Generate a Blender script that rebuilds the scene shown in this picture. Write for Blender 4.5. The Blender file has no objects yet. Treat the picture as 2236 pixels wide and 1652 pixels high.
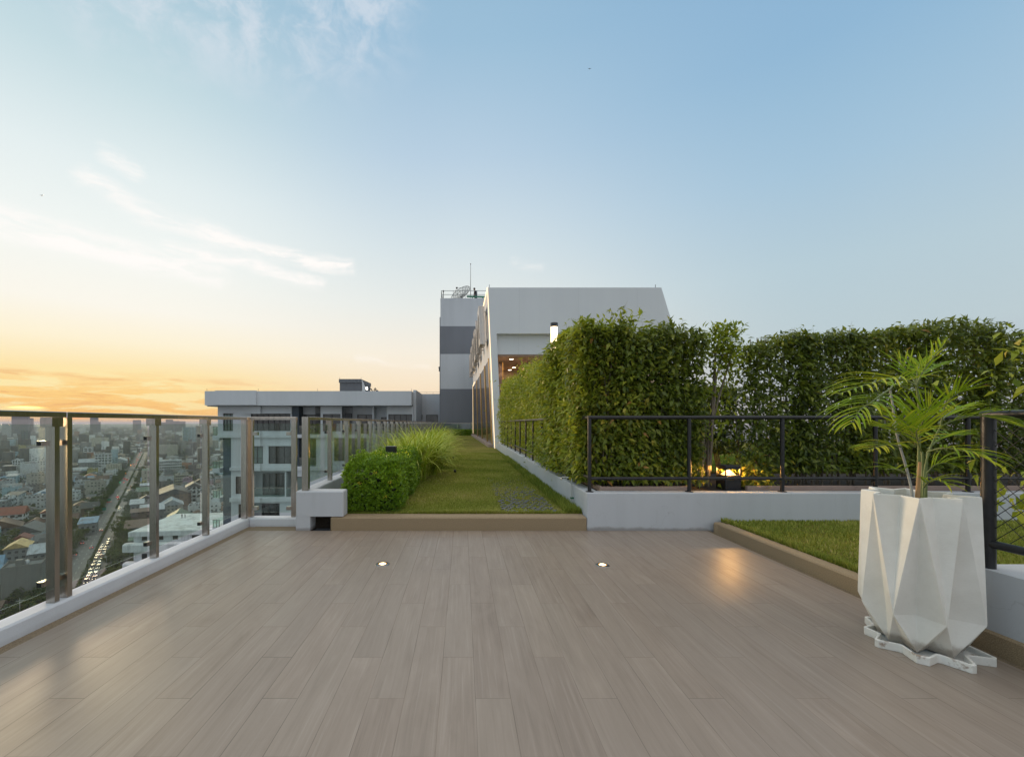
import bpy, math, random
import numpy as np
from mathutils import Vector, Matrix

random.seed(7)
RNG = np.random.default_rng(7)
scene = bpy.context.scene
COL = scene.collection
R = math.radians

# ---------------------------------------------------------------- camera model
# principal point and focal length measured in a 2235 px wide copy of the photograph
CX, CY, F, CAMH = 1009.5, 923.0, 928.0, 1.2

def P(x, y, Y):
    """world point seen at (x, y) of the measured copy when it stands Y metres deep"""
    return Vector(((x - CX) / F * Y, Y, CAMH + (CY - y) / F * Y))

def PZ(x, y, z):
    """world point on the level z"""
    Y = (CAMH - z) * F / (y - CY)
    return Vector(((x - CX) / F * Y, Y, z))

# ---------------------------------------------------------------- helpers
def link(o, parent=None):
    COL.objects.link(o)
    if parent is not None:
        o.parent = parent
    return o

def tag(o, label=None, cat=None, group=None, kind=None):
    if label: o['label'] = label
    if cat: o['category'] = cat
    if group: o['group'] = group
    if kind: o['kind'] = kind
    return o

def thing(name, loc, label, cat, group=None, rotz=0.0):
    o = bpy.data.objects.new(name, None)
    o.empty_display_size = 0.1
    COL.objects.link(o)
    o.location = loc
    o.rotation_euler = (0, 0, rotz)
    return tag(o, label, cat, group)

def copy_tree(o, parent=None):
    c = o.copy()
    COL.objects.link(c)
    c.parent = parent
    for ch in KIDS.get(o.name, []):
        cc = copy_tree(ch, c)
    KIDS[c.name] = [x for x in NEWKIDS.pop(c.name, [])]
    return c

KIDS = {}
NEWKIDS = {}

def copy_thing(o):
    """a copy of a thing with copies of its parts and sub-parts (meshes shared)"""
    r = o.copy(); COL.objects.link(r)
    for ch in o.children:
        c = ch.copy(); COL.objects.link(c); c.parent = r
        for g in ch.children:
            d = g.copy(); COL.objects.link(d); d.parent = c
    return r

class MB:
    """collects faces of one mesh object"""
    def __init__(self):
        self.v = []; self.f = []; self.m = []; self.smooth = []
    def add(self, vs, fs, mi=0, smooth=False):
        n = len(self.v)
        self.v.extend([tuple(p) for p in vs])
        for f in fs:
            self.f.append(tuple(i + n for i in f)); self.m.append(mi); self.smooth.append(smooth)
        return self
    def box(self, x0, x1, y0, y1, z0, z1, mi=0, bev=0.0):
        if x0 > x1: x0, x1 = x1, x0
        if y0 > y1: y0, y1 = y1, y0
        if z0 > z1: z0, z1 = z1, z0
        if bev <= 0:
            vs = [(x0,y0,z0),(x1,y0,z0),(x1,y1,z0),(x0,y1,z0),(x0,y0,z1),(x1,y0,z1),(x1,y1,z1),(x0,y1,z1)]
            return self.add(vs, [(0,3,2,1),(4,5,6,7),(0,1,5,4),(1,2,6,5),(2,3,7,6),(3,0,4,7)], mi)
        # chamfered upper edges and vertical edges
        b = bev
        def ring(i, z):
            return [(x0+b+i,y0+i,z),(x1-b-i,y0+i,z),(x1-i,y0+b+i,z),(x1-i,y1-b-i,z),(x1-b-i,y1-i,z),(x0+b+i,y1-i,z),(x0+i,y1-b-i,z),(x0+i,y0+b+i,z)]
        vs = ring(0,z0)+ring(0,z1-b)+ring(b*0.7,z1)
        fs = [tuple(range(7,-1,-1)), tuple(range(16,24))]
        for k in range(2):
            for i in range(8):
                j = (i+1) % 8
                fs.append((k*8+i, k*8+j, (k+1)*8+j, (k+1)*8+i))
        return self.add(vs, fs, mi)
    def obox(self, c, ax, ay, az, mi=0):
        """box by centre and three half axes"""
        c = Vector(c); ax = Vector(ax); ay = Vector(ay); az = Vector(az)
        vs = [c - ax - ay - az, c + ax - ay - az, c + ax + ay - az, c - ax + ay - az,
              c - ax - ay + az, c + ax - ay + az, c + ax + ay + az, c - ax + ay + az]
        return self.add(vs, [(0,3,2,1),(4,5,6,7),(0,1,5,4),(1,2,6,5),(2,3,7,6),(3,0,4,7)], mi)
    def prism_y(self, poly, y0, y1, mi=0):
        """polygon in x, z extruded along y (polygon counter-clockwise seen from -y)"""
        n = len(poly)
        vs = [(x, y0, z) for x, z in poly] + [(x, y1, z) for x, z in poly]
        fs = [tuple(range(n)), tuple(range(2*n-1, n-1, -1))]
        for i in range(n):
            j = (i+1) % n
            fs.append((i, i+n, j+n, j))
        return self.add(vs, fs, mi)
    def prism_x(self, poly, x0, x1, mi=0):
        """polygon in y, z extruded along x"""
        n = len(poly)
        vs = [(x0, y, z) for y, z in poly] + [(x1, y, z) for y, z in poly]
        fs = [tuple(range(n-1, -1, -1)), tuple(range(n, 2*n))]
        for i in range(n):
            j = (i+1) % n
            fs.append((i, j, j+n, i+n))
        return self.add(vs, fs, mi)
    def tube(self, pts, r, n=8, mi=0, caps=True, smooth=True):
        pts = [Vector(p) for p in pts]
        rr = r if isinstance(r, (list, tuple)) else [r]*len(pts)
        base = len(self.v)
        up0 = None
        rings = []
        for i, p in enumerate(pts):
            if i == 0: t = pts[1]-pts[0]
            elif i == len(pts)-1: t = pts[-1]-pts[-2]
            else: t = (pts[i+1]-pts[i]).normalized() + (pts[i]-pts[i-1]).normalized()
            t.normalize()
            if up0 is None:
                up0 = Vector((0,0,1)) if abs(t.z) < 0.9 else Vector((1,0,0))
            a = t.cross(up0).normalized(); b = a.cross(t).normalized()
            up0 = b
            rings.append([p + (a*math.cos(2*math.pi*k/n) + b*math.sin(2*math.pi*k/n))*rr[i] for k in range(n)])
        vs = [v for rg in rings for v in rg]
        fs = []
        for i in range(len(pts)-1):
            for k in range(n):
                l = (k+1) % n
                fs.append((i*n+k, (i+1)*n+k, (i+1)*n+l, i*n+l))
        self.add(vs, fs, mi, smooth)
        if caps:
            self.add(rings[0], [tuple(range(n))], mi)
            self.add(rings[-1], [tuple(range(n-1,-1,-1))], mi)
        return self
    def lathe(self, c, prof, n=24, mi=0, smooth=True):
        """profile of (r, z) turned about the vertical through c"""
        c = Vector(c); vs = []; fs = []
        for r, z in prof:
            for k in range(n):
                a = 2*math.pi*k/n
                vs.append((c.x+r*math.cos(a), c.y+r*math.sin(a), c.z+z))
        for i in range(len(prof)-1):
            for k in range(n):
                l = (k+1) % n
                fs.append((i*n+k, i*n+l, (i+1)*n+l, (i+1)*n+k))
        return self.add(vs, fs, mi, smooth)
    def build(self, name, mats, parent=None, world=True):
        """links the collected faces as one object; world verts are shifted into the parent's frame"""
        me = bpy.data.meshes.new(name)
        v = self.v
        if parent is not None and world:
            M = Matrix.Translation(parent.location) @ parent.rotation_euler.to_matrix().to_4x4()
            if parent.parent is not None:
                pp = parent.parent
                M = (Matrix.Translation(pp.location) @ pp.rotation_euler.to_matrix().to_4x4()) @ M
            Mi = M.inverted()
            v = [tuple(Mi @ Vector(p)) for p in v]
        me.from_pydata(v, [], self.f)
        if not isinstance(mats, (list, tuple)): mats = [mats]
        for m in mats: me.materials.append(m)
        me.polygons.foreach_set('material_index', self.m)
        me.polygons.foreach_set('use_smooth', self.smooth)
        me.update()
        o = bpy.data.objects.new(name, me)
        return link(o, parent)

def recalc(o):
    import bmesh
    bm = bmesh.new(); bm.from_mesh(o.data)
    bmesh.ops.recalc_face_normals(bm, faces=bm.faces)
    bm.to_mesh(o.data); bm.free()
    return o

def np_mesh(name, verts, faces, mat, parent=None, tone=None, world=True, smooth=False):
    """mesh from numpy arrays (faces all with the same corner count), with a per-point attribute 'tone'"""
    me = bpy.data.meshes.new(name)
    verts = np.asarray(verts, dtype=np.float32)
    if parent is not None and world:
        verts = verts - np.array(parent.location, dtype=np.float32)
    nf, k = faces.shape
    me.vertices.add(len(verts)); me.vertices.foreach_set('co', verts.ravel())
    me.loops.add(nf*k); me.loops.foreach_set('vertex_index', faces.ravel().astype(np.int32))
    me.polygons.add(nf)
    me.polygons.foreach_set('loop_start', np.arange(0, nf*k, k, dtype=np.int32))
    if smooth: me.polygons.foreach_set('use_smooth', np.ones(nf, dtype=bool))
    me.materials.append(mat)
    me.update(calc_edges=True)
    if tone is not None:
        a = me.attributes.new('tone', 'FLOAT', 'POINT')
        a.data.foreach_set('value', np.asarray(tone, dtype=np.float32))
    o = bpy.data.objects.new(name, me)
    return link(o, parent)

# ---------------------------------------------------------------- node helpers
class NT:
    def __init__(self, tree):
        self.t = tree; self.n = tree.nodes; self.l = tree.links
    def node(self, kind, **kw):
        nd = self.n.new(kind)
        for k, v in kw.items(): setattr(nd, k, v)
        return nd
    def put(self, sock, v):
        if hasattr(v, 'is_linked') or isinstance(v, bpy.types.NodeSocket): self.l.new(v, sock)
        else:
            if hasattr(sock.default_value, '__len__') and not hasattr(v, '__len__'):
                v = [v]*len(sock.default_value)
            if hasattr(sock.default_value, '__len__') and len(sock.default_value) == 4 and len(v) == 3:
                v = tuple(v) + (1,)
            sock.default_value = v
    def math(self, op, a, b=None, c=None, clamp=False):
        nd = self.node('ShaderNodeMath', operation=op); nd.use_clamp = clamp
        self.put(nd.inputs[0], a)
        if b is not None: self.put(nd.inputs[1], b)
        if c is not None: self.put(nd.inputs[2], c)
        return nd.outputs[0]
    def vmath(self, op, a, b=None, s=None):
        nd = self.node('ShaderNodeVectorMath', operation=op)
        self.put(nd.inputs[0], a)
        if b is not None: self.put(nd.inputs[1], b)
        if s is not None: self.put(nd.inputs['Scale'], s)
        return nd.outputs['Value'] if op in ('DOT_PRODUCT', 'LENGTH', 'DISTANCE') else nd.outputs['Vector']
    def comb(self, x, y, z=0.0):
        nd = self.node('ShaderNodeCombineXYZ')
        for i, v in enumerate((x, y, z)): self.put(nd.inputs[i], v)
        return nd.outputs[0]
    def sep(self, v):
        nd = self.node('ShaderNodeSeparateXYZ'); self.put(nd.inputs[0], v); return nd.outputs
    def ramp(self, fac, stops, interp='LINEAR'):
        nd = self.node('ShaderNodeValToRGB'); cr = nd.color_ramp; cr.interpolation = interp
        while len(cr.elements) < len(stops): cr.elements.new(0.5)
        for e, (p, c) in zip(cr.elements, stops):
            e.position = p; e.color = tuple(c) + (1,) if len(c) == 3 else c
        self.put(nd.inputs[0], fac); return nd.outputs[0]
    def maprange(self, v, a, b, c=0.0, d=1.0, kind='SMOOTHSTEP'):
        nd = self.node('ShaderNodeMapRange'); nd.interpolation_type = kind; nd.clamp = True
        for i, x in enumerate((v, a, b, c, d)): self.put(nd.inputs[i], x)
        return nd.outputs[0]
    def mix(self, f, a, b, blend='MIX'):
        nd = self.node('ShaderNodeMix'); nd.data_type = 'RGBA'; nd.blend_type = blend
        self.put(nd.inputs[0], f); self.put(nd.inputs[6], a); self.put(nd.inputs[7], b)
        return nd.outputs[2]
    def noise(self, vec, scale, detail=4, rough=0.55, dist=0.0, out='Fac'):
        nd = self.node('ShaderNodeTexNoise')
        if vec is not None: self.put(nd.inputs['Vector'], vec)
        nd.inputs['Scale'].default_value = scale; nd.inputs['Detail'].default_value = detail
        nd.inputs['Roughness'].default_value = rough; nd.inputs['Distortion'].default_value = dist
        return nd.outputs[out]
    def coord(self, out='Object'):
        return self.node('ShaderNodeTexCoord').outputs[out]
    def pos(self):
        return self.node('ShaderNodeNewGeometry').outputs['Position']
    def attr(self, name, out='Fac'):
        return self.node('ShaderNodeAttribute', attribute_name=name).outputs[out]
    def bump(self, h, strength=0.3, dist=0.02):
        nd = self.node('ShaderNodeBump'); nd.inputs['Strength'].default_value = strength
        nd.inputs['Distance'].default_value = dist; self.put(nd.inputs['Height'], h); return nd.outputs[0]

def new_mat(name):
    m = bpy.data.materials.new(name); m.use_nodes = True
    nt = NT(m.node_tree)
    b = m.node_tree.nodes['Principled BSDF']
    return m, nt, b

def lin(r, g, b):
    f = lambda c: (c/255/12.92) if c/255 <= 0.04045 else ((c/255+0.055)/1.055)**2.4
    return (f(r), f(g), f(b))

def simple(name, col, rough=0.6, metal=0.0, var=0.12, scale=6.0, bump=0.0, bscale=60.0, spec=0.5, stretch=(1,1,1)):
    """plain surface with a little uneven colour and fine relief"""
    m, nt, b = new_mat(name)
    p = nt.vmath('MULTIPLY', nt.pos(), tuple(stretch))
    n = nt.noise(p, scale, 5, 0.6)
    lo = tuple(max(0, c*(1-var)) for c in col); hi = tuple(min(1, c*(1+var)) for c in col)
    nt.put(b.inputs['Base Color'], nt.ramp(n, [(0.25, lo), (0.75, hi)]))
    b.inputs['Roughness'].default_value = rough; b.inputs['Metallic'].default_value = metal
    b.inputs['Specular IOR Level'].default_value = spec
    if bump > 0:
        nt.put(b.inputs['Normal'], nt.bump(nt.noise(p, bscale, 4, 0.6), bump, 0.01))
    return m

def plaster(name, col, stain=0.10, rough=0.75, sc=1.0, dirt=0.0, joints=0.0):
    """painted render with soft rain stains, trowel relief, splash dirt at its foot and fine joints"""
    m, nt, b = new_mat(name)
    p = nt.pos()
    big = nt.noise(nt.vmath('MULTIPLY', p, (0.9*sc, 0.9*sc, 0.35*sc)), 1.6, 5, 0.6)
    streak = nt.noise(nt.vmath('MULTIPLY', p, (7*sc, 7*sc, 0.5*sc)), 1.0, 4, 0.6)
    f = nt.math('ADD', nt.math('MULTIPLY', big, 0.6), nt.math('MULTIPLY', streak, 0.4))
    dark = tuple(c*(1-stain*1.6) for c in col)
    c = nt.ramp(f, [(0.3, dark), (0.55, col), (0.8, tuple(min(1, q*1.04) for q in col))])
    xyz = nt.sep(p)
    if dirt > 0:
        edge = nt.math('ADD', nt.math('MULTIPLY', nt.noise(p, 3.1, 6, 0.7), 0.10), -0.030)
        mask = nt.maprange(nt.math('SUBTRACT', xyz[2], edge), -0.012, 0.022, 1.0, 0.0)
        c = nt.mix(nt.math('MULTIPLY', mask, dirt), c, (0.13, 0.095, 0.06))
        drip = nt.maprange(nt.noise(nt.vmath('MULTIPLY', p, (16, 16, 0.9)), 1.0, 4, 0.6), 0.60, 0.72)
        c = nt.mix(nt.math('MULTIPLY', drip, dirt*0.22), c, (0.2, 0.18, 0.15))
        crack = nt.noise(nt.vmath('ADD', p, nt.vmath('SCALE', nt.noise(p, 2.5, 4, 0.6, out='Color'), s=0.5)), 1.3, 2, 0.5)
        cm = nt.maprange(nt.math('ABSOLUTE', nt.math('SUBTRACT', crack, 0.5)), 0.0, 0.0022, 1.0, 0.0)
        c = nt.mix(nt.math('MULTIPLY', cm, dirt*0.35), c, (0.12, 0.11, 0.10))
    if joints > 0:
        jx = nt.math('ABSOLUTE', nt.math('SUBTRACT', nt.math('FRACT', nt.math('DIVIDE', nt.math('ADD', xyz[0], 40.35), 2.44)), 0.5))
        jm = nt.maprange(jx, 0.0, 0.004, 1.0, 0.0)
        c = nt.mix(nt.math('MULTIPLY', jm, joints), c, tuple(q*0.45 for q in col))
    nt.put(b.inputs['Base Color'], c)
    b.inputs['Roughness'].default_value = rough
    b.inputs['Specular IOR Level'].default_value = 0.3
    nt.put(b.inputs['Normal'], nt.bump(nt.math('ADD', nt.noise(p, 55*sc, 4, 0.6), nt.math('MULTIPLY', nt.noise(p, 4*sc, 3, 0.6), 1.5)), 0.14, 0.01))
    return m

def emit(name, col, strength):
    m, nt, b = new_mat(name)
    b.inputs['Base Color'].default_value = tuple(col)+(1,)
    b.inputs['Emission Color'].default_value = tuple(col)+(1,)
    b.inputs['Emission Strength'].default_value = strength
    b.inputs['Roughness'].default_value = 0.3
    return m

def leaf_mat(name, stops, transl=0.35, rough=0.45, spec=0.4):
    """leaf colours by the leaf's own tone, with light let through"""
    m, nt, b = new_mat(name)
    tone = nt.attr('tone')
    col = nt.ramp(tone, stops)
    nt.put(b.inputs['Base Color'], col)
    b.inputs['Roughness'].default_value = rough
    b.inputs['Specular IOR Level'].default_value = spec
    tr = nt.node('ShaderNodeBsdfTranslucent')
    nt.put(tr.inputs['Color'], nt.mix(0.35, col, (0.45, 0.5, 0.05)))
    mx = nt.node('ShaderNodeMixShader'); mx.inputs[0].default_value = transl
    nt.l.new(b.outputs[0], mx.inputs[1]); nt.l.new(tr.outputs[0], mx.inputs[2])
    nt.l.new(mx.outputs[0], m.node_tree.nodes['Material Output'].inputs['Surface'])
    return m

def glass_mat(name, tint=(0.88, 0.94, 0.91), refl=1.0, rough=0.0):
    """thin clear pane: tinted see-through plus mirror by angle"""
    m = bpy.data.materials.new(name); m.use_nodes = True
    nt = NT(m.node_tree); m.node_tree.nodes.clear()
    out = nt.node('ShaderNodeOutputMaterial')
    tr = nt.node('ShaderNodeBsdfTransparent'); tr.inputs[0].default_value = tuple(tint)+(1,)
    gl = nt.node('ShaderNodeBsdfGlossy'); gl.inputs['Roughness'].default_value = rough
    lw = nt.node('ShaderNodeLayerWeight'); lw.inputs['Blend'].default_value = 0.5
    # Schlick's law: works the same on both faces of the pane
    f5 = nt.math('POWER', lw.outputs['Facing'], 5.0)
    mx = nt.node('ShaderNodeMixShader')
    nt.put(mx.inputs[0], nt.math('MULTIPLY', nt.math('ADD', nt.math('MULTIPLY', f5, 0.95), 0.04), refl, clamp=True))
    nt.l.new(tr.outputs[0], mx.inputs[1]); nt.l.new(gl.outputs[0], mx.inputs[2])
    nt.l.new(mx.outputs[0], out.inputs['Surface'])
    return m

# ---------------------------------------------------------------- materials
M = {}
def build_materials():
    M['white'] = plaster('white_paint', (0.555, 0.58, 0.61), 0.05, dirt=0.5)
    M['kerb'] = plaster('kerb_paint', (0.70, 0.73, 0.77), 0.05, dirt=0.16)
    M['pavilion'] = plaster('pavilion_paint', (0.70, 0.73, 0.765), 0.035, sc=0.35, joints=0.25)
    M['grey_band'] = plaster('grey_band_paint', (0.20, 0.212, 0.235), 0.07, sc=0.35, joints=0.15)
    M['light_band'] = plaster('light_band_paint', (0.57, 0.595, 0.62), 0.07, sc=0.35, joints=0.15)
    M['apartment'] = plaster('apartment_paint', (0.63, 0.665, 0.69), 0.05, sc=0.4)
    M['navy'] = simple('navy_paint', (0.035, 0.055, 0.075), 0.5, var=0.1)
    M['slate'] = plaster('slate_paint', (0.13, 0.155, 0.185), 0.08, sc=0.3)
    M['dark_grey'] = plaster('dark_grey_paint', (0.13, 0.14, 0.155), 0.05, sc=0.4)
    M['frame'] = simple('bronze_window_frame', (0.028, 0.026, 0.025), 0.4)
    M['window'] = simple('dark_window_glass', (0.03, 0.035, 0.035), 0.06, var=0.2, scale=0.6, spec=0.8)
    M['pale_window'] = simple('pale_window_glass', (0.10, 0.16, 0.14), 0.07, var=0.3, scale=0.8, spec=0.9)
    M['steel'] = simple('brushed_steel', (0.46, 0.43, 0.39), 0.22, 0.95, var=0.16, scale=3.0, stretch=(14, 14, 0.6))
    M['steel_cut'] = simple('dark_tube_end', (0.012, 0.012, 0.012), 0.7)
    M['glass'] = glass_mat('balustrade_glass', (0.86, 0.93, 0.90), 1.25)
    M['black'] = simple('black_painted_steel', (0.014, 0.015, 0.018), 0.38, var=0.4, scale=25, bump=0.15, bscale=120)
    M['wash'] = simple('washed_gravel', (0.34, 0.255, 0.155), 0.85, var=0.35, scale=150, bump=0.5, bscale=220)
    M['wash_dark'] = simple('dark_washed_gravel', (0.24, 0.185, 0.12), 0.9, var=0.45, scale=140, bump=0.5, bscale=220)
    M['pink'] = simple('pink_border_tile', (0.42, 0.31, 0.26), 0.6, var=0.1, scale=7)
    M['soil'] = simple('planting_soil', (0.035, 0.026, 0.018), 0.95, var=0.5, scale=40, bump=0.6, bscale=60)
    M['stone'] = simple('grey_paver_stone', (0.14, 0.145, 0.155), 0.85, var=0.25, scale=30, bump=0.3)
    M['led'] = emit('warm_strip_light', (1.0, 0.72, 0.42), 1.7)
    M['lamp'] = emit('lit_lamp_lens', (1.0, 0.52, 0.13), 5.0)
    M['lamp_core'] = emit('lamp_core', (1.0, 0.84, 0.55), 9.0)
    M['lamp_rim'] = emit('lamp_rim', (1.0, 0.50, 0.10), 1.6)
    M['dark_steel'] = simple('dark_steel', (0.26, 0.25, 0.24), 0.3, 0.85)
    M['lantern'] = emit('lit_lantern_tube', (1.0, 0.74, 0.42), 4.0)
    M['downlight'] = emit('lit_downlight', (1.0, 0.85, 0.65), 8.0)
    M['flood'] = emit('lit_floodlight', (1.0, 0.93, 0.8), 3.0)
    M['pvc'] = simple('pale_pvc_pipe', (0.5, 0.52, 0.5), 0.4)
    M['green'] = simple('green_paint', (0.02, 0.16, 0.07), 0.45)
    M['brass'] = simple('tap_metal', (0.45, 0.42, 0.38), 0.3, 0.9)
    M['gold'] = simple('gold_strip', (0.42, 0.27, 0.09), 0.35, 0.7)
    M['bark'] = simple('pale_bark', (0.22, 0.185, 0.14), 0.9, var=0.35, scale=20, bump=0.5, stretch=(4, 4, 0.7))
    M['cloth_dark'] = simple('dark_clothes', (0.02, 0.022, 0.035), 0.9)
    M['skin'] = simple('skin', (0.33, 0.2, 0.13), 0.6)
    M['hair'] = simple('black_hair', (0.012, 0.01, 0.01), 0.6)
    M['wire'] = simple('dish_mesh_wire', (0.03, 0.032, 0.035), 0.5)
    # planter: cast white cement with chips and brown stains
    m, nt, b = new_mat('cast_cement')
    p = nt.pos()
    n1 = nt.noise(p, 5, 6, 0.6); n2 = nt.noise(p, 34, 4, 0.65)
    col = nt.ramp(n1, [(0.3, (0.76, 0.74, 0.68)), (0.6, (0.86, 0.845, 0.79))])
    spots = nt.maprange(n2, 0.70, 0.77)
    col = nt.mix(nt.math('MULTIPLY', spots, 0.2), col, (0.22, 0.18, 0.13))
    zz = nt.sep(p)[2]
    foot = nt.maprange(nt.math('SUBTRACT', zz, nt.math('MULTIPLY', nt.noise(p, 9, 5, 0.7), 0.09)), 0.0, 0.045, 1.0, 0.0)
    col = nt.mix(nt.math('MULTIPLY', foot, 0.6), col, (0.17, 0.10, 0.045))
    run = nt.maprange(nt.noise(nt.vmath('MULTIPLY', p, (18, 18, 1.3)), 1.0, 4, 0.6), 0.58, 0.72)
    col = nt.mix(nt.math('MULTIPLY', run, 0.05), col, (0.33, 0.29, 0.22))
    nt.put(b.inputs['Base Color'], col); b.inputs['Roughness'].default_value = 0.7
    nt.put(b.inputs['Normal'], nt.bump(nt.noise(p, 90, 5, 0.65), 0.18, 0.006))
    M['cement'] = m
    m, nt, b = new_mat('stained_saucer_cement')
    p = nt.pos()
    col = nt.ramp(nt.noise(p, 6, 6, 0.6), [(0.3, (0.74, 0.72, 0.67)), (0.6, (0.86, 0.85, 0.80))])
    rust = nt.maprange(nt.noise(p, 13, 4, 0.7), 0.57, 0.70)
    col = nt.mix(nt.math('MULTIPLY', rust, 0.75), col, (0.23, 0.11, 0.035))
    nt.put(b.inputs['Base Color'], col); b.inputs['Roughness'].default_value = 0.6
    M['saucer'] = m
    # marble
    m, nt, b = new_mat('brown_marble')
    p = nt.pos()
    v = nt.noise(nt.vmath('MULTIPLY', p, (1.2, 1.2, 0.8)), 1.7, 9, 0.7, 1.4)
    nt.put(b.inputs['Base Color'], nt.ramp(v, [(0.3, (0.03, 0.02, 0.016)), (0.52, (0.075, 0.05, 0.04)), (0.6, (0.20, 0.15, 0.12)), (0.66, (0.08, 0.055, 0.045))]))
    b.inputs['Roughness'].default_value = 0.14
    M['marble'] = m
    M['inner_wall'] = simple('warm_inner_wall', (0.42, 0.32, 0.24), 0.7, var=0.05)
    M['ceiling'] = simple('brown_ceiling_board', (0.30, 0.2, 0.14), 0.6, var=0.05)
    # deck of wood-look tiles, staggered by a third
    m, nt, b = new_mat('wood_look_tiles')
    s = nt.sep(nt.pos())
    W, L = 0.155, 0.98
    u = nt.math('DIVIDE', nt.math('ADD', s[0], 1.339 + 155*W), W)
    ci = nt.math('FLOOR', u); fu = nt.math('FRACT', u)
    w0 = nt.math('ADD', nt.math('DIVIDE', nt.math('SUBTRACT', s[1], 1.855), L), nt.math('MULTIPLY', nt.math('SUBTRACT', ci, 155.0), 1/3.0))
    wv = nt.math('ADD', w0, 60.0)
    ri = nt.math('FLOOR', wv); fw = nt.math('FRACT', wv)
    wn = nt.node('ShaderNodeTexWhiteNoise', noise_dimensions='2D')
    nt.put(wn.inputs['Vector'], nt.comb(ci, ri))
    rnd = wn.outputs['Value']; rc = wn.outputs['Color']
    rs = nt.sep(rc)
    gx = nt.math('ADD', nt.math('MULTIPLY', s[0], 26.0), nt.math('MULTIPLY', rs[0], 90.0))
    gy = nt.math('ADD', nt.math('MULTIPLY', s[1], 1.7), nt.math('MULTIPLY', rs[1], 70.0))
    g1 = nt.noise(nt.comb(gx, gy, nt.math('MULTIPLY', rnd, 30.0)), 1.0, 8, 0.62, 0.9)
    g2 = nt.noise(nt.comb(nt.math('MULTIPLY', gx, 5.0), nt.math('MULTIPLY', gy, 2.2)), 1.0, 4, 0.6)
    g = nt.math('ADD', nt.math('MULTIPLY', g1, 0.8), nt.math('MULTIPLY', g2, 0.2))
    patch = nt.noise(nt.comb(nt.math('MULTIPLY', gx, 0.16), nt.math('MULTIPLY', gy, 0.9), nt.math('MULTIPLY', rnd, 11.0)), 1.0, 5, 0.62, 1.1)
    g = nt.math('ADD', nt.math('MULTIPLY', g, 0.62), nt.math('MULTIPLY', patch, 0.38))
    wood = nt.ramp(g, [(0.30, (0.205, 0.158, 0.122)), (0.45, (0.275, 0.218, 0.172)), (0.57, (0.315, 0.252, 0.202)), (0.72, (0.40, 0.328, 0.268))])
    lime = nt.noise(nt.comb(nt.math('MULTIPLY', gx, 2.6), nt.math('MULTIPLY', gy, 0.8), nt.math('MULTIPLY', rnd, 19.0)), 1.0, 3, 0.55, 0.7)
    wood = nt.mix(nt.math('MULTIPLY', nt.maprange(lime, 0.56, 0.70), 0.20), wood, (0.50, 0.435, 0.375))
    wood = nt.mix(nt.math('MULTIPLY', nt.maprange(lime, 0.42, 0.33), 0.20), wood, (0.15, 0.115, 0.088))
    wood = nt.mix(nt.maprange(rnd, 0, 1, 0.0, 0.30, 'LINEAR'), wood, (0.235, 0.195, 0.165))
    wood = nt.mix(nt.maprange(rs[2], 0, 1, 0.0, 0.20, 'LINEAR'), wood, (0.37, 0.32, 0.265))
    dirt = nt.noise(nt.pos(), 0.8, 5, 0.6)
    wood = nt.mix(nt.maprange(dirt, 0.5, 0.75, 0.0, 0.18), wood, (0.25, 0.21, 0.17))
    ju = nt.math('MULTIPLY', nt.math('MINIMUM', fu, nt.math('SUBTRACT', 1.0, fu)), W)
    jw = nt.math('MULTIPLY', nt.math('MINIMUM', fw, nt.math('SUBTRACT', 1.0, fw)), L)
    j = nt.math('MINIMUM', ju, jw)
    seam = nt.maprange(j, 0.0008, 0.0024, 1.0, 0.0)
    sn = nt.maprange(nt.noise(nt.pos(), 1.7, 4, 0.6), 0.35, 0.65, 0.16, 0.62)
    sd_ = nt.maprange(s[0], -1.6, 0.6, 1.15, 0.72)
    wood = nt.mix(nt.math('MULTIPLY', nt.math('MULTIPLY', seam, sn), sd_), wood, (0.075, 0.066, 0.057))
    grit = nt.maprange(nt.noise(nt.pos(), 31, 3, 0.6), 0.73, 0.78)
    wood = nt.mix(nt.math('MULTIPLY', grit, 0.25), wood, (0.12, 0.10, 0.08))
    nt.put(b.inputs['Base Color'], wood)
    nt.put(b.inputs['Roughness'], nt.math('ADD', nt.maprange(g, 0.3, 0.7, 0.46, 0.37, 'LINEAR'), nt.math('MULTIPLY', seam, 0.3)))
    hgt = nt.math('SUBTRACT', nt.math('MULTIPLY', g, 0.25), seam)
    nt.put(b.inputs['Normal'], nt.bump(hgt, 0.12, 0.003))
    M['deck'] = m
    # lawn soil and turf below the blades
    m, nt, b = new_mat('mown_turf')
    p = nt.pos()
    a = nt.noise(p, 0.75, 6, 0.6); c = nt.noise(p, 38, 6, 0.75)
    tur = nt.ramp(a, [(0.30, (0.15, 0.18, 0.026)), (0.50, (0.27, 0.26, 0.05)), (0.68, (0.34, 0.275, 0.09))])
    tur = nt.mix(nt.maprange(c, 0.35, 0.65, 0.45, 0.0), tur, (0.07, 0.075, 0.018))
    nt.put(b.inputs['Base Color'], tur); b.inputs['Roughness'].default_value = 0.95
    b.inputs['Specular IOR Level'].default_value = 0.1
    nt.put(b.inputs['Normal'], nt.bump(nt.math('ADD', c, nt.noise(p, 140, 3, 0.7)), 0.8, 0.03))
    M['turf'] = m
    M['blade'] = leaf_mat('grass_blade', [(0.0, (0.14, 0.20, 0.03)), (0.45, (0.32, 0.365, 0.065)), (0.75, (0.46, 0.435, 0.115)), (1.0, (0.55, 0.45, 0.2))], 0.3, 0.7, 0.15)
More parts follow.
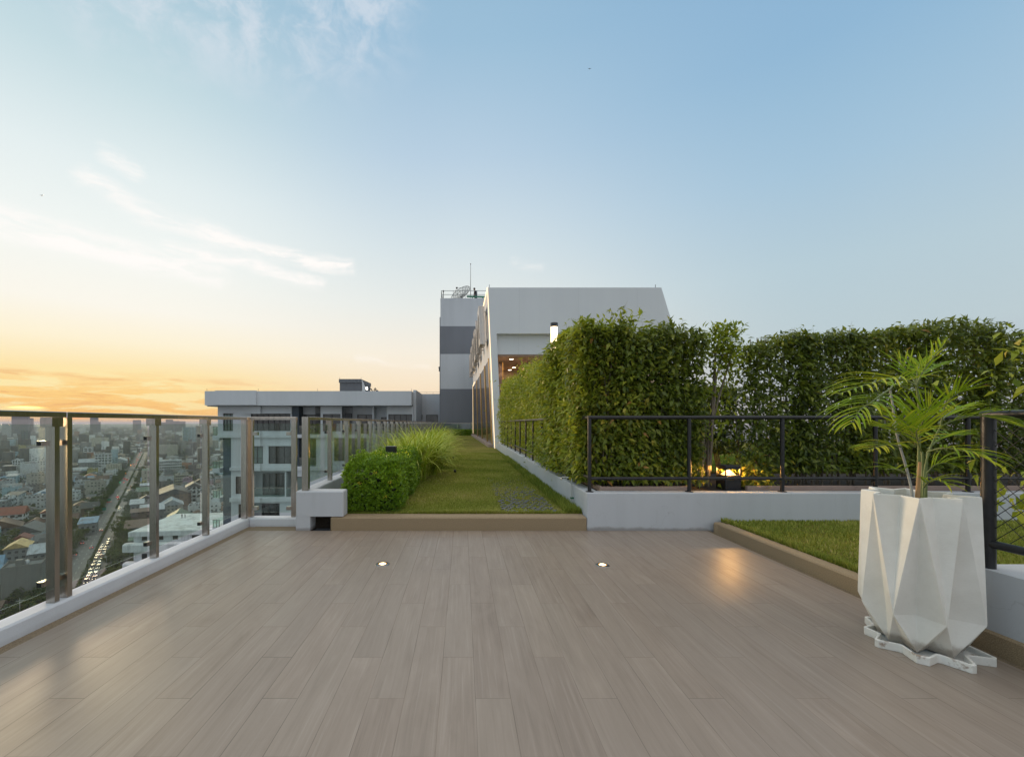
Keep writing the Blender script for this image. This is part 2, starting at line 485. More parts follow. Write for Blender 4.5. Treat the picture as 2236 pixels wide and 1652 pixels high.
    M['leaf_hedge'] = leaf_mat('ficus_leaf', [(0.0, (0.045, 0.078, 0.011)), (0.5, (0.165, 0.215, 0.02)), (0.82, (0.35, 0.36, 0.038)), (0.95, (0.50, 0.40, 0.055)), (1.0, (0.44, 0.22, 0.06))], 0.34, 0.4, 0.4)
    M['leaf_side'] = leaf_mat('sunlit_ficus_leaf', [(0.0, (0.085, 0.145, 0.014)), (0.5, (0.29, 0.36, 0.026)), (0.85, (0.50, 0.50, 0.045)), (1.0, (0.58, 0.45, 0.07))], 0.38, 0.45, 0.3)  # brighter, yellower copy of the hedge leaf; sunset light put into its colour
    M['leaf_box'] = leaf_mat('clipped_shrub_leaf', [(0.0, (0.06, 0.14, 0.010)), (0.5, (0.20, 0.36, 0.018)), (0.85, (0.36, 0.52, 0.025)), (1.0, (0.5, 0.58, 0.04))], 0.34, 0.4, 0.4)
    M['leaf_spider'] = leaf_mat('striped_grass_leaf', [(0.0, (0.15, 0.27, 0.022)), (0.4, (0.34, 0.46, 0.03)), (0.7, (0.66, 0.66, 0.09)), (1.0, (0.8, 0.74, 0.24))], 0.3, 0.4, 0.4)
    M['leaf_palm'] = leaf_mat('palm_leaflet', [(0.0, (0.07, 0.17, 0.008)), (0.5, (0.25, 0.40, 0.012)), (1.0, (0.62, 0.58, 0.035))], 0.30, 0.5, 0.2)
    M['leaf_city'] = leaf_mat('street_tree_leaf', [(0.0, (0.021, 0.042, 0.016)), (0.5, (0.052, 0.081, 0.026)), (1.0, (0.111, 0.130, 0.042))], 0.2, 0.7, 0.15)
    M['palm_stem'] = simple('palm_stem', (0.16, 0.2, 0.06), 0.5, var=0.25, scale=12)
    M['palm_cane'] = simple('dry_palm_cane', (0.42, 0.25, 0.11), 0.6, var=0.15, scale=12)
    M['palm_grey'] = simple('grey_palm_cane', (0.36, 0.36, 0.33), 0.6, var=0.2, scale=30)
# ---------------------------------------------------------------- sky, sun, camera, air
def AE(x, y):
    az = math.atan((x - CX)/F)
    return (math.degrees(az), math.degrees(math.atan((CY - y)/F*math.cos(az))))

SUN_AZ, SUN_EL = -45.7, 2.0

def build_world():
    w = bpy.data.worlds.new('World'); scene.world = w; w.use_nodes = True
    nt = NT(w.node_tree); w.node_tree.nodes.clear()
    out = nt.node('ShaderNodeOutputWorld')
    d = nt.node('ShaderNodeTexCoord').outputs['Generated']
    d = nt.vmath('NORMALIZE', d)
    x, y, z = nt.sep(d)
    DEG = 180/math.pi
    az = nt.math('MULTIPLY', nt.math('ARCTAN2', x, y), DEG)
    el = nt.math('MULTIPLY', nt.math('ARCSINE', z), DEG)
    eln = nt.math('DIVIDE', el, 90.0, clamp=True)
    def st(lst): return [(e/90.0, lin(*c)) for e, c in lst]
    sunny = nt.ramp(eln, st([(0, (224, 184, 162)), (1.0, (252, 194, 116)), (3.0, (255, 216, 138)), (5.5, (255, 230, 170)), (8.5, (255, 243, 212)),
                             (12, (252, 248, 236)), (18, (244, 248, 244)), (25, (228, 239, 240)), (33, (196, 219, 226)), (42, (165, 198, 215)), (55, (146, 184, 208)), (90, (130, 170, 206))]))
    mid = nt.ramp(eln, st([(0, (226, 198, 182)), (2.0, (246, 216, 180)), (5, (250, 230, 200)), (9, (248, 239, 222)), (15, (232, 236, 232)), (22, (213, 226, 231)),
                           (32, (182, 206, 225)), (42, (154, 189, 215)), (55, (138, 176, 205)), (90, (128, 166, 204))]))
    east = nt.ramp(eln, st([(0, (176, 174, 178)), (4, (178, 186, 194)), (9, (186, 203, 209)), (16, (180, 203, 214)), (25, (162, 194, 217)),
                            (35, (142, 181, 212)), (50, (132, 172, 207)), (90, (124, 164, 204))]))
    dz = nt.math('ABSOLUTE', nt.math('ADD', az, -SUN_AZ))
    dz = nt.math('MINIMUM', dz, nt.math('SUBTRACT', 360.0, dz))
    f1 = nt.maprange(dz, 7, 42)
    f2 = nt.maprange(dz, 44, 88)
    col = nt.mix(f1, sunny, mid)
    col = nt.mix(f2, col, east)
    # the sky behind and overhead, out of the picture: brightened and tinted, added fill for the foreground
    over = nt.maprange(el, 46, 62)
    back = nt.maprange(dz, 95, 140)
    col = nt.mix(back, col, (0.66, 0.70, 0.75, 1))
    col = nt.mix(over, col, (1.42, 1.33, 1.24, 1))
    # --- drifting cirrus: strokes along sky directions, frayed by noise
    p = nt.comb(az, el)
    wn = nt.noise(nt.vmath('MULTIPLY', p, (0.10, 0.22, 1)), 1.0, 6, 0.65, 0.3, out='Color')
    warp = nt.vmath('MULTIPLY', nt.vmath('SUBTRACT', wn, (0.5, 0.5, 0.5)), (3.4, 2.2, 0))
    pw = nt.vmath('ADD', p, warp)
    strands = nt.noise(nt.vmath('MULTIPLY', pw, (0.16, 0.85, 1)), 1.0, 7, 0.68, 0.5)
    strands = nt.maprange(strands, 0.36, 0.60)
    def stroke(pts, wdt, gain):
        best = None
        for (a, b) in zip(pts[:-1], pts[1:]):
            a = AE(*a); b = AE(*b); ba = (b[0]-a[0], b[1]-a[1], 0); L2 = ba[0]**2+ba[1]**2
            pa = nt.vmath('SUBTRACT', pw, (a[0], a[1], 0))
            h = nt.math('DIVIDE', nt.vmath('DOT_PRODUCT', pa, ba), L2, clamp=True)
            dd = nt.vmath('LENGTH', nt.vmath('SUBTRACT', pa, nt.vmath('SCALE', ba, s=h)))
            best = dd if best is None else nt.math('MINIMUM', best, dd)
        return nt.math('MULTIPLY', nt.maprange(best, 0.0, wdt, 1.0, 0.0), gain)
    strokes = [([(-120, 445), (0, 478), (150, 522), (300, 560), (470, 600)], 2.2, 1.0),
               ([(190, 385), (300, 462), (470, 520), (560, 545)], 1.6, 0.75),
               ([(430, 505), (560, 540), (690, 572), (760, 582)], 1.35, 1.0),
               ([(360, 540), (520, 566), (640, 608), (700, 616)], 1.35, 0.95),
               ([(225, 338), (285, 372)], 1.25, 0.7),
               ([(780, 783), (930, 800)], 0.9, 0.45),
               ([(1120, 570), (1180, 582)], 1.0, 0.3)]
    tot = None
    for s in strokes:
        v = stroke(*s)
        tot = v if tot is None else nt.math('MAXIMUM', tot, v)
    tot = nt.math('MULTIPLY', tot, nt.math('ADD', nt.math('MULTIPLY', strands, 0.85), 0.15))
    cloud_col = nt.mix(nt.maprange(el, 3, 10), lin(255, 228, 180), (1.02, 0.985, 0.95, 1))
    col = nt.mix(tot, col, cloud_col)
    # high veil at the top
    veil = stroke([(200, -60), (420, 20), (600, 70), (760, 60), (830, 10)], 7.5, 1.0)
    vn = nt.noise(nt.vmath('MULTIPLY', pw, (0.20, 0.26, 1)), 1.0, 9, 0.68, 0.4)
    veil = nt.math('MULTIPLY', veil, nt.maprange(vn, 0.38, 0.66))
    col = nt.mix(nt.math('MULTIPLY', veil, 0.55), col, lin(226, 230, 238))
    # glowing and shadowed bands low above the sunset
    bn = nt.noise(nt.vmath('MULTIPLY', nt.vmath('ADD', p, nt.vmath('SCALE', warp, s=0.25)), (0.13, 1.15, 1)), 1.0, 7, 0.6, 0.35)
    low = nt.math('MULTIPLY', nt.maprange(el, 0.2, 1.6), nt.maprange(el, 3.6, 6.2, 1.0, 0.0))
    azm = nt.maprange(dz, 6, 30, 1.0, 0.0)
    lowm = nt.math('MULTIPLY', low, azm)
    dark = nt.math('MULTIPLY', nt.maprange(bn, 0.455, 0.37), lowm)
    lite = nt.math('MULTIPLY', nt.maprange(bn, 0.475, 0.57), lowm)
    col = nt.mix(nt.math('MULTIPLY', dark, 0.8), col, lin(238, 178, 118))
    col = nt.mix(nt.math('MULTIPLY', lite, 0.9), col, lin(255, 247, 190))
    orange = nt.math('MULTIPLY', nt.maprange(dz, 4, 34, 1.0, 0.0), nt.math('MULTIPLY', nt.maprange(el, 0.0, 1.4), nt.maprange(el, 2.6, 6.5, 1.0, 0.0)))
    col = nt.mix(nt.math('MULTIPLY', orange, 0.30), col, lin(255, 190, 90))
    # the sliver of sun between cloud bars
    sa, se = AE(58, 889)
    gx = nt.math('DIVIDE', nt.math('SUBTRACT', az, sa), 1.7)
    gy = nt.math('DIVIDE', nt.math('SUBTRACT', el, se), 0.20)
    g = nt.maprange(nt.math('SQRT', nt.math('ADD', nt.math('MULTIPLY', gx, gx), nt.math('MULTIPLY', gy, gy))), 0.0, 1.0, 1.0, 0.0)
    sa2, se2 = AE(160, 913)
    hx = nt.math('DIVIDE', nt.math('SUBTRACT', az, sa2), 2.2)
    hy = nt.math('DIVIDE', nt.math('SUBTRACT', el, se2), 0.10)
    g2 = nt.maprange(nt.math('SQRT', nt.math('ADD', nt.math('MULTIPLY', hx, hx), nt.math('MULTIPLY', hy, hy))), 0.0, 1.0, 1.0, 0.0)
    col = nt.mix(g, col, (2.2, 1.7, 0.55, 1))
    col = nt.mix(nt.math('MULTIPLY', g2, 0.8), col, (1.4, 0.5, 0.12, 1))
    sky = nt.node('ShaderNodeTexSky'); sky.sky_type = 'NISHITA'; sky.sun_disc = False
    sky.sun_elevation = R(SUN_EL); sky.sun_rotation = R(SUN_AZ); sky.altitude = 80
    bg1 = nt.node('ShaderNodeBackground'); nt.put(bg1.inputs[0], nt.vmath('MINIMUM', sky.outputs[0], (0.6, 0.6, 0.6))); bg1.inputs[1].default_value = 0.05
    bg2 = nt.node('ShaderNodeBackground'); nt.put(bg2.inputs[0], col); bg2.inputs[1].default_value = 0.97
    ad = nt.node('ShaderNodeAddShader')
    nt.l.new(bg1.outputs[0], ad.inputs[0]); nt.l.new(bg2.outputs[0], ad.inputs[1])
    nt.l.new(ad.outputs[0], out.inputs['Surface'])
    w.cycles.sampling_method = 'MANUAL'; w.cycles.sample_map_resolution = 1024

def build_lights():
    s = bpy.data.lights.new('sun', 'SUN'); s.energy = 2.2; s.angle = R(14); s.color = (1.0, 0.70, 0.42)
    o = bpy.data.objects.new('sun', s); COL.objects.link(o)
    el = R(5.0); az = R(SUN_AZ)
    d = Vector((math.sin(az)*math.cos(el), math.cos(az)*math.cos(el), math.sin(el)))
    o.rotation_euler = (-d).to_track_quat('-Z', 'Y').to_euler()

def point_light(name, loc, power, col=(1.0, 0.62, 0.28), r=0.03, spot=None):
    l = bpy.data.lights.new(name, 'POINT'); l.energy = power; l.color = col; l.shadow_soft_size = r
    o = bpy.data.objects.new(name, l); o.location = loc; COL.objects.link(o)
    return o

def build_camera():
    c = bpy.data.cameras.new('camera'); o = bpy.data.objects.new('camera', c); COL.objects.link(o)
    c.sensor_fit = 'HORIZONTAL'; c.sensor_width = 36.0; c.lens = F/2235*36.0
    c.shift_x = (2235/2 - CX)/2235; c.shift_y = (CY - 1652/2)/2235
    c.clip_start = 0.05; c.clip_end = 60000
    o.location = (0, 0, CAMH); o.rotation_euler = (R(90), 0, 0)
    scene.camera = o

HAZE = 1.55e-4
def build_haze():
    m = bpy.data.materials.new('evening_haze'); m.use_nodes = True
    nt = NT(m.node_tree); m.node_tree.nodes.clear()
    out = nt.node('ShaderNodeOutputMaterial'); v = nt.node('ShaderNodeVolumePrincipled')
    v.inputs['Color'].default_value = (0.80, 0.80, 0.86, 1); v.inputs['Density'].default_value = HAZE
    v.inputs['Anisotropy'].default_value = 0.1
    nt.l.new(v.outputs[0], out.inputs['Volume'])
    b = MB(); b.box(-17500, 17500, -3000, 22500, GZ-1.2, 16.5)
    o = b.build('haze', m); tag(o, kind='stuff')
    o.display_type = 'WIRE'

GZ = -78.8

# ---------------------------------------------------------------- the terrace
def leaf_cards(pos, dirs, ups, length, width, fold=0.12, droop=0.15):
    """folded pointed leaves: 5 points, 4 triangles each"""
    n = len(pos)
    d = dirs/np.linalg.norm(dirs, axis=1, keepdims=True)
    s = np.cross(d, ups); s /= (np.linalg.norm(s, axis=1, keepdims=True)+1e-9)
    u = np.cross(s, d)
    L = length[:, None]; Wd = width[:, None]
    base = pos
    mid = pos + d*L*0.5
    tip = pos + d*L - u*L*droop
    le = pos + d*L*0.42 + s*Wd*0.5 + u*Wd*fold
    ri = pos + d*L*0.42 - s*Wd*0.5 + u*Wd*fold
    v = np.stack([base, le, mid, ri, tip], 1).reshape(-1, 3)
    k = np.arange(n)[:, None]*5
    f = np.concatenate([k+np.array([[0, 2, 1]]), k+np.array([[0, 3, 2]]), k+np.array([[1, 2, 4]]), k+np.array([[2, 3, 4]])], 0)
    return v, f

def unit(v): return v/(np.linalg.norm(v, axis=1, keepdims=True)+1e-9)

def lump(p, seed, freq=1.0):
    """smooth pseudo-noise in about -1..1"""
    r = np.random.default_rng(seed); o = np.zeros(len(p))
    for k in range(7):
        w = r.normal(size=3)*freq*(1+0.45*k); o += np.sin(p@w + r.uniform(0, 6.28))/(1+0.35*k)
    return o/3.2

def grass_blades(name, n, region, z, h, mat, seed, keep=None, label=None):
    r = np.random.default_rng(seed)
    x0, x1, y0, y1 = region
    # more blades close to the camera
    t = r.random(n)**1.7
    y = y0 + (y1-y0)*t; x = x0 + (x1-x0)*r.random(n)
    if keep is not None:
        ok = keep(x, y); x = x[ok]; y = y[ok]
    pq = np.stack([x, y, np.full(len(x), z)], 1); ok = (lump(pq, seed+7, 3.0)+0.5*lump(pq, seed+8, 9.0)) > -0.45
    ok |= r.random(len(x)) < 0.3
    x = x[ok]; y = y[ok]
    n = len(x)
    pt = np.stack([x, y, np.full(n, z)], 1)
    cl = lump(pt, seed+1, 1.6)
    hh = h*(0.55+0.75*r.random(n))*(1+0.3*cl)
    a = r.uniform(0, 6.283, n); lean = r.uniform(0.1, 0.9, n)*hh
    w = 0.0035+0.002*r.random(n) + 0.0008*np.maximum(0, y-y0)
    sd = np.stack([np.cos(a+1.57), np.sin(a+1.57), np.zeros(n)], 1)*w[:, None]
    top = pt + np.stack([np.cos(a)*lean, np.sin(a)*lean, hh], 1)
    v = np.stack([pt-sd, pt+sd, top], 1).reshape(-1, 3)
    f = np.arange(3*n).reshape(-1, 3)
    tone = np.clip(0.42+0.26*cl+0.34*lump(pt, seed+9, 0.9)+0.2*r.normal(size=n), 0, 1)
    o = np_mesh(name, v, f, mat, tone=np.repeat(tone, 3))
    return tag(o, label, kind='stuff')

def build_terrace():
    # deck of wood-look tiles
    b = MB(); b.box(-2.40, 2.72, -3.0, 4.74, -0.30, 0.0)
    tag(b.build('deck', M['deck']), kind='structure')
    b = MB(); b.box(-2.48, -2.40, -3.0, 4.93, -0.30, -0.003)
    tag(b.build('gravel_gutter_strip', M['wash_dark']), kind='structure')
    b = MB(); b.box(2.72, 2.76, -3.0, 4.74, -0.30, -0.003); b.box(-2.40, -1.70, 4.74, 4.93, -0.3, 0.0)
    tag(b.build('deck_edge_strip', M['wash_dark']), kind='structure')
    # kerb under the left balustrade, turning along the short front panel
    b = MB(); b.box(-2.60, -2.48, -3.0, 5.08, -0.35, 0.095, bev=0.012)
    tag(b.build('left_kerb', M['kerb']), kind='structure')
    b = MB(); b.box(-2.478, -1.865, 4.93, 5.075, -0.35, 0.097, bev=0.012)
    tag(b.build('front_kerb', M['kerb']), kind='structure')
    # end block over a drain opening
    b = MB()
    b.box(-1.86, -1.33, 4.74, 4.92, 0.158, 0.44, bev=0.012)
    b.box(-1.86, -1.70, 4.742, 4.918, -0.05, 0.158)
    o = b.build('end_wall_block', M['white'])
    tag(o, 'short white wall block with a dark drain opening beneath it, left of the clipped shrub', 'wall')
    b = MB(); b.box(-1.70, -1.475, 5.30, 5.32, -0.04, 0.158); b.box(-1.72, -1.70, 4.92, 5.3, -0.04, 0.156); b.box(-1.475, -1.455, 4.92, 5.3, -0.04, 0.15)
    b.box(-1.70, -1.475, 4.742, 5.3, -0.06, -0.02)
    tag(b.build('drain_channel', M['dark_grey']), kind='structure')
    # step up to the lawn
    b = MB(); b.box(-1.475, 1.388, 4.74, 4.935, -0.05, 0.15, bev=0.014)
    tag(b.build('lawn_step', M['wash']), kind='structure')
    # wall that carries the long balustrade beside the lawn
    b = MB(); b.box(-1.86, -1.71, 4.925, 38.0, -0.3, 0.44, bev=0.012)
    o = b.build('parapet_wall', M['white'])
    tag(o, 'low white parapet wall running back under the long glass balustrade', 'wall')
    # lawn
    b = MB(); b.box(-1.45, 1.388, 4.937, 37.9, -0.2, 0.146)
    tag(b.build('lawn', M['turf']), kind='structure')
    b = MB(); b.box(-1.705, -1.452, 4.925, 37.9, -0.2, 0.16)
    tag(b.build('planting_bed', M['soil']), kind='structure')
    pav = lambda x, y: ~((x > 0.45) & (x < 1.12) & (y > 4.98) & (y < 8.2) & (np.random.default_rng(5).random(len(x)) < 0.82 - 0.5*np.clip((y-4.98)/3.2, 0, 1)))
    grass_blades('lawn_grass', 150000, (-1.42, 1.385, 4.93, 15.0), 0.146, 0.020, M['blade'], 21, keep=pav)
    grass_blades('edge_grass', 5200, (-0.72, 1.385, 4.926, 4.965), 0.146, 0.045, M['blade'], 27)
    grass_blades('edge_grass', 5200, (2.878, 2.93, 2.4, 4.74), 0.106, 0.045, M['blade'], 28)
    # taller fringe along the wall foot
    grass_blades('wall_foot_grass', 9000, (1.20, 1.385, 4.95, 13.0), 0.146, 0.075, M['blade'], 22)
    # stone pavers sunk in the turf
    b = MB(); r = random.Random(3)
    for j in range(38):
        for i in range(9):
            x = 0.50+i*0.072+(0.036 if j % 2 else 0) + r.uniform(-.004, .004); y = 5.02+j*0.085+r.uniform(-.005, .005)
            if r.random() < 0.10+0.014*j: continue
            w = 0.022+r.uniform(-.004, .004); l = 0.030+r.uniform(-.006, .004)
            zz = 0.158+r.uniform(-.004, .003)-0.0003*j
            b.box(x-w, x+w, y-l, y+l, 0.12, zz)
    o = b.build('paver_grid', M['stone']); tag(o, kind='stuff')
    # fallen leaves on the lawn
    n = 70; rr = np.random.default_rng(9)
    pos = np.stack([rr.uniform(0.5, 1.35, n), rr.uniform(5.0, 9.5, n), np.full(n, 0.172)], 1)
    a = rr.uniform(0, 6.28, n)
    v, f = leaf_cards(pos, np.stack([np.cos(a), np.sin(a), rr.normal(0, .1, n)], 1), np.tile([[0, 0, 1.0]], (n, 1)), rr.uniform(.025, .05, n), rr.uniform(.012, .022, n))
    dead = simple('dead_leaf', (0.13, 0.055, 0.022), 0.8, var=0.4, scale=20)
    tag(np_mesh('fallen_leaves', v, f, dead), kind='stuff')
    # white walls of the raised garden
    b = MB(); b.box(1.39, 12.0, 4.745, 4.90, -0.05, 0.42, bev=0.008); 
    o = b.build('front_garden_wall', M['white'])
    tag(o, 'low white wall across the back of the deck under the black railing', 'wall')
    b = MB(); b.box(1.392, 1.55, 4.902, 17.55, -0.05, 0.418, bev=0.008)
    o = b.build('side_garden_wall', M['white'])
    tag(o, 'low white wall running along the right edge of the lawn', 'wall')
    # raised garden behind
    b = MB(); b.box(1.552, 16, 4.902, 17.5, 0.0, 0.405)
    tag(b.build('raised_garden', M['soil']), kind='structure')
    b = MB(); b.box(2.1, 16, 6.7, 17.3, 0.3, 0.43)
    tag(b.build('upper_lawn', M['turf']), kind='structure')
    grass_blades('upper_lawn_grass', 30000, (2.1, 9.5, 6.7, 12.0), 0.43, 0.06, leaf_mat('bright_grass_blade', [(0, (0.06, 0.14, 0.012)), (0.6, (0.13, 0.26, 0.02)), (1, (0.22, 0.33, 0.05))], 0.3, 0.6, 0.2), 24)
    r = random.Random(8)
    for segs, y0, lab in (([(1.60, 2.02), (2.02, 2.66)], 4.945, 'pinkish tile border of the bed under the corner bush'), ([(3.35, 3.72), (3.72, 4.62), (4.62, 5.5), (5.5, 6.4), (6.4, 7.4)], 5.0, 'pinkish tile border of the bed under the long right-hand hedge')):
        b = MB()
        for (xa, xb) in segs: b.box(xa, xb-0.003, y0, y0+0.04, 0.40, 0.456+r.uniform(0, .004))
        b.box(segs[0][0]+.01, segs[-1][1]-.01, y0+0.004, y0+0.036, 0.40, 0.452)
        o = b.build('bed_border', M['pink']); tag(o, lab, 'border')
    b = MB(); y = 5.0
    while y < 16.5:
        b.box(1.60, 1.64, y, y+0.595, 0.40, 0.455+r.uniform(0, .004)); y += 0.6
    o = b.build('bed_border', M['pink']); tag(o, 'pinkish tile border of the hedge bed along the side wall', 'border')
    # right-hand kerb and the lawn strip behind it
    b = MB()
    pr = [(2.76, -0.05), (2.88, -0.05), (2.88, 0.10), (2.868, 0.112), (2.772, 0.112), (2.76, 0.10)]
    b.prism_y(pr, -3.0, 4.58)
    o = b.build('right_kerb', M['wash']); tag(o, kind='structure')
    b = MB(); b.prism_y([(2.76, -0.05), (2.88, -0.05), (2.88, 0.10), (2.84, 0.112), (2.80, 0.11), (2.775, 0.10)], 4.584, 4.66)
    b2 = MB(); b2.lathe((2.82, 4.66, 0), [(0.06, -0.05), (0.06, 0.09), (0.05, 0.105), (0.0, 0.106)], 20)
    tag(b2.build('kerb_end', M['wash']), kind='structure')
    tag(b.build('kerb_taper', M['wash']), kind='structure')
    b = MB(); b.box(2.883, 12.0, -3.0, 4.743, -0.2, 0.105)
    tag(b.build('side_lawn', M['turf']), kind='structure')
    grass_blades('side_lawn_grass', 70000, (2.89, 6.6, 2.6, 4.74), 0.105, 0.024, M['blade'], 26)
    # curved low wall at the far right
    b = MB()
    L = [(2.775, -3.0), (2.915, -3.0), (2.915, 2.19), (6.0, 2.19), (6.0, 2.335), (2.82, 2.335), (2.79, 2.325), (2.775, 2.295)]
    n = len(L); vs = [(x, y, -0.05) for x, y in L]+[(x, y, 0.425) for x, y in L]
    b.add(vs, [tuple(range(n, 2*n))]+[(i, (i+1) % n, (i+1) % n+n, i+n) for i in range(n)])
    o = b.build('corner_wall', M['white'])
    tag(o, 'low white wall turning a corner behind the folded planter', 'wall')
    b = MB(); b.box(2.917, 6, -3, 2.188, 0.2, 0.395)
    tag(b.build('corner_bed', M['turf']), kind='structure')

# ---------------------------------------------------------------- glass balustrades
Z_RAIL0, Z_RAIL1 = 1.236, 1.270
def post_y(root, x, y, zb, wx=0.055, wy=0.032, cap=True, clampx=-1, glassx=None):
    """flat tube post with head bracket and glass clamps on the outer side"""
    b = MB(); b.box(x-wx/2, x+wx/2, y-wy/2, y+wy/2, zb, Z_RAIL0-0.03)
    b.box(x-wx/2-0.014, x+wx/2+0.004, y-wy/2-0.02, y+wy/2+0.02, Z_RAIL0-0.058, Z_RAIL0-0.001)
    p = b.build('post', M['steel'], root)
    for zc in (zb+0.12, 1.075):
        c = MB(); xx = x + clampx*(wx/2+0.016)
        c.box(xx-0.016, xx+0.016, y-0.042, y+0.042, zc-0.016, zc+0.016)
        cl = c.build('glass_clamp', M['steel'], p, world=False)
        cl.data.transform(Matrix.Translation(-Vector(root.location)))
        c = MB(); c.box(xx-0.013, xx+0.013, y-0.0425, y-0.0422, zc-0.013, zc+0.013)
        e = c.build('clamp_mouth', M['steel_cut'], p, world=False)
        e.data.transform(Matrix.Translation(-Vector(root.location)))
    return p

def balustrade_y(x, ys, y0, y1, zb, label, group, endposts=(True, True)):
    """a run along the depth: handrail, posts at ys, glass between; end tubes close the frame"""
    root = thing('glass_balustrade', (x, (y0+y1)/2, zb), label, 'balustrade', group)
    b = MB(); b.box(x-0.028, x+0.028, y0, y1, Z_RAIL0, Z_RAIL1, bev=0.004); b.build('handrail', M['steel'], root)
    for e, yy in zip(endposts, (y0+0.017, y1-0.017)):
        if e:
            b = MB(); b.box(x-0.03, x+0.03, yy-0.017, yy+0.017, zb, Z_RAIL0-0.001); b.build('end_post', M['steel'], root)
    for yy in ys: post_y(root, x, yy, zb)
    gx = x-0.05
    cuts = [y0] + [yy for yy in ys if y0+0.15 < yy < y1-0.15] + [y1]
    for a, c in zip(cuts[:-1], cuts[1:]):
        b = MB(); b.box(gx-0.004, gx+0.004, a+0.012, c-0.012, zb+0.06, 1.192); b.build('glass_panel', M['glass'], root)
    return root

def build_balustrades():
    g = 'glass balustrades around the terrace'
    X = -2.53
    balustrade_y(X, [2.625, 1.9, 1.15, 0.4, -0.35], -1.2, 2.687, 0.095, 'nearest glass balustrade run on the left kerb, ending at the doubled steel post', g, (True, False))
    balustrade_y(X, [3.49, 4.19], 2.69, 4.945, 0.095, 'glass balustrade run on the left kerb between the doubled post and the corner', g, (True, True))
    # short panel facing the camera
    root = thing('glass_balustrade', (-2.22, 5.0, 0.097), 'short glass balustrade panel facing the deck beside the white wall block', 'balustrade', g)
    b = MB(); b.box(-2.52, -1.95, 4.975, 5.031, Z_RAIL0, Z_RAIL1, bev=0.004); b.build('handrail', M['steel'], root)
    for x in (-2.49, -1.98):
        b = MB(); b.box(x-0.03, x+0.03, 4.986, 5.02, 0.097, Z_RAIL0-0.001); p = b.build('end_post', M['steel'], root)
        s = 1 if x < -2.2 else -1
        for zc in (0.2, 1.075):
            c = MB(); c.box(x+s*0.03, x+s*0.085, 4.98, 5.026, zc-0.02, zc+0.02)
            cl = c.build('glass_clamp', M['steel'], p, world=False); cl.data.transform(Matrix.Translation(-Vector(root.location)))
    b = MB(); b.box(-2.45, -2.02, 4.999, 5.007, 0.15, 1.192); b.build('glass_panel', M['glass'], root)
    # long run beside the lawn, framed in bays
    X = -1.765
    y0 = 4.80; k = 0
    b = None
    while y0 < 36:
        y1 = y0+2.52 if k else 7.28
        ys = [y0+0.86, y0+1.69, y0+2.46]
        where = 'first bay of the long glass balustrade beside the lawn, nearest the white block' if k == 0 else (
                'second bay of the long glass balustrade beside the lawn, behind the clipped shrub' if k == 1 else
                'bay of the long glass balustrade beside the lawn, behind the striped grasses')
        r = balustrade_y(X, ys, y0, y1-0.004, 0.44, where, g if k < 2 else 'balustrade bays behind the striped grasses', (k == 0, False))
        if k == 0:
            c = MB(); c.box(X-0.036, X+0.036, y0-0.036, y0+0.0, 0.44, Z_RAIL1); c.build('corner_post', M['steel'], r)
        y0 = y1; k += 1
    # across the far end of the lawn
    root = thing('glass_balustrade', (-0.5, 37.0, 0.15), 'glass balustrade across the far end of the lawn before the grey tower', 'balustrade', g)
    b = MB(); b.box(-1.7, 0.85, 36.98, 37.03, 1.15, 1.19); b.build('handrail', M['steel'], root)
    b = MB(); b.box(-1.7, 0.85, 37.0, 37.01, 0.22, 1.15); b.build('glass_panel', M['glass'], root)
    for x in (-1.65, -0.4, 0.8):
        b = MB(); b.box(x-0.02, x+0.02, 37.011, 37.03, 0.15, 1.15); b.build('post', M['steel'], root)

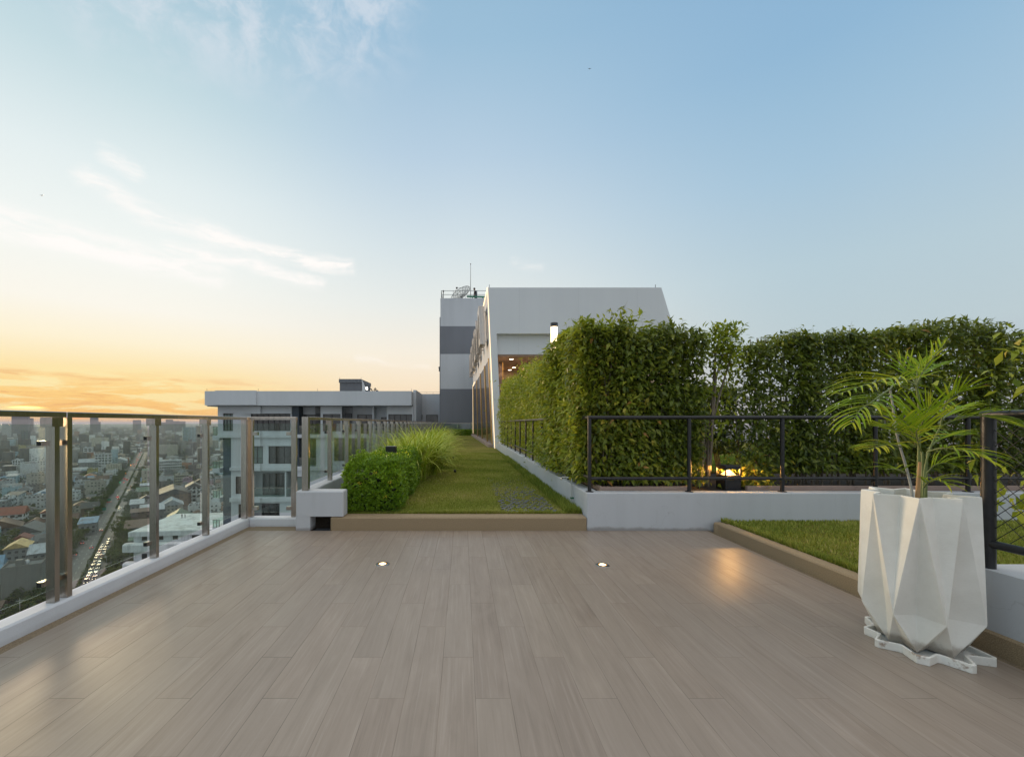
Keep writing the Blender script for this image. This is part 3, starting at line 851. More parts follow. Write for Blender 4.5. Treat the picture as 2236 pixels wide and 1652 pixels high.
# ---------------------------------------------------------------- black railings
def build_railings():
    g = 'black pipe railings on the white walls'
    W = 0.42; ZT, ZL = 1.262, 0.572
    def corner_tubes(root, pts, r, name):
        b = MB(); b.tube(pts, r, 12); return b.build(name, M['black'], root)
    root = thing('pipe_railing', (1.44, 4.82, W), 'black pipe railing on the front white wall before the tall hedge', 'railing', g)
    corner_tubes(root, [(1.42, 4.82, ZT), (11.9, 4.82, ZT)], 0.022, 'top_rail')
    corner_tubes(root, [(1.44, 4.82, ZL), (11.9, 4.82, ZL)], 0.0185, 'bottom_rail')
    for x in (1.44, 2.57, 3.625, 4.68, 5.73, 6.78, 7.83, 8.88, 9.93, 10.98):
        b = MB(); b.tube([(x, 4.82, W-0.005), (x, 4.82, ZT-0.012)], 0.0215, 12); p = b.build('post', M['black'], root)
        c = MB(); c.lathe((x, 4.82, W), [(0.045, 0.0), (0.045, 0.006), (0.03, 0.009), (0.0, 0.009)], 14)
        q = c.build('foot_plate', M['black'], p, world=False); q.data.transform(Matrix.Translation(-Vector(root.location)))
    root = thing('pipe_railing', (1.46, 10, W), 'black pipe railing on the side wall, half buried in hedge leaves', 'railing', g)
    corner_tubes(root, [(1.46, 4.85, ZT), (1.46, 15.9, ZT)], 0.022, 'top_rail')
    corner_tubes(root, [(1.46, 4.85, ZL), (1.46, 15.9, ZL)], 0.0185, 'bottom_rail')
    for k in range(11):
        y = 5.86+k*0.985
        b = MB(); b.tube([(1.46, y, W-0.005), (1.46, y, ZT-0.012)], 0.0185, 10); b.build('post', M['black'], root)
    # right railing on the corner wall, with diamond mesh
    root = thing('pipe_railing', (2.82, 1.5, 0.435), 'black pipe railing with diamond wire mesh behind the folded planter', 'railing', g)
    corner_tubes(root, [(2.82, 2.305, 1.245), (2.82, -2.5, 1.245)], 0.022, 'top_rail')
    corner_tubes(root, [(2.82, 2.28, 0.555), (2.82, -2.5, 0.565)], 0.022, 'bottom_rail')
    b = MB(); b.tube([(2.82, 2.28, 0.42), (2.82, 2.28, 1.245)], 0.0285, 16); p = b.build('post', M['black'], root)
    for y in (0.9, -0.5):
        b = MB(); b.tube([(2.82, y, 0.42), (2.82, y, 1.24)], 0.024, 10); b.build('post', M['black'], root)
    b = MB(); s = 0.062
    y = -0.6
    z0, z1 = 0.58, 1.225
    h = z1-z0
    n = int((2.2+0.6+h)/s)
    for i in range(n):
        ya = -0.6 + i*s - h
        for sg in (0, 1):
            a = [ya, z0] if sg == 0 else [ya, z1]; c = [ya+h, z1] if sg == 0 else [ya+h, z0]
            pa, pc = Vector((2.82, a[0], a[1])), Vector((2.82, c[0], c[1]))
            lo, hi = -0.6, 2.265
            if pc.y <= lo or pa.y >= hi: continue
            if pa.y < lo: pa = pa.lerp(pc, (lo-pa.y)/(pc.y-pa.y))
            if pc.y > hi: pc = pa.lerp(pc, (hi-pa.y)/(pc.y-pa.y))
            off = 0.0016 if sg else -0.0016
            pa.x += off; pc.x += off
            if (pc-pa).length > 0.01: b.tube([pa, pc], 0.0019, 4, caps=False)
    b.build('wire_mesh', M['black'], root)

# ---------------------------------------------------------------- small fittings
def build_fittings():
    for (x, y, lab) in ((835, 1231, 'round recessed floor light, the left one of two in the deck'), (1315, 1233, 'round recessed floor light, the right one of two in the deck')):
        p = PZ(x, y, 0.0)
        root = thing('floor_light', p, lab, 'floor light', 'recessed lights in the deck')
        b = MB(); b.lathe(p, [(0.0337, 0.006), (0.052, 0.005), (0.060, 0.0015), (0.061, 0.0)], 32); b.build('steel_ring', M['dark_steel'], root)
        b = MB(); b.lathe(p, [(0.0, 0.0048), (0.024, 0.0048)], 24); b.build('lens', M['lamp_core'], root)
        b = MB(); b.lathe(p, [(0.0245, 0.0046), (0.0335, 0.0046), (0.0335, 0.001)], 24); b.build('lens_rim', M['lamp_rim'], root)
    # square bollards
    def bollard(name, x, y, zb, w, h, lab, lit, power):
        root = thing(name, (x, y, zb), lab, 'bollard light', 'black garden bollard lights')
        hb = h*0.60
        b = MB(); b.box(x-w/2, x+w/2, y-w/2, y+w/2, zb, zb+hb, bev=0.006); b.build('housing', M['black'], root)
        b = MB(); b.box(x-w/2, x+w/2, y-w/2, y+w/2, zb+h*0.86, zb+h, bev=0.006); b.build('cap', M['black'], root)
        b = MB()
        for sx in (-1, 1):
            for sy in (-1, 1):
                b.box(x+sx*(w/2-0.008)-0.006, x+sx*(w/2-0.008)+0.006, y+sy*(w/2-0.008)-0.006, y+sy*(w/2-0.008)+0.006, zb+hb, zb+h*0.86)
        b.build('corner_strut', M['black'], root)
        b = MB(); b.lathe((x, y, zb+hb), [(w*0.40, 0.002), (w*0.16, h*0.16), (0.0, h*0.17)], 20); b.build('reflector', M['lamp'], root)
        point_light(name+'_glow', (x, y, zb+h*0.79), power, (1.0, 0.50, 0.13), 0.025)
    bollard('bollard_light', 3.20, 5.12, 0.405, 0.19, 0.29, 'black square bollard light glowing among the hedge trunks', True, 34.0)
    bollard('bollard_light', -1.08, 6.45, 0.15, 0.15, 0.70, 'black square bollard light sunk in the clipped shrub', True, 5.0)
    # tap on a stand pipe
    x, y = 1.365, 5.32
    root = thing('garden_tap', (x, y, 0.15), 'garden tap on a pale plastic pipe at the corner of the white wall', 'tap')
    b = MB(); b.tube([(x, y, 0.13), (x, y, 0.485), (x-0.006, y+0.006, 0.505), (x-0.03, y+0.03, 0.512), (x-0.05, y+0.05, 0.512)], 0.0105, 10); b.build('pipe', M['pvc'], root)
    b = MB(); b.box(x-0.016, x+0.025, y-0.016, y+0.016, 0.255, 0.272); b.build('pipe_clip', M['green'], root)
    b = MB(); b.tube([(x-0.05, y+0.05, 0.512), (x-0.085, y+0.085, 0.510), (x-0.10, y+0.10, 0.495), (x-0.102, y+0.102, 0.475)], [0.011, 0.012, 0.009, 0.009], 10)
    b.tube([(x-0.066, y+0.066, 0.515), (x-0.066, y+0.066, 0.55)], 0.006, 8); b.obox((x-0.066, y+0.066, 0.553), (0.02, 0.02, 0), (-0.004, 0.004, 0), (0, 0, 0.004))
    b.build('spout', M['brass'], root)
    # small spike lights in the grass
    for px, py, lab in ((990, 1000, 'small black spike light in the lawn, the farther of two'), (993, 1031, 'small black spike light in the lawn, the nearer of two')):
        p = PZ(px, py, 0.15)
        b = MB(); b.lathe(p, [(0.0, -0.01), (0.026, 0.0), (0.03, 0.05), (0.028, 0.058), (0.0, 0.05)], 14); b.tube([p+Vector((0, 0, -0.05)), p+Vector((0, 0, 0.01))], 0.008, 8)
        o = b.build('spike_light', M['black']); tag(o, lab, 'spike light', 'spike lights in the lawn')
    # tall lantern behind the hedge
    p = Vector((2.5, 11.6, 0.43))
    root = thing('lantern_post', p, 'tall black post with a lit white tube lantern rising behind the hedge', 'lantern post')
    b = MB(); b.lathe(p, [(0.085, 0), (0.085, 2.75), (0.0, 2.75)], 20); b.build('post', M['black'], root)
    b = MB(); b.lathe(p, [(0.090, 2.75), (0.090, 3.385)], 24); b.build('lantern', M['lantern'], root)
    b = MB(); b.lathe(p, [(0.10, 3.385), (0.10, 3.49), (0.08, 3.5), (0.0, 3.5)], 24); b.build('cap', M['black'], root)

# ---------------------------------------------------------------- planter
def build_planter():
    C = Vector((2.45, 2.32, 0.0)); ph = 5.0
    root = thing('folded_planter', C, 'tall white faceted cement planter holding a small palm', 'planter')
    ROT = {}
    def pt(ang, r, z, s=1.0): return (C.x+r*math.cos(R(ang)), C.y+r*math.sin(R(ang)), z)
    rng = random.Random(4)
    rim_t = [pt(ph+45*k, (0.25, 0.24, 0.225, 0.203, 0.232, 0.247, 0.225, 0.25)[k], 0.822+rng.uniform(-.004, .004)) for k in range(8)]
    rim_v = [pt(ph+22.5+45*k, 0.152, 0.818) for k in range(8)]
    mid_t = [pt(ph+22.5+45*k, (0.25, 0.24, 0.23, 0.222, 0.241, 0.25, 0.268, 0.265)[k], 0.205) for k in range(8)]
    mid_v = [pt(ph+45*k, 0.152, 0.205) for k in range(8)]
    low_t = [pt(ph+45*k, (.175, .175, .16, .132, .14, .178, .188, .19)[k], 0.022) for k in range(8)]
    low_v = [pt(ph+22.5+45*k, 0.105, 0.022) for k in range(8)]
    vs = rim_t+rim_v+mid_t+mid_v+low_t+low_v
    RT, RV, MT, MV, LT, LV = 0, 8, 16, 24, 32, 40
    fs = []
    for k in range(8):
        j = (k-1) % 8; n = (k+1) % 8
        # between rim tip k (angle a) and rim valley k (a+22.5): lower tip MT k at a+22.5, valley MV k at a
        fs += [(RT+k, MV+k, MT+k), (RT+k, MT+k, RV+k)]
        fs += [(RT+k, MT+j, MV+k), (RT+k, RV+j, MT+j)]
        fs += [(MT+k, LT+k, LV+k), (MT+k, MV+k, LT+k), (MT+k, LV+k, LT+n), (MT+k, LT+n, MV+n)]
    b = MB(); b.add(vs, fs)
    # inner face and rim, 18 mm thick
    th = 0.02
    def inn(p, z=None):
        d = Vector((p[0]-C.x, p[1]-C.y, 0)); r = d.length
        q = d.normalized()*(r-th)
        return (C.x+q.x, C.y+q.y, p[2] if z is None else z)
    it = [inn(p) for p in rim_t]; iv = [inn(p) for p in rim_v]
    dt = [inn(p, 0.60) for p in rim_v]
    dv = [pt(ph+45*k, 0.135, 0.60) for k in range(8)]
    vs2 = rim_t+rim_v+it+iv+dv+dt
    f2 = []
    for k in range(8):
        n = (k+1) % 8
        f2 += [(k, 8+k, 24+k, 16+k), (8+k, n, 16+n, 24+k)]
        f2 += [(16+k, 24+k, 40+k, 32+k), (24+k, 16+n, 32+n, 40+k)]
    b.add(vs2, f2)
    o = b.build('pot', M['cement'], root)
    import bmesh
    bm = bmesh.new(); bm.from_mesh(o.data)
    bmesh.ops.remove_doubles(bm, verts=bm.verts, dist=1e-5)
    bmesh.ops.recalc_face_normals(bm, faces=bm.faces)
    bm.to_mesh(o.data); bm.free()
    md = o.modifiers.new('soft_edges', 'BEVEL'); md.width = 0.003; md.segments = 2; md.limit_method = 'ANGLE'; md.angle_limit = R(18)
    b = MB(); b.lathe((C.x, C.y, 0.60), [(0.15, 0.10), (0.08, 0.115), (0.0, 0.11)], 24); b.build('potting_soil', M['soil'], root)
    # star saucer
    S = thing('star_saucer', C, 'white rust-stained star-shaped saucer under the folded planter', 'saucer')
    out = []; inner = []
    rr = {0: .285, 1: .262, 2: .235, 3: .192, 4: .235, 5: .268, 6: .287, 7: .29}
    base = [7, 52, 97, 148, 190, 232, 270, 309]
    for i, a in enumerate(base):
        nx = base[(i+1) % 8] + (360 if i == 7 else 0)
        rt = rr[i]
        out += [(a-5, rt), (a+5, rt)] if i == 5 else [(a-2.2, rt), (a+2.2, rt)]
        rv = 0.375*(rt+rr[(i+1) % 8]); out += [((a+nx)/2-2, rv), ((a+nx)/2+2, rv)]
    n = len(out)
    H = 0.042
    vo = [pt(a, r, z) for z in (0.0, H) for a, r in out]
    vi = [pt(a, r-0.017, z) for z in (0.012, H) for a, r in out]
    vs = vo+vi; fs = []
    for i in range(n):
        j = (i+1) % n
        fs += [(i, j, n+j, n+i), (n+i, n+j, 3*n+j, 3*n+i), (3*n+i, 3*n+j, 2*n+j, 2*n+i)]
    fs.append(tuple(range(2*n, 3*n)))
    fs.append(tuple(range(n-1, -1, -1)))
    b = MB(); b.add(vs, fs); o = b.build('saucer', M['saucer'], S); recalc(o)
    md = o.modifiers.new('soft_edges', 'BEVEL'); md.width = 0.003; md.segments = 2; md.limit_method = 'ANGLE'; md.angle_limit = R(25)
    return C

def build_palm(C):
    root = thing('potted_palm', (C.x, C.y, 0.70), 'small feathery palm with light green fronds growing in the white planter', 'palm')
    def Q(cx, cy, Y): return P(1676.2+0.251*cx, 709.3+0.251*cy, Y)
    def curve(pts, n):
        pts = [Vector(p) for p in pts]; out = []
        ex = [pts[0]*2-pts[1]] + pts + [pts[-1]*2-pts[-2]]
        segs = len(pts)-1
        for i in range(n):
            t = i/(n-1)*segs; k = min(int(t), segs-1); u = t-k
            p0, p1, p2, p3 = ex[k:k+4]
            out.append(0.5*((2*p1)+(p2-p0)*u+(2*p0-5*p1+4*p2-p3)*u*u+(3*p1-p0-3*p2+p3)*u**3))
        return out
    # canes
    for pts, r0, r1, m in (
        ([(1300, 1500, 2.29), (1312, 1150, 2.29), (1318, 760, 2.28), (1292, 520, 2.27)], 0.010, 0.007, 'palm_stem'),
        ([(1268, 1500, 2.26), (1200, 1230, 2.25), (1120, 950, 2.24), (1085, 700, 2.24), (1060, 550, 2.24)], 0.0075, 0.005, 'palm_grey'),
        ([(1345, 1500, 2.31), (1365, 1250, 2.33), (1420, 1050, 2.33), (1500, 880, 2.32)], 0.007, 0.005, 'palm_stem'),
        ([(1300, 1505, 2.25), (1310, 1350, 2.25), (1322, 1190, 2.25)], 0.013, 0.008, 'palm_cane'),
        ([(1330, 1500, 2.34), (1345, 1300, 2.35), (1340, 1100, 2.36)], 0.011, 0.006, 'palm_stem'),
        ([(1370, 1500, 2.36), (1378, 1280, 2.38), (1385, 1100, 2.4)], 0.010, 0.005, 'palm_stem')):
        cp = curve([Q(*p) for p in pts], 14)
        cp[0] = cp[0] + Vector((0, 0, -0.06))
        b = MB(); b.tube(cp, [0.8*(r0+(r1-r0)*i/13) for i in range(14)], 9); b.build('cane', M[m], root)
    rng = np.random.default_rng(12)
    # fronds: midrib points (crop units + depth), leaflets per side, longest leaflet, droop, tone
    fr = [
        ([(1290, 530, 2.27), (1200, 480, 2.20), (1060, 470, 2.14), (850, 520, 2.08), (640, 590, 2.02)], 15, 0.20, 0.55, 0.75, 0.2),
        ([(1290, 530, 2.27), (1350, 400, 2.25), (1440, 280, 2.22), (1540, 160, 2.2)], 9, 0.10, 0.05, 0.55, 0.9),
        ([(1290, 530, 2.27), (1300, 400, 2.30), (1330, 320, 2.34)], 6, 0.12, 0.0, 0.5, 0.8),
        ([(1290, 530, 2.27), (1330, 440, 2.42), (1420, 370, 2.52), (1510, 350, 2.6)], 9, 0.13, 0.3, 0.45, 0.3),
        ([(1290, 530, 2.27), (1250, 450, 2.32), (1180, 370, 2.36), (1130, 300, 2.38)], 6, 0.13, 0.1, 0.5, 0.6),
        ([(1060, 560, 2.24), (980, 610, 2.18), (900, 670, 2.13), (800, 740, 2.08), (735, 850, 2.04)], 14, 0.19, 0.7, 0.6, 0.15),
        ([(1060, 560, 2.24), (1100, 520, 2.30), (1190, 545, 2.36), (1270, 590, 2.4)], 8, 0.11, 0.35, 0.5, 0.3),
        ([(1160, 1060, 2.22), (1080, 1040, 2.16), (980, 1050, 2.10), (880, 1085, 2.06)], 11, 0.12, 0.5, 0.95, 0.2),
        ([(1200, 1000, 2.26), (1130, 930, 2.2), (1050, 890, 2.16), (980, 880, 2.12)], 11, 0.12, 0.35, 0.7, 0.3),
        ([(1290, 1050, 2.27), (1250, 930, 2.22), (1200, 850, 2.17), (1130, 800, 2.14)], 13, 0.14, 0.1, 0.6, 0.5),
        ([(1310, 1050, 2.3), (1330, 900, 2.25), (1370, 780, 2.2), (1420, 690, 2.18)], 14, 0.15, 0.15, 0.62, 0.5),
        ([(1500, 880, 2.32), (1530, 740, 2.30), (1560, 620, 2.28), (1600, 470, 2.26)], 5, 0.06, 0.0, 0.5, 0.9),
        ([(1540, 700, 2.31), (1590, 640, 2.28), (1660, 590, 2.25), (1720, 570, 2.22)], 10, 0.13, 0.15, 0.7, 0.3),
        ([(1500, 880, 2.32), (1620, 830, 2.28), (1800, 790, 2.22), (1960, 810, 2.17), (2120, 860, 2.12)], 13, 0.16, 0.45, 0.35, 0.2),
        ([(1480, 860, 2.34), (1560, 780, 2.4), (1640, 730, 2.45), (1720, 710, 2.5)], 12, 0.13, 0.3, 0.5, 0.4),
        ([(1390, 1100, 2.33), (1520, 1070, 2.25), (1680, 1090, 2.17), (1850, 1140, 2.10), (1990, 1220, 2.06)], 16, 0.13, 0.6, 0.7, 0.2),
        ([(1390, 1080, 2.36), (1480, 1000, 2.4), (1580, 960, 2.45), (1700, 960, 2.5)], 12, 0.14, 0.4, 0.35, 0.3),
        ([(1350, 1420, 2.33), (1400, 1360, 2.26), (1480, 1350, 2.2), (1560, 1390, 2.16)], 7, 0.11, 0.6, 0.85, 0.3),
        ([(1200, 1290, 2.27), (1140, 1260, 2.22), (1080, 1250, 2.18), (1020, 1255, 2.15)], 4, 0.11, 0.5, 0.6, 0.3),
        ([(1380, 1290, 2.36), (1450, 1220, 2.34), (1540, 1200, 2.32), (1640, 1230, 2.3)], 9, 0.12, 0.55, 0.6, 0.3),
        ([(1330, 1100, 2.3), (1300, 1000, 2.2), (1290, 930, 2.12), (1310, 900, 2.04)], 9, 0.13, 0.4, 0.8, 0.2),
    ]
    for pts, nl, ll, droop, tone0, lift in fr:
        nl = max(4, int(round(nl*0.95)))
        mid = curve([Q(*p) for p in pts], 28)
        f = thing_part = None
        b = MB(); b.tube(mid, [0.0042*(1-0.75*i/27)+0.0006 for i in range(28)], 6)
        fo = b.build('frond', M['palm_stem'], root)
        V = []; Fc = []; T = []; nv = 0
        for i in range(nl):
            t = 0.22+0.78*i/(nl-1)
            idx = t*27; k = min(int(idx), 26); p = mid[k].lerp(mid[k+1], idx-k)
            tg = (mid[k+1]-mid[k]).normalized()
            sd = tg.cross(Vector((0, 0, 1)))
            if sd.length < 0.15: sd = Vector((1, 0, 0))
            sd.normalize(); up = sd.cross(tg).normalized()
            shape = math.sin(math.pi*min(1, 0.22+0.72*t))**0.7
            last = (i == nl-1)
            for s in (-1, 1):
                L = 1.28*ll*shape*float(rng.uniform(0.82, 1.15))*(0.75 if last else 1)
                fwd = 0.55+0.75*t
                d0 = (sd*s*float(rng.uniform(.7, 1.1)) + tg*(fwd+0.25) + up*(lift*0.6+float(rng.uniform(0.0, .35)))).normalized()
                w = 0.0098*float(rng.uniform(0.8, 1.15))*min(1, L/0.10+0.25)
                ns = 6
                c = p.copy(); d = d0.copy(); seg = L/ns
                tn = min(1, max(0, tone0*0.7+0.05+float(rng.normal(0, 0.17))))
                rows = []
                for q in range(ns+1):
                    u = q/ns
                    ww = w*(math.sin(math.pi*min(1, 0.12+0.88*u**0.85))**0.65 if u < 1 else 0.03)*0.5
                    side = d.cross(up); side = side.normalized() if side.length > 1e-3 else sd
                    nrm = side.cross(d).normalized()
                    rows.append((c-side*ww+nrm*ww*0.5, c.copy(), c+side*ww+nrm*ww*0.5))
                    c = c + d*seg
                    d = (d + Vector((0, 0, -1))*(droop+0.08)*(0.12+0.5*u)*0.72).normalized()
                for q in range(ns+1):
                    for v in rows[q]: V.append(v[:]); T.append(tn + 0.12*(q/ns))
                for q in range(ns):
                    a = nv+q*3
                    Fc += [(a, a+1, a+4, a+3), (a+1, a+2, a+5, a+4)]
                nv += 3*(ns+1)
        o = np_mesh('leaflets', np.array(V)-np.array(root.location), np.array(Fc), M['leaf_palm'], fo, tone=T, world=False)
# ---------------------------------------------------------------- hedges and shrubs
def hedge_leaves(name, n, sampler, seed, mat, lsize, parent, gap=0.35, tonebias=0.0, gapfreq=3.2):
    """leaves spread through a hedge volume; sampler(rng, n) -> points, outward directions, depth below the surface"""
    r = np.random.default_rng(seed)
    p, out, dep = sampler(r, n)
    keep = lump(p, seed+3, gapfreq) > -1.0+gap*0.9+0*dep
    keep |= r.random(len(p)) < 0.22
    p = p[keep]; out = out[keep]; dep = dep[keep]
    n = len(p)
    rnd = r.normal(size=(n, 3))
    d = unit(out*0.75 + np.array([0, 0, -0.35]) + rnd*0.65)
    up = unit(out*0.7 + np.array([0, 0, 0.8]) + r.normal(size=(n, 3))*0.35)
    L = lsize*(0.45+0.85*r.random(n)); W = L*(0.32+0.16*r.random(n))
    v, f = leaf_cards(p, d, up, L, W, 0.10, 0.22)
    tone = np.clip(0.42 + tonebias + 0.20*lump(p, seed+5, 1.7) + 0.20*r.normal(size=n), 0, 1)
    return np_mesh(name, v, f, mat, parent, tone=np.repeat(tone, 5))

def box_sampler(x0, x1, y0, y1, z0, ztop, faces, amp=0.07, depth=0.16, seed=1, topf=None):
    """points near the faces of a lumpy box; ztop may be a function of x, y"""
    def s(r, n):
        areas = []
        for fc in faces:
            h = (ztop(0.5*(x0+x1), 0.5*(y0+y1)) if callable(ztop) else ztop)-z0
            areas.append({'f': (x1-x0)*h, 'b': (x1-x0)*h, 'l': (y1-y0)*h, 'r': (y1-y0)*h, 't': (x1-x0)*(y1-y0), 'i': (x1-x0)*h*0.7}[fc])
        areas = np.array(areas); pr = areas/areas.sum()
        ch = r.choice(len(faces), n, p=pr)
        u = r.random(n); w = r.random(n)
        x = x0+(x1-x0)*u; y = y0+(y1-y0)*w; zt = np.array(ztop(x, y)) if callable(ztop) else np.full(n, ztop)
        z = z0 + (zt-z0)*r.random(n)
        dep = r.exponential(depth, n)
        out = np.zeros((n, 3))
        for i, fc in enumerate(faces):
            m = ch == i
            if fc == 'f': y[m] = y0+dep[m]; out[m] = (0, -1, 0)
            if fc == 'b': y[m] = y1-dep[m]; out[m] = (0, 1, 0)
            if fc == 'l': x[m] = x0+dep[m]; out[m] = (-1, 0, 0)
            if fc == 'r': x[m] = x1-dep[m]; out[m] = (1, 0, 0)
            if fc == 't': out[m] = (0, 0, 1)
            if fc == 'i': out[m] = (0, -1, 0)
        if callable(ztop): zt = np.array(ztop(x, y))
        m = np.zeros(n, bool)
        for i, fc in enumerate(faces):
            if fc == 't': m |= ch == i
        z[m] = zt[m]-dep[m]*0.6
        z = np.minimum(z, zt)
        p = np.stack([x, y, z], 1)
        p += out*(amp*lump(p, seed, 2.6)+0.35*amp*lump(p, seed+1, 7.0))[:, None]
        ok = (p[:, 2] > z0-0.02)
        return p[ok], out[ok], dep[ok]
    return s

def stems(root, spots, z0, z1, seed, r0=0.012, spread=0.12, name='stem', mat='bark'):
    r = random.Random(seed)
    for (x, y) in spots:
        b = MB()
        for k in range(3):
            pts = []; px, py = x+r.uniform(-.05, .05), y+r.uniform(-.04, .04)
            for i in range(6):
                t = i/5
                pts.append((px, py, z0+(z1-z0)*t)); px += r.uniform(-spread, spread)*0.35; py += r.uniform(-spread, spread)*0.3
            b.tube(pts, [r0*(1-0.6*i/5)*r.uniform(.8, 1.2) for i in range(6)], 6)
        b.build(name, M[mat], root)

def sprigs(name, pts, seed, mat, parent, lsize=0.08):
    """thin shoots with leaves that stand out of the top of a hedge"""
    r = np.random.default_rng(seed); P_ = []; D_ = []
    for (x, y, z, h, lean) in pts:
        b = MB()
        prev = None; line = []
        a = r.uniform(-0.6, 0.6)
        for i in range(6):
            t = i/5
            line.append((x+lean*h*t*t, y+0.1*h*t*a, z-0.1+(h+0.1)*t))
        b.tube(line, [0.003*(1-0.7*i/5) for i in range(6)], 4, caps=False); b.build('shoot', M['bark'], parent)
        for i in range(int(7+h*18)):
            t = r.random(); k = min(int(t*5), 4); u = t*5-k
            q = np.array(line[k])*(1-u)+np.array(line[k+1])*u
            P_.append(q); an = r.uniform(0, 6.28); D_.append((math.cos(an), 0.6*math.sin(an), r.uniform(-.3, .6)))
    P_ = np.array(P_); D_ = unit(np.array(D_)); n = len(P_)
    v, f = leaf_cards(P_, D_, np.tile([[0, 0, 1.0]], (n, 1))+r.normal(0, .3, (n, 3)), lsize*(0.7+0.5*r.random(n)), lsize*0.38*(0.8+0.4*r.random(n)), 0.1, 0.3)
    np_mesh(name, v, f, mat, parent, tone=np.repeat(np.clip(0.5+0.2*r.normal(size=n), 0, 1), 5))

def build_hedges():
    mh, ms = M['leaf_hedge'], M['leaf_side']
    # side hedge along the lawn
    def zt(x, y): return 2.40 + 0.10*np.sin(y*1.3+0.5) + 0.07*np.sin(y*3.1) - 0.14*np.clip(6.2-y, 0, 1)*0 + 0.02*(y-5)
    root = thing('side_hedge', (1.9, 11, 0.41), 'tall bright green hedge along the right side of the lawn, spilling over the side wall', 'hedge')
    hedge_leaves('foliage', 44000, box_sampler(1.47, 2.25, 5.15, 16.6, 0.50, zt, ('l', 'l', 'l', 't', 'r'), 0.18, 0.2, 31), 32, ms, 0.092, root, 0.16, 0.05, 2.6)
    hedge_leaves('near_foliage', 17000, box_sampler(1.44, 2.1, 5.10, 8.2, 0.50, zt, ('l', 'l', 't'), 0.15, 0.10, 33), 34, ms, 0.095, root, 0.22, 0.08, 3.0)
    stems(root, [(1.78, 5.4+0.62*k) for k in range(18)], 0.40, 2.1, 35)
    sprigs('top_leaves', [(1.5+0.05*(k % 5), 5.3+k*0.55, float(zt(0, 5.3+k*0.55)), 0.10+0.08*((k*7) % 4)/3, -0.3) for k in range(20)], 36, ms, root)
    # the two columns at the corner
    def zt1(x, y): return 2.31 + 0.06*np.sin(x*9.0) + 0.16*np.exp(-((x-1.93)/0.12)**2) - 0.15*np.clip((1.50-x)/0.2, 0, 1) - 0.20*np.exp(-((x-2.10)/0.05)**2)
    root = thing('hedge_bush', (1.82, 5.3, 0.41), 'tall leafy bush forming the hedge corner, left of the notch in the hedge top', 'bush', 'tall bushes of the front hedge')
    hedge_leaves('foliage', 12500, box_sampler(1.42, 2.10, 5.05, 5.75, 0.50, zt1, ('f', 'f', 'l', 't', 'r', 'i'), 0.10, 0.18, 41), 42, mh, 0.088, root, 0.20, 0.06)
    stems(root, [(1.62, 5.25), (1.75, 5.2), (1.95, 5.3)], 0.40, 2.3, 43)
    sprigs('top_leaves', [(1.80, 5.25, 2.40, 0.18, .3), (1.93, 5.2, 2.45, 0.24, 0.35), (1.88, 5.3, 2.44, 0.2, -.2), (1.62, 5.25, 2.28, 0.12, -.4), (2.03, 5.3, 2.30, 0.15, .6), (2.07, 5.2, 2.22, 0.15, .9)], 44, mh, root)
    def zt2(x, y): return 2.30 + 0.04*np.sin(x*11) + 0.05*np.sin(x*5+1) - 0.25*np.clip((x-2.84)/0.15, 0, 1)
    root = thing('hedge_bush', (2.52, 5.35, 0.41), 'tall dark leafy bush between the notch in the hedge top and the bare trunk', 'bush', 'tall bushes of the front hedge')
    hedge_leaves('foliage', 13000, box_sampler(2.08, 2.92, 5.06, 5.75, 0.50, zt2, ('f', 'f', 'l', 't', 'r', 'i'), 0.11, 0.19, 45), 46, mh, 0.088, root, 0.22, -0.04)
    stems(root, [(2.25, 5.3), (2.5, 5.25), (2.72, 5.3)], 0.40, 2.3, 47)
    sprigs('top_leaves', [(2.20, 5.25, 2.30, 0.14, .2), (2.35, 5.3, 2.32, 0.14, -.2), (2.52, 5.2, 2.32, 0.16, .2), (2.7, 5.3, 2.34, 0.15, .3), (2.8, 5.3, 2.28, 0.16, .8)], 48, mh, root)
    # sparse young tree in the gap
    root = thing('young_tree', (3.02, 5.35, 0.41), 'sparse young tree with bare pale twisted stems in the gap of the hedge', 'tree')
    r = random.Random(5)
    b = MB()
    for k in range(5):
        pts = []
        for i in range(9):
            t = i/8
            x = 2.95+0.035*k*(1-t)+0.30*t + 0.05*math.sin(3*t+k) + (k-2)*0.05*t*t; y = 5.33+0.03*math.sin(4*t+k*1.7)
            pts.append((x, y, 0.40+1.75*t))
        b.tube(pts, [0.021*(1-0.62*i/8) for i in range(9)], 7)
    b.tube([(2.97, 5.34, 0.39), (2.985, 5.335, 0.85), (3.05, 5.33, 1.25)], [0.055, 0.036, 0.022], 9)
    b.build('trunk', M['bark'], root)
    def crown(r_, n):
        p = np.stack([r_.normal(3.27, 0.10, n), r_.normal(5.35, 0.12, n), r_.normal(2.14, 0.18, n)], 1)
        q = np.stack([r_.normal(3.16, 0.22, n//3), r_.normal(5.38, 0.12, n//3), r_.uniform(1.0, 1.75, n//3)], 1)
        p = np.concatenate([p, q]); p[:, 2] = np.minimum(p[:, 2], 2.40)
        return p, unit(p-np.array([3.12, 5.4, 1.9])), np.zeros(len(p))
    hedge_leaves('crown', 1050, crown, 51, ms, 0.085, root, 0.1, -0.05)
    # branch stubs of the bush by the bollard
    root = thing('low_shrub', (3.62, 5.25, 0.41), 'low shrub warmly lit beside the glowing bollard', 'shrub')
    def low(r_, n):
        p = np.stack([r_.normal(3.52, 0.16, n), r_.normal(5.22, 0.07, n), np.abs(r_.normal(0.0, 0.17, n))+0.42], 1)
        return p, unit(p-np.array([3.55, 5.3, 0.4])), np.zeros(n)
    hedge_leaves('foliage', 700, low, 53, mh, 0.075, root, 0.1, 0.15)
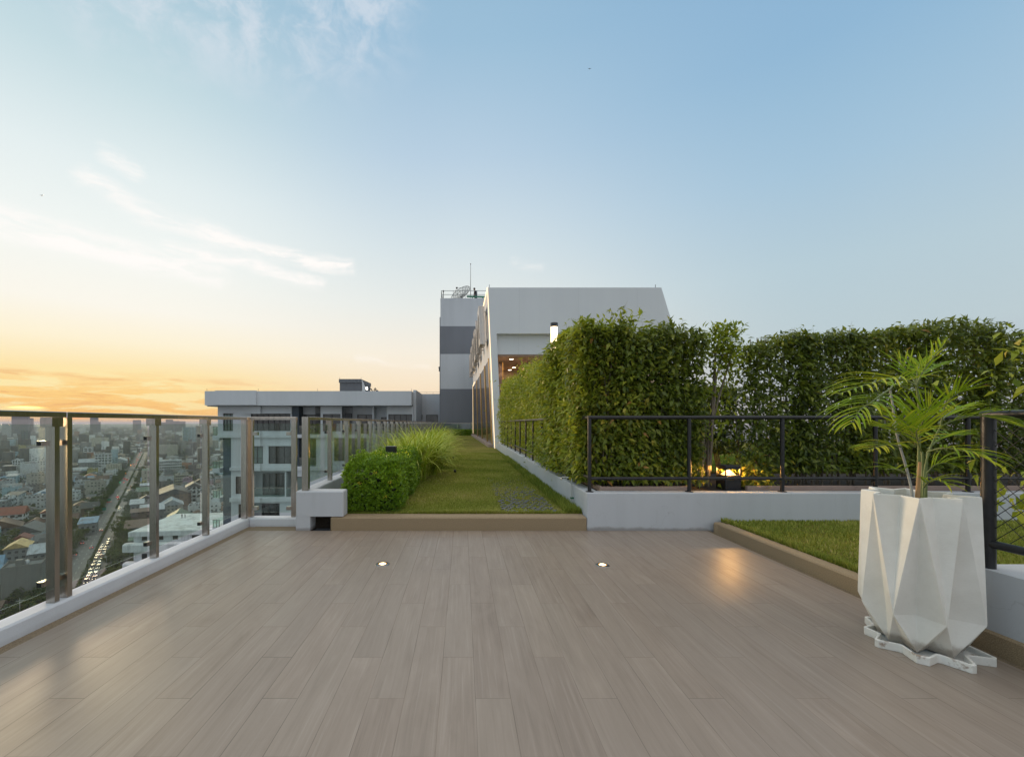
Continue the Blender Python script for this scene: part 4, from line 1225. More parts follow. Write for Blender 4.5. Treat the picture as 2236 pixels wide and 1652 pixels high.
    stems(root, [(3.5, 5.22), (3.6, 5.25)], 0.40, 0.7, 54, 0.006)
    # lower hedge behind the gap
    root = thing('back_hedge', (3.1, 6.5, 0.43), 'lower dark hedge seen through the gap beside the bare trunk', 'hedge')
    hedge_leaves('foliage', 8500, box_sampler(2.5, 4.2, 6.25, 6.75, 0.75, 1.72, ('f', 't', 'i'), 0.05, 0.15, 55), 56, mh, 0.08, root, 0.1, -0.1)
    stems(root, [(2.6+0.25*k, 6.4) for k in range(6)], 0.42, 1.2, 57)
    # long right-hand hedge, as bushes planted in a row
    labs = ['dark leafy bush of the right-hand hedge, directly right of the bare trunk',
            'dark leafy bush of the right-hand hedge, behind the third railing post',
            'dark leafy bush of the right-hand hedge, behind the left palm fronds',
            'dark leafy bush of the right-hand hedge, tallest, behind the palm crown',
            'dark leafy bush of the right-hand hedge, rightmost, behind the mesh railing']
    xs = [3.72, 4.30, 4.98, 5.80, 6.62, 9.6]
    hs = [2.27, 2.32, 2.38, 2.44, 2.38]
    for k in range(5):
        x0, x1 = xs[k]-0.13, xs[k+1]+0.13
        def zt3(x, y, k=k, h=hs[k]): return h + 0.03*np.sin(x*8+k) + 0.02*np.sin(x*3.3) + 0.06*(x-0.5*(xs[k]+xs[k+1]))
        root = thing('hedge_bush', (0.5*(x0+x1), 5.6, 0.41), labs[k], 'bush', 'tall bushes of the front hedge')
        n = int(6600*(x1-x0)/0.95)
        hedge_leaves('foliage', n, box_sampler(x0, x1, 5.26, 5.85, 0.60, zt3, ('f', 'f', 'f', 't'), 0.09, 0.2, 61+k), 71+k, mh, 0.085, root, 0.40, -0.10, 4.2)
        stems(root, [(x0+0.2+0.22*q, 5.5) for q in range(4)], 0.40, 2.3, 81+k, 0.011)
        r = random.Random(90+k)
        sp = []
        for q in range(11 if k < 4 else 14):
            x = x0+0.05+(x1-x0-0.1)*r.random(); sp.append((x, 5.35+r.uniform(0, .3), float(zt3(x, 0))-0.03, r.uniform(.05, .16), r.uniform(-.2, 1.1)))
        sprigs('top_leaves', sp, 95+k, mh, root, 0.07)
    # second row behind to close the hedge
    root = thing('back_hedge', (5.6, 6.1, 0.43), 'shadowy second row of the right-hand hedge behind the leafy bushes', 'hedge')
    hedge_leaves('foliage', 1300, box_sampler(3.9, 9.6, 5.95, 6.3, 0.75, 2.1, ('f', 'i'), 0.05, 0.12, 58), 59, mh, 0.08, root, 0.42, -0.2, 3.0)
    stems(root, [(4.0+0.4*k, 6.1) for k in range(10)], 0.42, 1.4, 60)
    # shrub at the right picture edge
    root = thing('corner_shrub', (3.42, 2.52, 0.10), 'bright leafy shrub beyond the mesh railing at the far right', 'shrub')
    def cs(r_, n):
        z = np.concatenate([r_.normal(1.58, 0.13, n*2//3), r_.normal(0.78, 0.08, n-n*2//3)])
        x = np.concatenate([r_.normal(3.60, 0.11, n*2//3), r_.normal(3.44, 0.06, n-n*2//3)])
        p = np.stack([x, r_.normal(2.55, 0.12, n), z], 1)
        return p, unit(p-np.array([3.45, 2.55, 1.0])), np.zeros(n)
    hedge_leaves('foliage', 330, cs, 63, ms, 0.085, root, 0.0, 0.1)
    stems(root, [(3.58, 2.55), (3.62, 2.6)], 0.10, 1.6, 64, 0.008, 0.05)
    build_low_plants()

def build_low_plants():
    # clipped shrub beside the step
    root = thing('clipped_shrub', (-1.07, 6.1, 0.15), 'low box-clipped bright green shrub at the left edge of the lawn', 'shrub')
    r = np.random.default_rng(101)
    def rosettes(n):
        s = box_sampler(-1.42, -0.74, 4.97, 7.4, 0.17, lambda x, y: 0.735+0.02*np.sin(x*7)+0.02*np.sin(y*5)-0.19*np.exp(-((np.asarray(x)+1.08)**2+(np.asarray(y)-6.22)**2)/0.10), ('f', 'f', 't', 't', 'r', 'l'), 0.055, 0.022, 103)
        return s(r, n)
    p, out, dep = rosettes(11500)
    # rounded shoulders and stray shoots
    ex = np.clip((np.abs(p[:, 0]+1.08)-0.24)/0.12, 0, 1); ey = np.clip((5.10-p[:, 1])/0.13, 0, 1); ez = np.clip((p[:, 2]-0.58)/0.15, 0, 1)
    p[:, 2] -= ez*0.07*np.maximum(ex, ey)**2; p[:, 1] += 0.05*ey*ez; p[:, 0] -= np.sign(p[:, 0]+1.08)*0.05*ex*ez
    stray = r.random(len(p)) < 0.09
    p[stray] += (out[stray]*0.6+np.array([0, 0, .7]))*r.uniform(.015, .065, (stray.sum(), 1))
    V = []; Fc = []; T = []
    k = 6; n = len(p)
    ax = unit(out*0.75+np.array([0, 0, 0.75])+r.normal(size=(n, 3))*0.25)
    allp = np.repeat(p, k, 0); axr = np.repeat(ax, k, 0)
    d = unit(axr*0.85 + r.normal(size=(n*k, 3))*0.62)
    L = 0.034*(0.6+0.8*r.random(n*k)); W = L*0.40
    v, f = leaf_cards(allp, d, axr+r.normal(size=(n*k, 3))*0.2, L, W, 0.08, 0.1)
    tone = np.clip(0.45+0.18*np.repeat(lump(p, 105, 4.0), k)+0.15*r.normal(size=n*k), 0, 1)
    np_mesh('foliage', v, f, M['leaf_box'], root, tone=np.repeat(tone, 5))
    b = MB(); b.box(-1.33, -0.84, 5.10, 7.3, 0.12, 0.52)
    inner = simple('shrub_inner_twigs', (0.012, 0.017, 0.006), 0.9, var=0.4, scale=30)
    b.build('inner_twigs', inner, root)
    # small yellow flowers
    b = MB(); rr = random.Random(6)
    for (px, py) in ((1438, 1932), (1559, 1929), (1539, 1987), (1500, 1890)):
        c = P(px/1.8327, py/1.8327, 4.93)
        for q in range(7):
            a = rr.uniform(0, 6.28); d = 0.018
            b.lathe((c.x+d*math.cos(a), c.y+rr.uniform(-.01, .01), c.z+d*math.sin(a)*0.6), [(0, -.006), (.007, 0), (0, .006)], 6)
    b.build('flowers', simple('yellow_flower', (0.55, 0.42, 0.03), 0.6), root)
    # striped grass tussocks
    r = np.random.default_rng(111)
    spots = [(-0.98, 7.85, 0.9, 280), (-1.35, 8.3, 0.80, 170), (-0.72, 8.6, 0.92, 260), (-1.25, 9.5, 0.88, 190), (-0.74, 10.0, 0.95, 220), (-1.2, 11.0, 0.88, 160), (-0.78, 11.6, 0.95, 180),
             (-1.2, 12.8, 0.9, 140), (-0.82, 13.4, 0.95, 150), (-1.2, 14.8, 0.88, 120), (-0.9, 15.6, 0.88, 120), (-1.1, 17.2, 0.88, 110), (-0.95, 18.4, 0.88, 110), (-1.0, 20.2, 0.88, 100), (-1.0, 22.5, 0.88, 100), (-0.9, 25, 0.88, 90)]
    for i, (x, y, h, nb) in enumerate(spots):
        lab = ('striped yellow-green grass tussock nearest the clipped shrub' if i == 0 else
               'striped yellow-green grass tussock drooping over the lawn, right of the nearest tussock' if i == 2 else
               'striped yellow-green grass tussock against the balustrade behind the clipped shrub' if i == 1 else
               'striped yellow-green grass tussock farther back in the row')
        o = thing('grass_tussock', (x, y, 0.15), lab, 'grass tussock', 'striped grass tussocks beside the lawn')
        ns = 9
        az = r.uniform(0, 6.283, nb); th = r.uniform(0.03, 0.62, nb)
        L = 1.24*h*r.uniform(0.6, 1.2, nb); bend = r.uniform(1.1, 2.9, nb)
        wd = r.uniform(0.014, 0.024, nb)
        px = np.stack([x+r.normal(0, 0.09, nb), y+r.normal(0, 0.11, nb), np.full(nb, 0.15)], 1)
        hz = np.stack([np.cos(az), np.sin(az), np.zeros(nb)], 1); sd = np.stack([-np.sin(az), np.cos(az), np.zeros(nb)], 1)
        rows = []; tns = []
        c = px.copy()
        tone = np.clip(0.5+0.2*r.normal(size=nb), 0, 1)
        for q in range(ns+1):
            u = q/ns
            ang = th + bend*u**1.6
            ww = wd*(0.65+0.35*math.sin(math.pi*min(1, u*1.4)))*(1-u**3)
            dirv = hz*np.sin(ang)[:, None]+np.array([0, 0, 1.0])*np.cos(ang)[:, None]
            nrm = np.cross(sd, dirv)
            rows.append(np.stack([c-sd*ww[:, None]-nrm*ww[:, None]*.25, c-sd*ww[:, None]*.35, c+sd*ww[:, None]*.35, c+sd*ww[:, None]-nrm*ww[:, None]*.25], 1))
            tns.append(np.stack([np.clip(tone+.35, 0, 1), tone*.45+0.1*u, tone*.45+0.1*u, np.clip(tone+.35, 0, 1)], 1))
            c = c+dirv*(L/ns)[:, None]
        v = np.stack(rows, 1).reshape(-1, 3); t = np.stack(tns, 1).reshape(-1)
        base = (np.arange(nb)*(ns+1)*4)[:, None, None]+(np.arange(ns)*4)[None, :, None]
        f = np.concatenate([base+np.array([0, 1, 5, 4]), base+np.array([1, 2, 6, 5]), base+np.array([2, 3, 7, 6])], 2).reshape(-1, 4)
        np_mesh('blades', v, f, M['leaf_spider'], o, tone=t)
    # small clipped hedge at the far end
    root = thing('end_hedge', (0.2, 36.3, 0.15), 'small dark clipped hedge at the far end of the lawn', 'hedge')
    hedge_leaves('foliage', 4500, box_sampler(-0.9, 0.85, 35.9, 36.7, 0.15, 0.62, ('f', 'f', 't'), 0.05, 0.05, 121), 122, M['leaf_box'], 0.08, root, 0.0, -0.1)
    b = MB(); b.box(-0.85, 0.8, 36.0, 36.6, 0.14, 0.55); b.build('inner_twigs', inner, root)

# ---------------------------------------------------------------- pavilion and tower
def bil(c00, c10, c11, c01, s, t):
    return (Vector(c00)*(1-s)+Vector(c10)*s)*(1-t)+(Vector(c01)*(1-s)+Vector(c11)*s)*t

def build_pavilion():
    root = thing('rooftop_pavilion', (4, 17.6, 0.15), 'white angular rooftop pavilion with a slanting side wall and light strips', 'building')
    Y0 = 17.6
    b = MB()
    # front frame: slanting pylon and deep upper box
    b.prism_y([(1.05, 6.8), (1.41-0.005, 4.9), (1.64, 0.15), (1.35, 0.15)][::-1], Y0, Y0+0.5) if False else None
    b.prism_y([(1.35, 0.14), (1.64, 0.14), (1.41, 4.9), (1.138, 4.9)], Y0, Y0+0.6)
    b.prism_y([(1.138, 4.9), (8.81, 4.9), (8.23, 6.8), (1.05, 6.8)], Y0, Y0+0.6)
    b.build('front_wall', M['pavilion'], root)
    b = MB(); b.box(1.43, 8.75, Y0+0.28, Y0+0.55, 4.08, 4.897); b.build('recessed_beam', M['pavilion'], root)
    b = MB(); b.box(1.06, 8.2, Y0+0.6, 35.9, 6.55, 6.78); b.build('roof', M['pavilion'], root)
    b = MB(); b.prism_y([(9.9, 0.14), (10.2, 0.14), (8.23, 6.79), (7.9, 6.79)], Y0+0.6, 35.9); b.build('right_wall', M['pavilion'], root)
    b = MB(); b.box(1.5, 9.0, Y0+0.3, 33, 4.0, 4.075); b.build('ceiling', M['ceiling'], root)
    b = MB(); b.box(1.75, 9.2, 23.0, 23.2, 0.4, 4.0); b.box(3.05, 3.25, 19.2, 23.0, 0.4, 4.0); b.build('inner_wall', M['inner_wall'], root)
    b = MB(); b.box(1.62, 1.80, 19.2, 19.28, 0.4, 3.95); b.build('inner_marble', M['marble'], root)
    b = MB(); b.box(1.80, 1.835, 19.19, 19.28, 0.4, 3.95); b.build('gold_strip', M['gold'], root)
    b = MB(); b.box(1.5, 9.8, Y0-0.3, 35.9, 0.1, 0.42); b.build('floor_slab', M['pavilion'], root)
    for x, y in ((2.15, 18.7), (2.6, 21.5), (2.5, 22.5), (4.5, 18.7), (6.5, 18.7)):
        b = MB(); b.lathe((x, y, 3.992), [(0.0, 0.0), (0.075, 0.0), (0.09, 0.007)], 18); b.build('downlight', M['downlight'], root)
    for x, y in ((2.15, 18.75), (2.6, 21.5), (4.5, 18.75), (5.5, 21.0), (6.5, 18.75)):
        l = bpy.data.lights.new('pavilion_light', 'AREA'); l.shape = 'DISK'; l.size = 0.14; l.energy = 26; l.color = (1.0, 0.64, 0.34)
        o = bpy.data.objects.new('pavilion_light', l); o.location = (x, y, 3.985); COL.objects.link(o)
    # slanting side wall: quad in depth s and height t
    B0, B1, T1, T0 = (1.35, Y0+0.02, 0.14), (0.90, 36.0, 0.14), (0.86, 36.0, 7.05), (1.05, Y0+0.02, 6.795)
    def S(s, t, off=0.0):
        p = bil(B0, B1, T1, T0, s, t); return p + Vector((-off, 0, off*0.04))
    def slab(bb, s0, s1, t0, t1, off0, off1, n=8, mi=0):
        for i in range(n):
            a = s0+(s1-s0)*i/n; c = s0+(s1-s0)*(i+1)/n
            vs = [S(a, t0, off0), S(c, t0, off0), S(c, t1, off0), S(a, t1, off0), S(a, t0, off1), S(c, t0, off1), S(c, t1, off1), S(a, t1, off1)]
            bb.add(vs, [(0, 1, 2, 3), (7, 6, 5, 4), (0, 4, 5, 1), (3, 2, 6, 7)] + ([(0, 3, 7, 4)] if i == 0 else []) + ([(1, 5, 6, 2)] if i == n-1 else []), mi)
    b = MB(); slab(b, 0.0, 1.0, 0.0, 1.0, -0.28, 0.0); recalc(b.build('side_wall', M['pavilion'], root))
    # marble bays between gold strips
    edges = [0.055, 0.20, 0.40, 0.64, 0.94]
    for a, c in zip(edges[:-1], edges[1:]):
        b = MB(); slab(b, a+0.008, c-0.008, 0.02, 0.575+0.01*a, 0.002, 0.012, 3); recalc(b.build('marble_panel', M['marble'], root))
    for e in edges:
        b = MB(); slab(b, e-0.007, e+0.007, 0.02, 0.58+0.01*e, 0.002, 0.045, 1); recalc(b.build('gold_strip', M['gold'], root))
    b = MB(); slab(b, 0.04, 0.96, 0.0, 0.018, 0.002, 0.22, 8); recalc(b.build('plinth', M['pink'], root))
    # light strips along the edges
    b = MB(); b.tube([S(0.0, 0.0, 0.015)+Vector((0, -0.012, 0)), S(0.0, 1.0, 0.015)+Vector((0, -0.012, 0))], 0.013, 6); b.build('light_strip', M['led'], root)
    b = MB(); b.tube([S(0.0, 1.0, 0.015), S(1.0, 1.0, 0.015)], 0.022, 6); b.build('light_strip', M['led'], root)
    b = MB(); b.tube([S(0.97, 0.03, 0.02), S(0.97, 0.6, 0.02), S(0.80, 0.605, 0.02)], 0.03, 6); b.build('light_strip', M['led'], root)
    # big edge-on box letters on brackets
    shapes = [(0.055, 0.115, 'loop'), (0.18, 0.25, 'bar'), (0.32, 0.39, 'loop'), (0.47, 0.54, 'loop'), (0.64, 0.72, 'loop'), (0.82, 0.9, 'bar')]
    for a, c, kind in shapes:
        b = MB(); t0, t1 = 0.675, 0.925; wa = (c-a)*0.24; wt = 0.045
        if kind == 'loop':
            slab(b, a, a+wa, t0, t1, 0.11, 0.36, 1); slab(b, c-wa, c, t0, t1, 0.11, 0.36, 1)
            slab(b, a+wa, c-wa, t0, t0+wt, 0.112, 0.358, 1); slab(b, a+wa, c-wa, t1-wt, t1, 0.112, 0.358, 1)
        else:
            slab(b, a+wa*1.4, c-wa*1.4, t0, t1, 0.11, 0.36, 1)
        recalc(b.build('sign_letter', M['steel'], root))
        b = MB()
        for tt in (0.70, 0.90): slab(b, a+wa*1.6, a+wa*1.9, tt, tt+0.008, 0.001, 0.109, 1)
        recalc(b.build('letter_bracket', M['steel'], root))
    # lightning rods on the roof corners
    for x in (1.13, 8.12):
        b = MB(); b.tube([(x, Y0+0.3, 6.79), (x, Y0+0.3, 7.02)], 0.011, 6); b.lathe((x, Y0+0.3, 6.8), [(0.05, 0), (0.03, 0.05), (0, 0.06)], 8)
        b.build('lightning_rod', M['black'], root)
    # seams between cladding boards of the upper box
    # ---- grey and white tower at the far end
    Y = 38.0
    root = thing('banded_tower', (0.5, Y, 0), 'grey and white banded stair tower behind the pavilion with a dish on its roof', 'tower')
    z = [GZ, 4.24, 7.37, 9.84, 12.34]
    b = MB()
    mats = [M['grey_band'], M['light_band']]
    for i, (a, c) in enumerate(zip(z[:-1], z[1:])):
        e = 0.012*(i % 2)
        b = MB(); b.box(-1.99+e, 5.8-e, Y+e, Y+9-e, a, c-0.001)
        b.build('wall_band', mats[i % 2], root)
    b = MB(); b.box(-2.10, -1.992, Y+1.0, Y+8.5, 0, 10.9); b.build('side_pier', M['grey_band'], root)
    b = MB(); b.box(-2.2, -2.11, Y+1.4, Y+1.65, 6.0, 6.3); b.lathe((-2.16, Y+1.5, 6.3), [(0.1, 0), (0.05, 0.12), (0, 0.14)], 10); b.build('wall_lamp', M['black'], root)
    b = MB(); zr = 12.34
    for zz in (zr+0.35, zr+0.70): b.tube([(-1.9, Y+0.12, zz), (5.6, Y+0.12, zz)], 0.022, 6); b.tube([(-1.9, Y+0.12, zz), (-1.9, Y+8.8, zz)], 0.022, 6)
    for k in range(8): b.tube([(-1.9+1.07*k, Y+0.12, zr-0.01), (-1.9+1.07*k, Y+0.12, zr+0.70)], 0.02, 6)
    for k in range(1, 8): b.tube([(-1.9, Y+0.12+1.2*k, zr-0.01), (-1.9, Y+0.12+1.2*k, zr+0.70)], 0.02, 6)
    b.build('roof_railing', simple('galvanised_rail', (0.2, 0.23, 0.24), 0.5, 0.4), root)
    def T(cx, cy): return P((1740+cx*0.16343)/1.8327, (1030+cy*0.16343)/1.8327, Y+1.2)
    # green pipe on the roof
    p0, p1 = T(790, 955), T(1420, 972)
    b = MB(); b.tube([p0+Vector((-.06, 0, 0)), p0, p1], [0.07, 0.09, 0.09], 12)
    for t in (0.2, 0.6, 0.9):
        q = p0.lerp(p1, t); b.box(q.x-.04, q.x+.04, q.y-.04, q.y+.04, zr-0.02, q.z-0.05)
    o = b.build('roof_pipe', simple('green_pipe_paint', (0.05, 0.22, 0.14), 0.45)); tag(o, 'green pipe along the tower roof in front of the person', 'pipe')
    # mast
    p0, p1 = T(872, 990), T(872, 170)
    b = MB(); b.tube([p0, p0.lerp(p1, .45), p1], [0.03, 0.022, 0.014], 8); b.lathe(p1, [(0.0, -0.04), (0.045, 0), (0.045, 0.06), (0, 0.09)], 10)
    o = b.build('aerial_mast', M['wire']); tag(o, 'thin aerial mast on the tower roof behind the dish', 'mast')
    # mesh satellite dish
    cdish = T(640, 900) + Vector((0, 0.3, 0.05))
    root = thing('satellite_dish', (cdish.x, cdish.y, zr), 'large dark mesh satellite dish on the tower roof', 'satellite dish')
    axis = Vector((-0.52, -0.62, 0.62)).normalized()
    ux = axis.cross(Vector((0, 0, 1))).normalized(); uy = ux.cross(axis).normalized()
    Rr = 1.02; f_ = 0.9
    def D(r_, a): return cdish + (ux*math.cos(a)+uy*math.sin(a))*r_ + axis*(r_*r_/(4*f_)-0.15)
    b = MB()
    for k in range(14):
        a = 2*math.pi*k/14; b.tube([D(0.06, a), D(0.35, a), D(0.7, a), D(Rr, a)], 0.016, 5)
    for r_ in (0.38, 0.72, Rr): b.tube([D(r_, 2*math.pi*k/36) for k in range(37)], 0.02 if r_ == Rr else 0.012, 5, caps=False)
    b.build('dish_ribs', M['wire'], root)
    m = bpy.data.materials.new('wire_gauze'); m.use_nodes = True
    nt = NT(m.node_tree); pb = m.node_tree.nodes['Principled BSDF']
    pb.inputs['Base Color'].default_value = (0.05, 0.055, 0.06, 1); pb.inputs['Alpha'].default_value = 0.30
    b = MB(); vs = []; fs = []
    for i, r_ in enumerate((0.05, 0.3, 0.55, 0.8, Rr)):
        for k in range(28): vs.append(D(r_, 2*math.pi*k/28))
    for i in range(4):
        for k in range(28): fs.append((i*28+k, i*28+(k+1) % 28, (i+1)*28+(k+1) % 28, (i+1)*28+k))
    b.add(vs, fs, 0, True); b.build('dish_mesh', m, root)
    foc = cdish+axis*0.78
    b = MB()
    for a in (0.3, 2.4, 4.5): b.tube([D(Rr*0.98, a), foc], 0.013, 5)
    b.lathe(foc-Vector((0, 0, 0.08)), [(0, 0), (.08, .02), (.08, .14), (0, .17)], 10); b.build('feed_horn', M['wire'], root)
    b = MB(); b.tube([D(0.0, 0)-axis*0.05, Vector((cdish.x, cdish.y+0.15, zr))], 0.05, 8); b.build('mount', M['wire'], root)
    # beacon on the tower corner
    q = T(205, 990); b = MB(); b.tube([q+Vector((0, 0, -.05)), q+Vector((0, 0, .52))], 0.03, 8); b.lathe(q+Vector((0, 0, .52)), [(.05, 0), (.06, .06), (.05, .18), (0, .2)], 10)
    o = b.build('roof_beacon', M['black']); tag(o, 'small dark beacon post at the tower roof corner', 'beacon')
    # person
    build_person('person', T(1000, 985)+Vector((0, 0.2, -0.78)), 'person in dark clothes standing with bowed head on the tower roof', R(-65), 1.72)

def build_person(name, base, label, rot, height, dark=True, group=None):
    s = height/1.75
    root = thing(name, base, label, 'person', group, rot)
    J = {'pelvis': (0, 0, .95, .135), 'waist': (0, -.01, 1.10, .12), 'chest': (0, -.03, 1.30, .145), 'collar': (0, -.07, 1.45, .10), 'neck': (0, -.10, 1.50, .055), 'jaw': (0, -.155, 1.57, .07), 'head': (0, -.17, 1.65, .095), 'top': (0, -.155, 1.72, .07)}
    E = [('pelvis', 'waist'), ('waist', 'chest'), ('chest', 'collar'), ('collar', 'neck'), ('neck', 'jaw'), ('jaw', 'head'), ('head', 'top')]
    for sx, n in ((-1, 'a'), (1, 'b')):
        J['hip'+n] = (sx*.10, 0, .88, .095); J['knee'+n] = (sx*.11, -.04, .49, .065); J['ankle'+n] = (sx*.11, .0, .09, .045); J['toe'+n] = (sx*.12, -.17, .035, .035)
        J['sh'+n] = (sx*.19, -.05, 1.40, .065); J['elb'+n] = (sx*.25, -.06, 1.12, .045); J['wr'+n] = (sx*.20, -.24, .97, .032); J['hand'+n] = (sx*.16, -.31, .95, .035)
        E += [('pelvis', 'hip'+n), ('hip'+n, 'knee'+n), ('knee'+n, 'ankle'+n), ('ankle'+n, 'toe'+n), ('collar', 'sh'+n), ('sh'+n, 'elb'+n), ('elb'+n, 'wr'+n), ('wr'+n, 'hand'+n)]
    keys = list(J); idx = {k: i for i, k in enumerate(keys)}
    me = bpy.data.meshes.new(name); me.from_pydata([tuple(c*s for c in J[k][:3]) for k in keys], [(idx[a], idx[b]) for a, b in E], [])
    o = bpy.data.objects.new('body', me); link(o, root)
    md = o.modifiers.new('skin', 'SKIN'); md.use_smooth_shade = True
    for i, k in enumerate(keys):
        v = me.skin_vertices[0].data[i]; v.radius = (J[k][3]*s, J[k][3]*s); v.use_root = (k == 'pelvis')
    o.modifiers.new('sub', 'SUBSURF').levels = 1; o.modifiers['sub'].render_levels = 2
    # skin above the collar and at the hands, dark clothing elsewhere
    m, nt, b = new_mat('figure_in_dark_clothes')
    c = nt.sep(nt.coord('Object'))
    isskin = nt.math('MAXIMUM', nt.math('GREATER_THAN', c[2], 1.48*s), nt.math('MULTIPLY', nt.math('LESS_THAN', c[1], -0.22*s), nt.math('GREATER_THAN', c[2], 0.8*s)))
    nt.put(b.inputs['Base Color'], nt.mix(isskin, (0.022, 0.025, 0.04), (0.30, 0.18, 0.12))); b.inputs['Roughness'].default_value = 0.8
    me.materials.append(m)
    h = MB(); h.lathe((0, -0.15*s, 1.60*s), [(0.085*s, 0.02*s), (0.108*s, 0.07*s), (0.092*s, 0.135*s), (0.05*s, 0.165*s), (0.0, 0.172*s)], 14)
    h.build('hair', M['hair'], root, world=False)
    return root

# ---------------------------------------------------------------- apartment wing beyond the lawn
def build_apartment():
    Y = 40.0
    root = thing('apartment_building', (-13, Y, GZ), 'pale grey apartment block with ribbon windows beyond the lawn', 'building')
    def X(x): return (x-CX)/F*Y
    def Z(y): return CAMH+(CY-y)/F*Y
    def box(name, x0, x1, y0, y1, d0, d1, mat, parent=root):
        b = MB(); b.box(X(x0), X(x1), Y+d0, Y+d1, Z(y0), Z(y1)); return b.build(name, M[mat], parent)
    def wall(bands, name='wall'):
        """bands: (x0, x1, ytop, ybottom, openings) filled round the openings"""
        b = MB()
        for x0, x1, yt, yb, ops, d0, d1 in bands:
            xs = sorted({x0, x1, *[v for o in ops for v in o[:2] if x0 < v < x1]})
            for a, c in zip(xs[:-1], xs[1:]):
                m = 0.5*(a+c); cuts = sorted([(o[2], o[3]) for o in ops if o[0] <= m <= o[1]])
                y = yt
                for (t, u) in cuts:
                    if t > y: b.box(X(a), X(c), Y+d0, Y+d1, Z(t), Z(y))
                    y = max(y, u)
                if y < yb: b.box(X(a), X(c), Y+d0, Y+d1, Z(yb), Z(y))
        return b.build(name, M['apartment'], root)
    def window(x0, x1, y0, y1, d, panes, transom=None, mat='window', hood=False, proud=0.0):
        """framed window: frame part with a pane under it"""
        zt, zb = Z(y0), Z(y1); xa, xb = X(x0), X(x1); fw = 0.055
        b = MB(); y_ = Y+d
        b.box(xa, xb, y_-0.05, y_+0.05, zt-fw, zt); b.box(xa, xb, y_-0.05, y_+0.05, zb, zb+fw)
        b.box(xa, xa+fw, y_-0.05, y_+0.05, zb+fw, zt-fw); b.box(xb-fw, xb, y_-0.05, y_+0.05, zb+fw, zt-fw)
        for k in range(1, panes):
            xm = xa+(xb-xa)*k/panes; b.box(xm-fw*.5, xm+fw*.5, y_-0.045, y_+0.045, zb+fw, zt-fw)
        if transom:
            zz = Z(transom); b.box(xa+fw, xb-fw, y_-0.04, y_+0.04, zz-fw*.5, zz+fw*.5)
        f = b.build('window_frame', M['frame'], root)
        b = MB(); b.box(xa+0.01, xb-0.01, y_+0.02, y_+0.035, zb+0.01, zt-0.01); b.build('pane', M[mat], f)
        if hood:
            b = MB(); b.box(xa-0.12, xb+0.12, Y-0.14+proud, Y-0.001+proud, zt+0.03, zt+0.09); b.build('window_hood', M['apartment'], root)
        return f
    # top floor
    top = [(486.9, 508.4, 902.3, 940.5), (547.5, 634, 902.9, 940.5), (636.5, 702, 886.6, 948)]
    top2 = [(704.5, 743.3, 903.4, 941.2), (746, 846.6, 886.6, 948), (847.5, 899.5, 904, 945)]
    wall([(475.3, 901.5, 886.6, 949, top+top2, 0.0, 0.35)])
    wall([(475.3, 504, 949, 955.5, [], 0.0, 0.35), (504, 901.5, 955.5, 1020, [(535.5, 573.7, 973.7, 1012), (585.9, 635.3, 973.7, 1012), (638, 690, 955.5, 1018), (729, 752, 956, 1006), (760, 800, 956, 1006)], 0.02, 0.37)])
    wall([(504, 901.5, 1027, 1086, [(514, 537, 1040, 1078), (553, 636, 1028.7, 1084.8), (645.5, 664, 1040, 1074)], 0.02, 0.37),
          (504, 901.5, 1095, 1150, [(553, 610, 1098, 1140), (520, 532, 1100, 1140)], 0.02, 0.37)])
    # body behind and below
    b = MB(); b.box(X(475.3)+0.01, X(901)-0.01, Y+1.5, Y+13, GZ, Z(887)); b.box(X(504), X(901), Y+0.03, Y+1.5, GZ, Z(1150)); b.build('body', M['apartment'], root)
    box('recessed_slate_panel', 475.3, 503.6, 955.5, 1400, 0.9, 1.45, 'slate')
    # bay that stands proud
    b = MB(); b.box(X(534), X(571), Y-0.25, Y-0.001, Z(903), Z(887)); b.box(X(534), X(571), Y-0.25, Y-0.001, Z(949), Z(941)); b.box(X(530), X(571), Y-0.25, Y-0.001, Z(973), Z(957)); b.box(X(530), X(571), Y-0.25, Y-0.001, Z(1020), Z(1012.5))
    b.build('bay_wall', M['apartment'], root)
    # ledges
    for (a, c) in ((949, 955.4), (1020, 1026.8), (1086, 1094.8)):
        box('ledge', 502.5 if a > 950 else 476, 901.5, c, a, -0.14, 0.36, 'apartment')
        box('ledge', 530, 572, c, a, -0.40, -0.141, 'apartment')
    # parapet band
    b = MB(); b.box(X(459.5), X(900.5), Y-0.9, Y-0.55, Z(885.5), Z(855)); b.box(X(459.5), X(482), Y-0.55, Y+12.5, Z(887.4), Z(855.3)); b.box(X(482), X(900.5), Y-0.55, Y+1.2, Z(886.3), Z(884.5)); b.box(X(482), X(900.5), Y+12, Y+12.5, Z(887), Z(855.4))
    b.box(X(900.5)-0.3, X(900.5), Y-0.55, Y+5.9, Z(886), Z(855.2)); b.build('parapet', M['apartment'], root)
    b = MB(); b.box(X(484), X(571), Y-1.12, Y-0.902, Z(885), Z(854.2)); b.build('parapet_bay', M['apartment'], root)
    b = MB(); b.box(X(482), X(900.5)-0.3, Y-0.5, Y+12, Z(884.4), Z(880)); b.build('roof_slab', M['light_band'], root)
    for x in (461, 698, 899.7, 571):
        b = MB(); b.tube([(X(x)+0.02, Y-0.7, Z(855)), (X(x)+0.02, Y-0.7, Z(849.5))], 0.012, 5); b.build('lightning_rod', M['black'], root)
    # windows
    window(486.9, 508.4, 902.3, 940.5, 0.12, 3, 929, 'pale_window', True)
    window(547.5, 634, 902.9, 940.5, 0.12, 7, 928, 'window', True)
    window(535.5, 573.7, 973.7, 1012, 0.10, 3, 1000, 'pale_window', True)
    window(585.9, 635.3, 973.7, 1012, 0.12, 3, 1000, 'window', True)
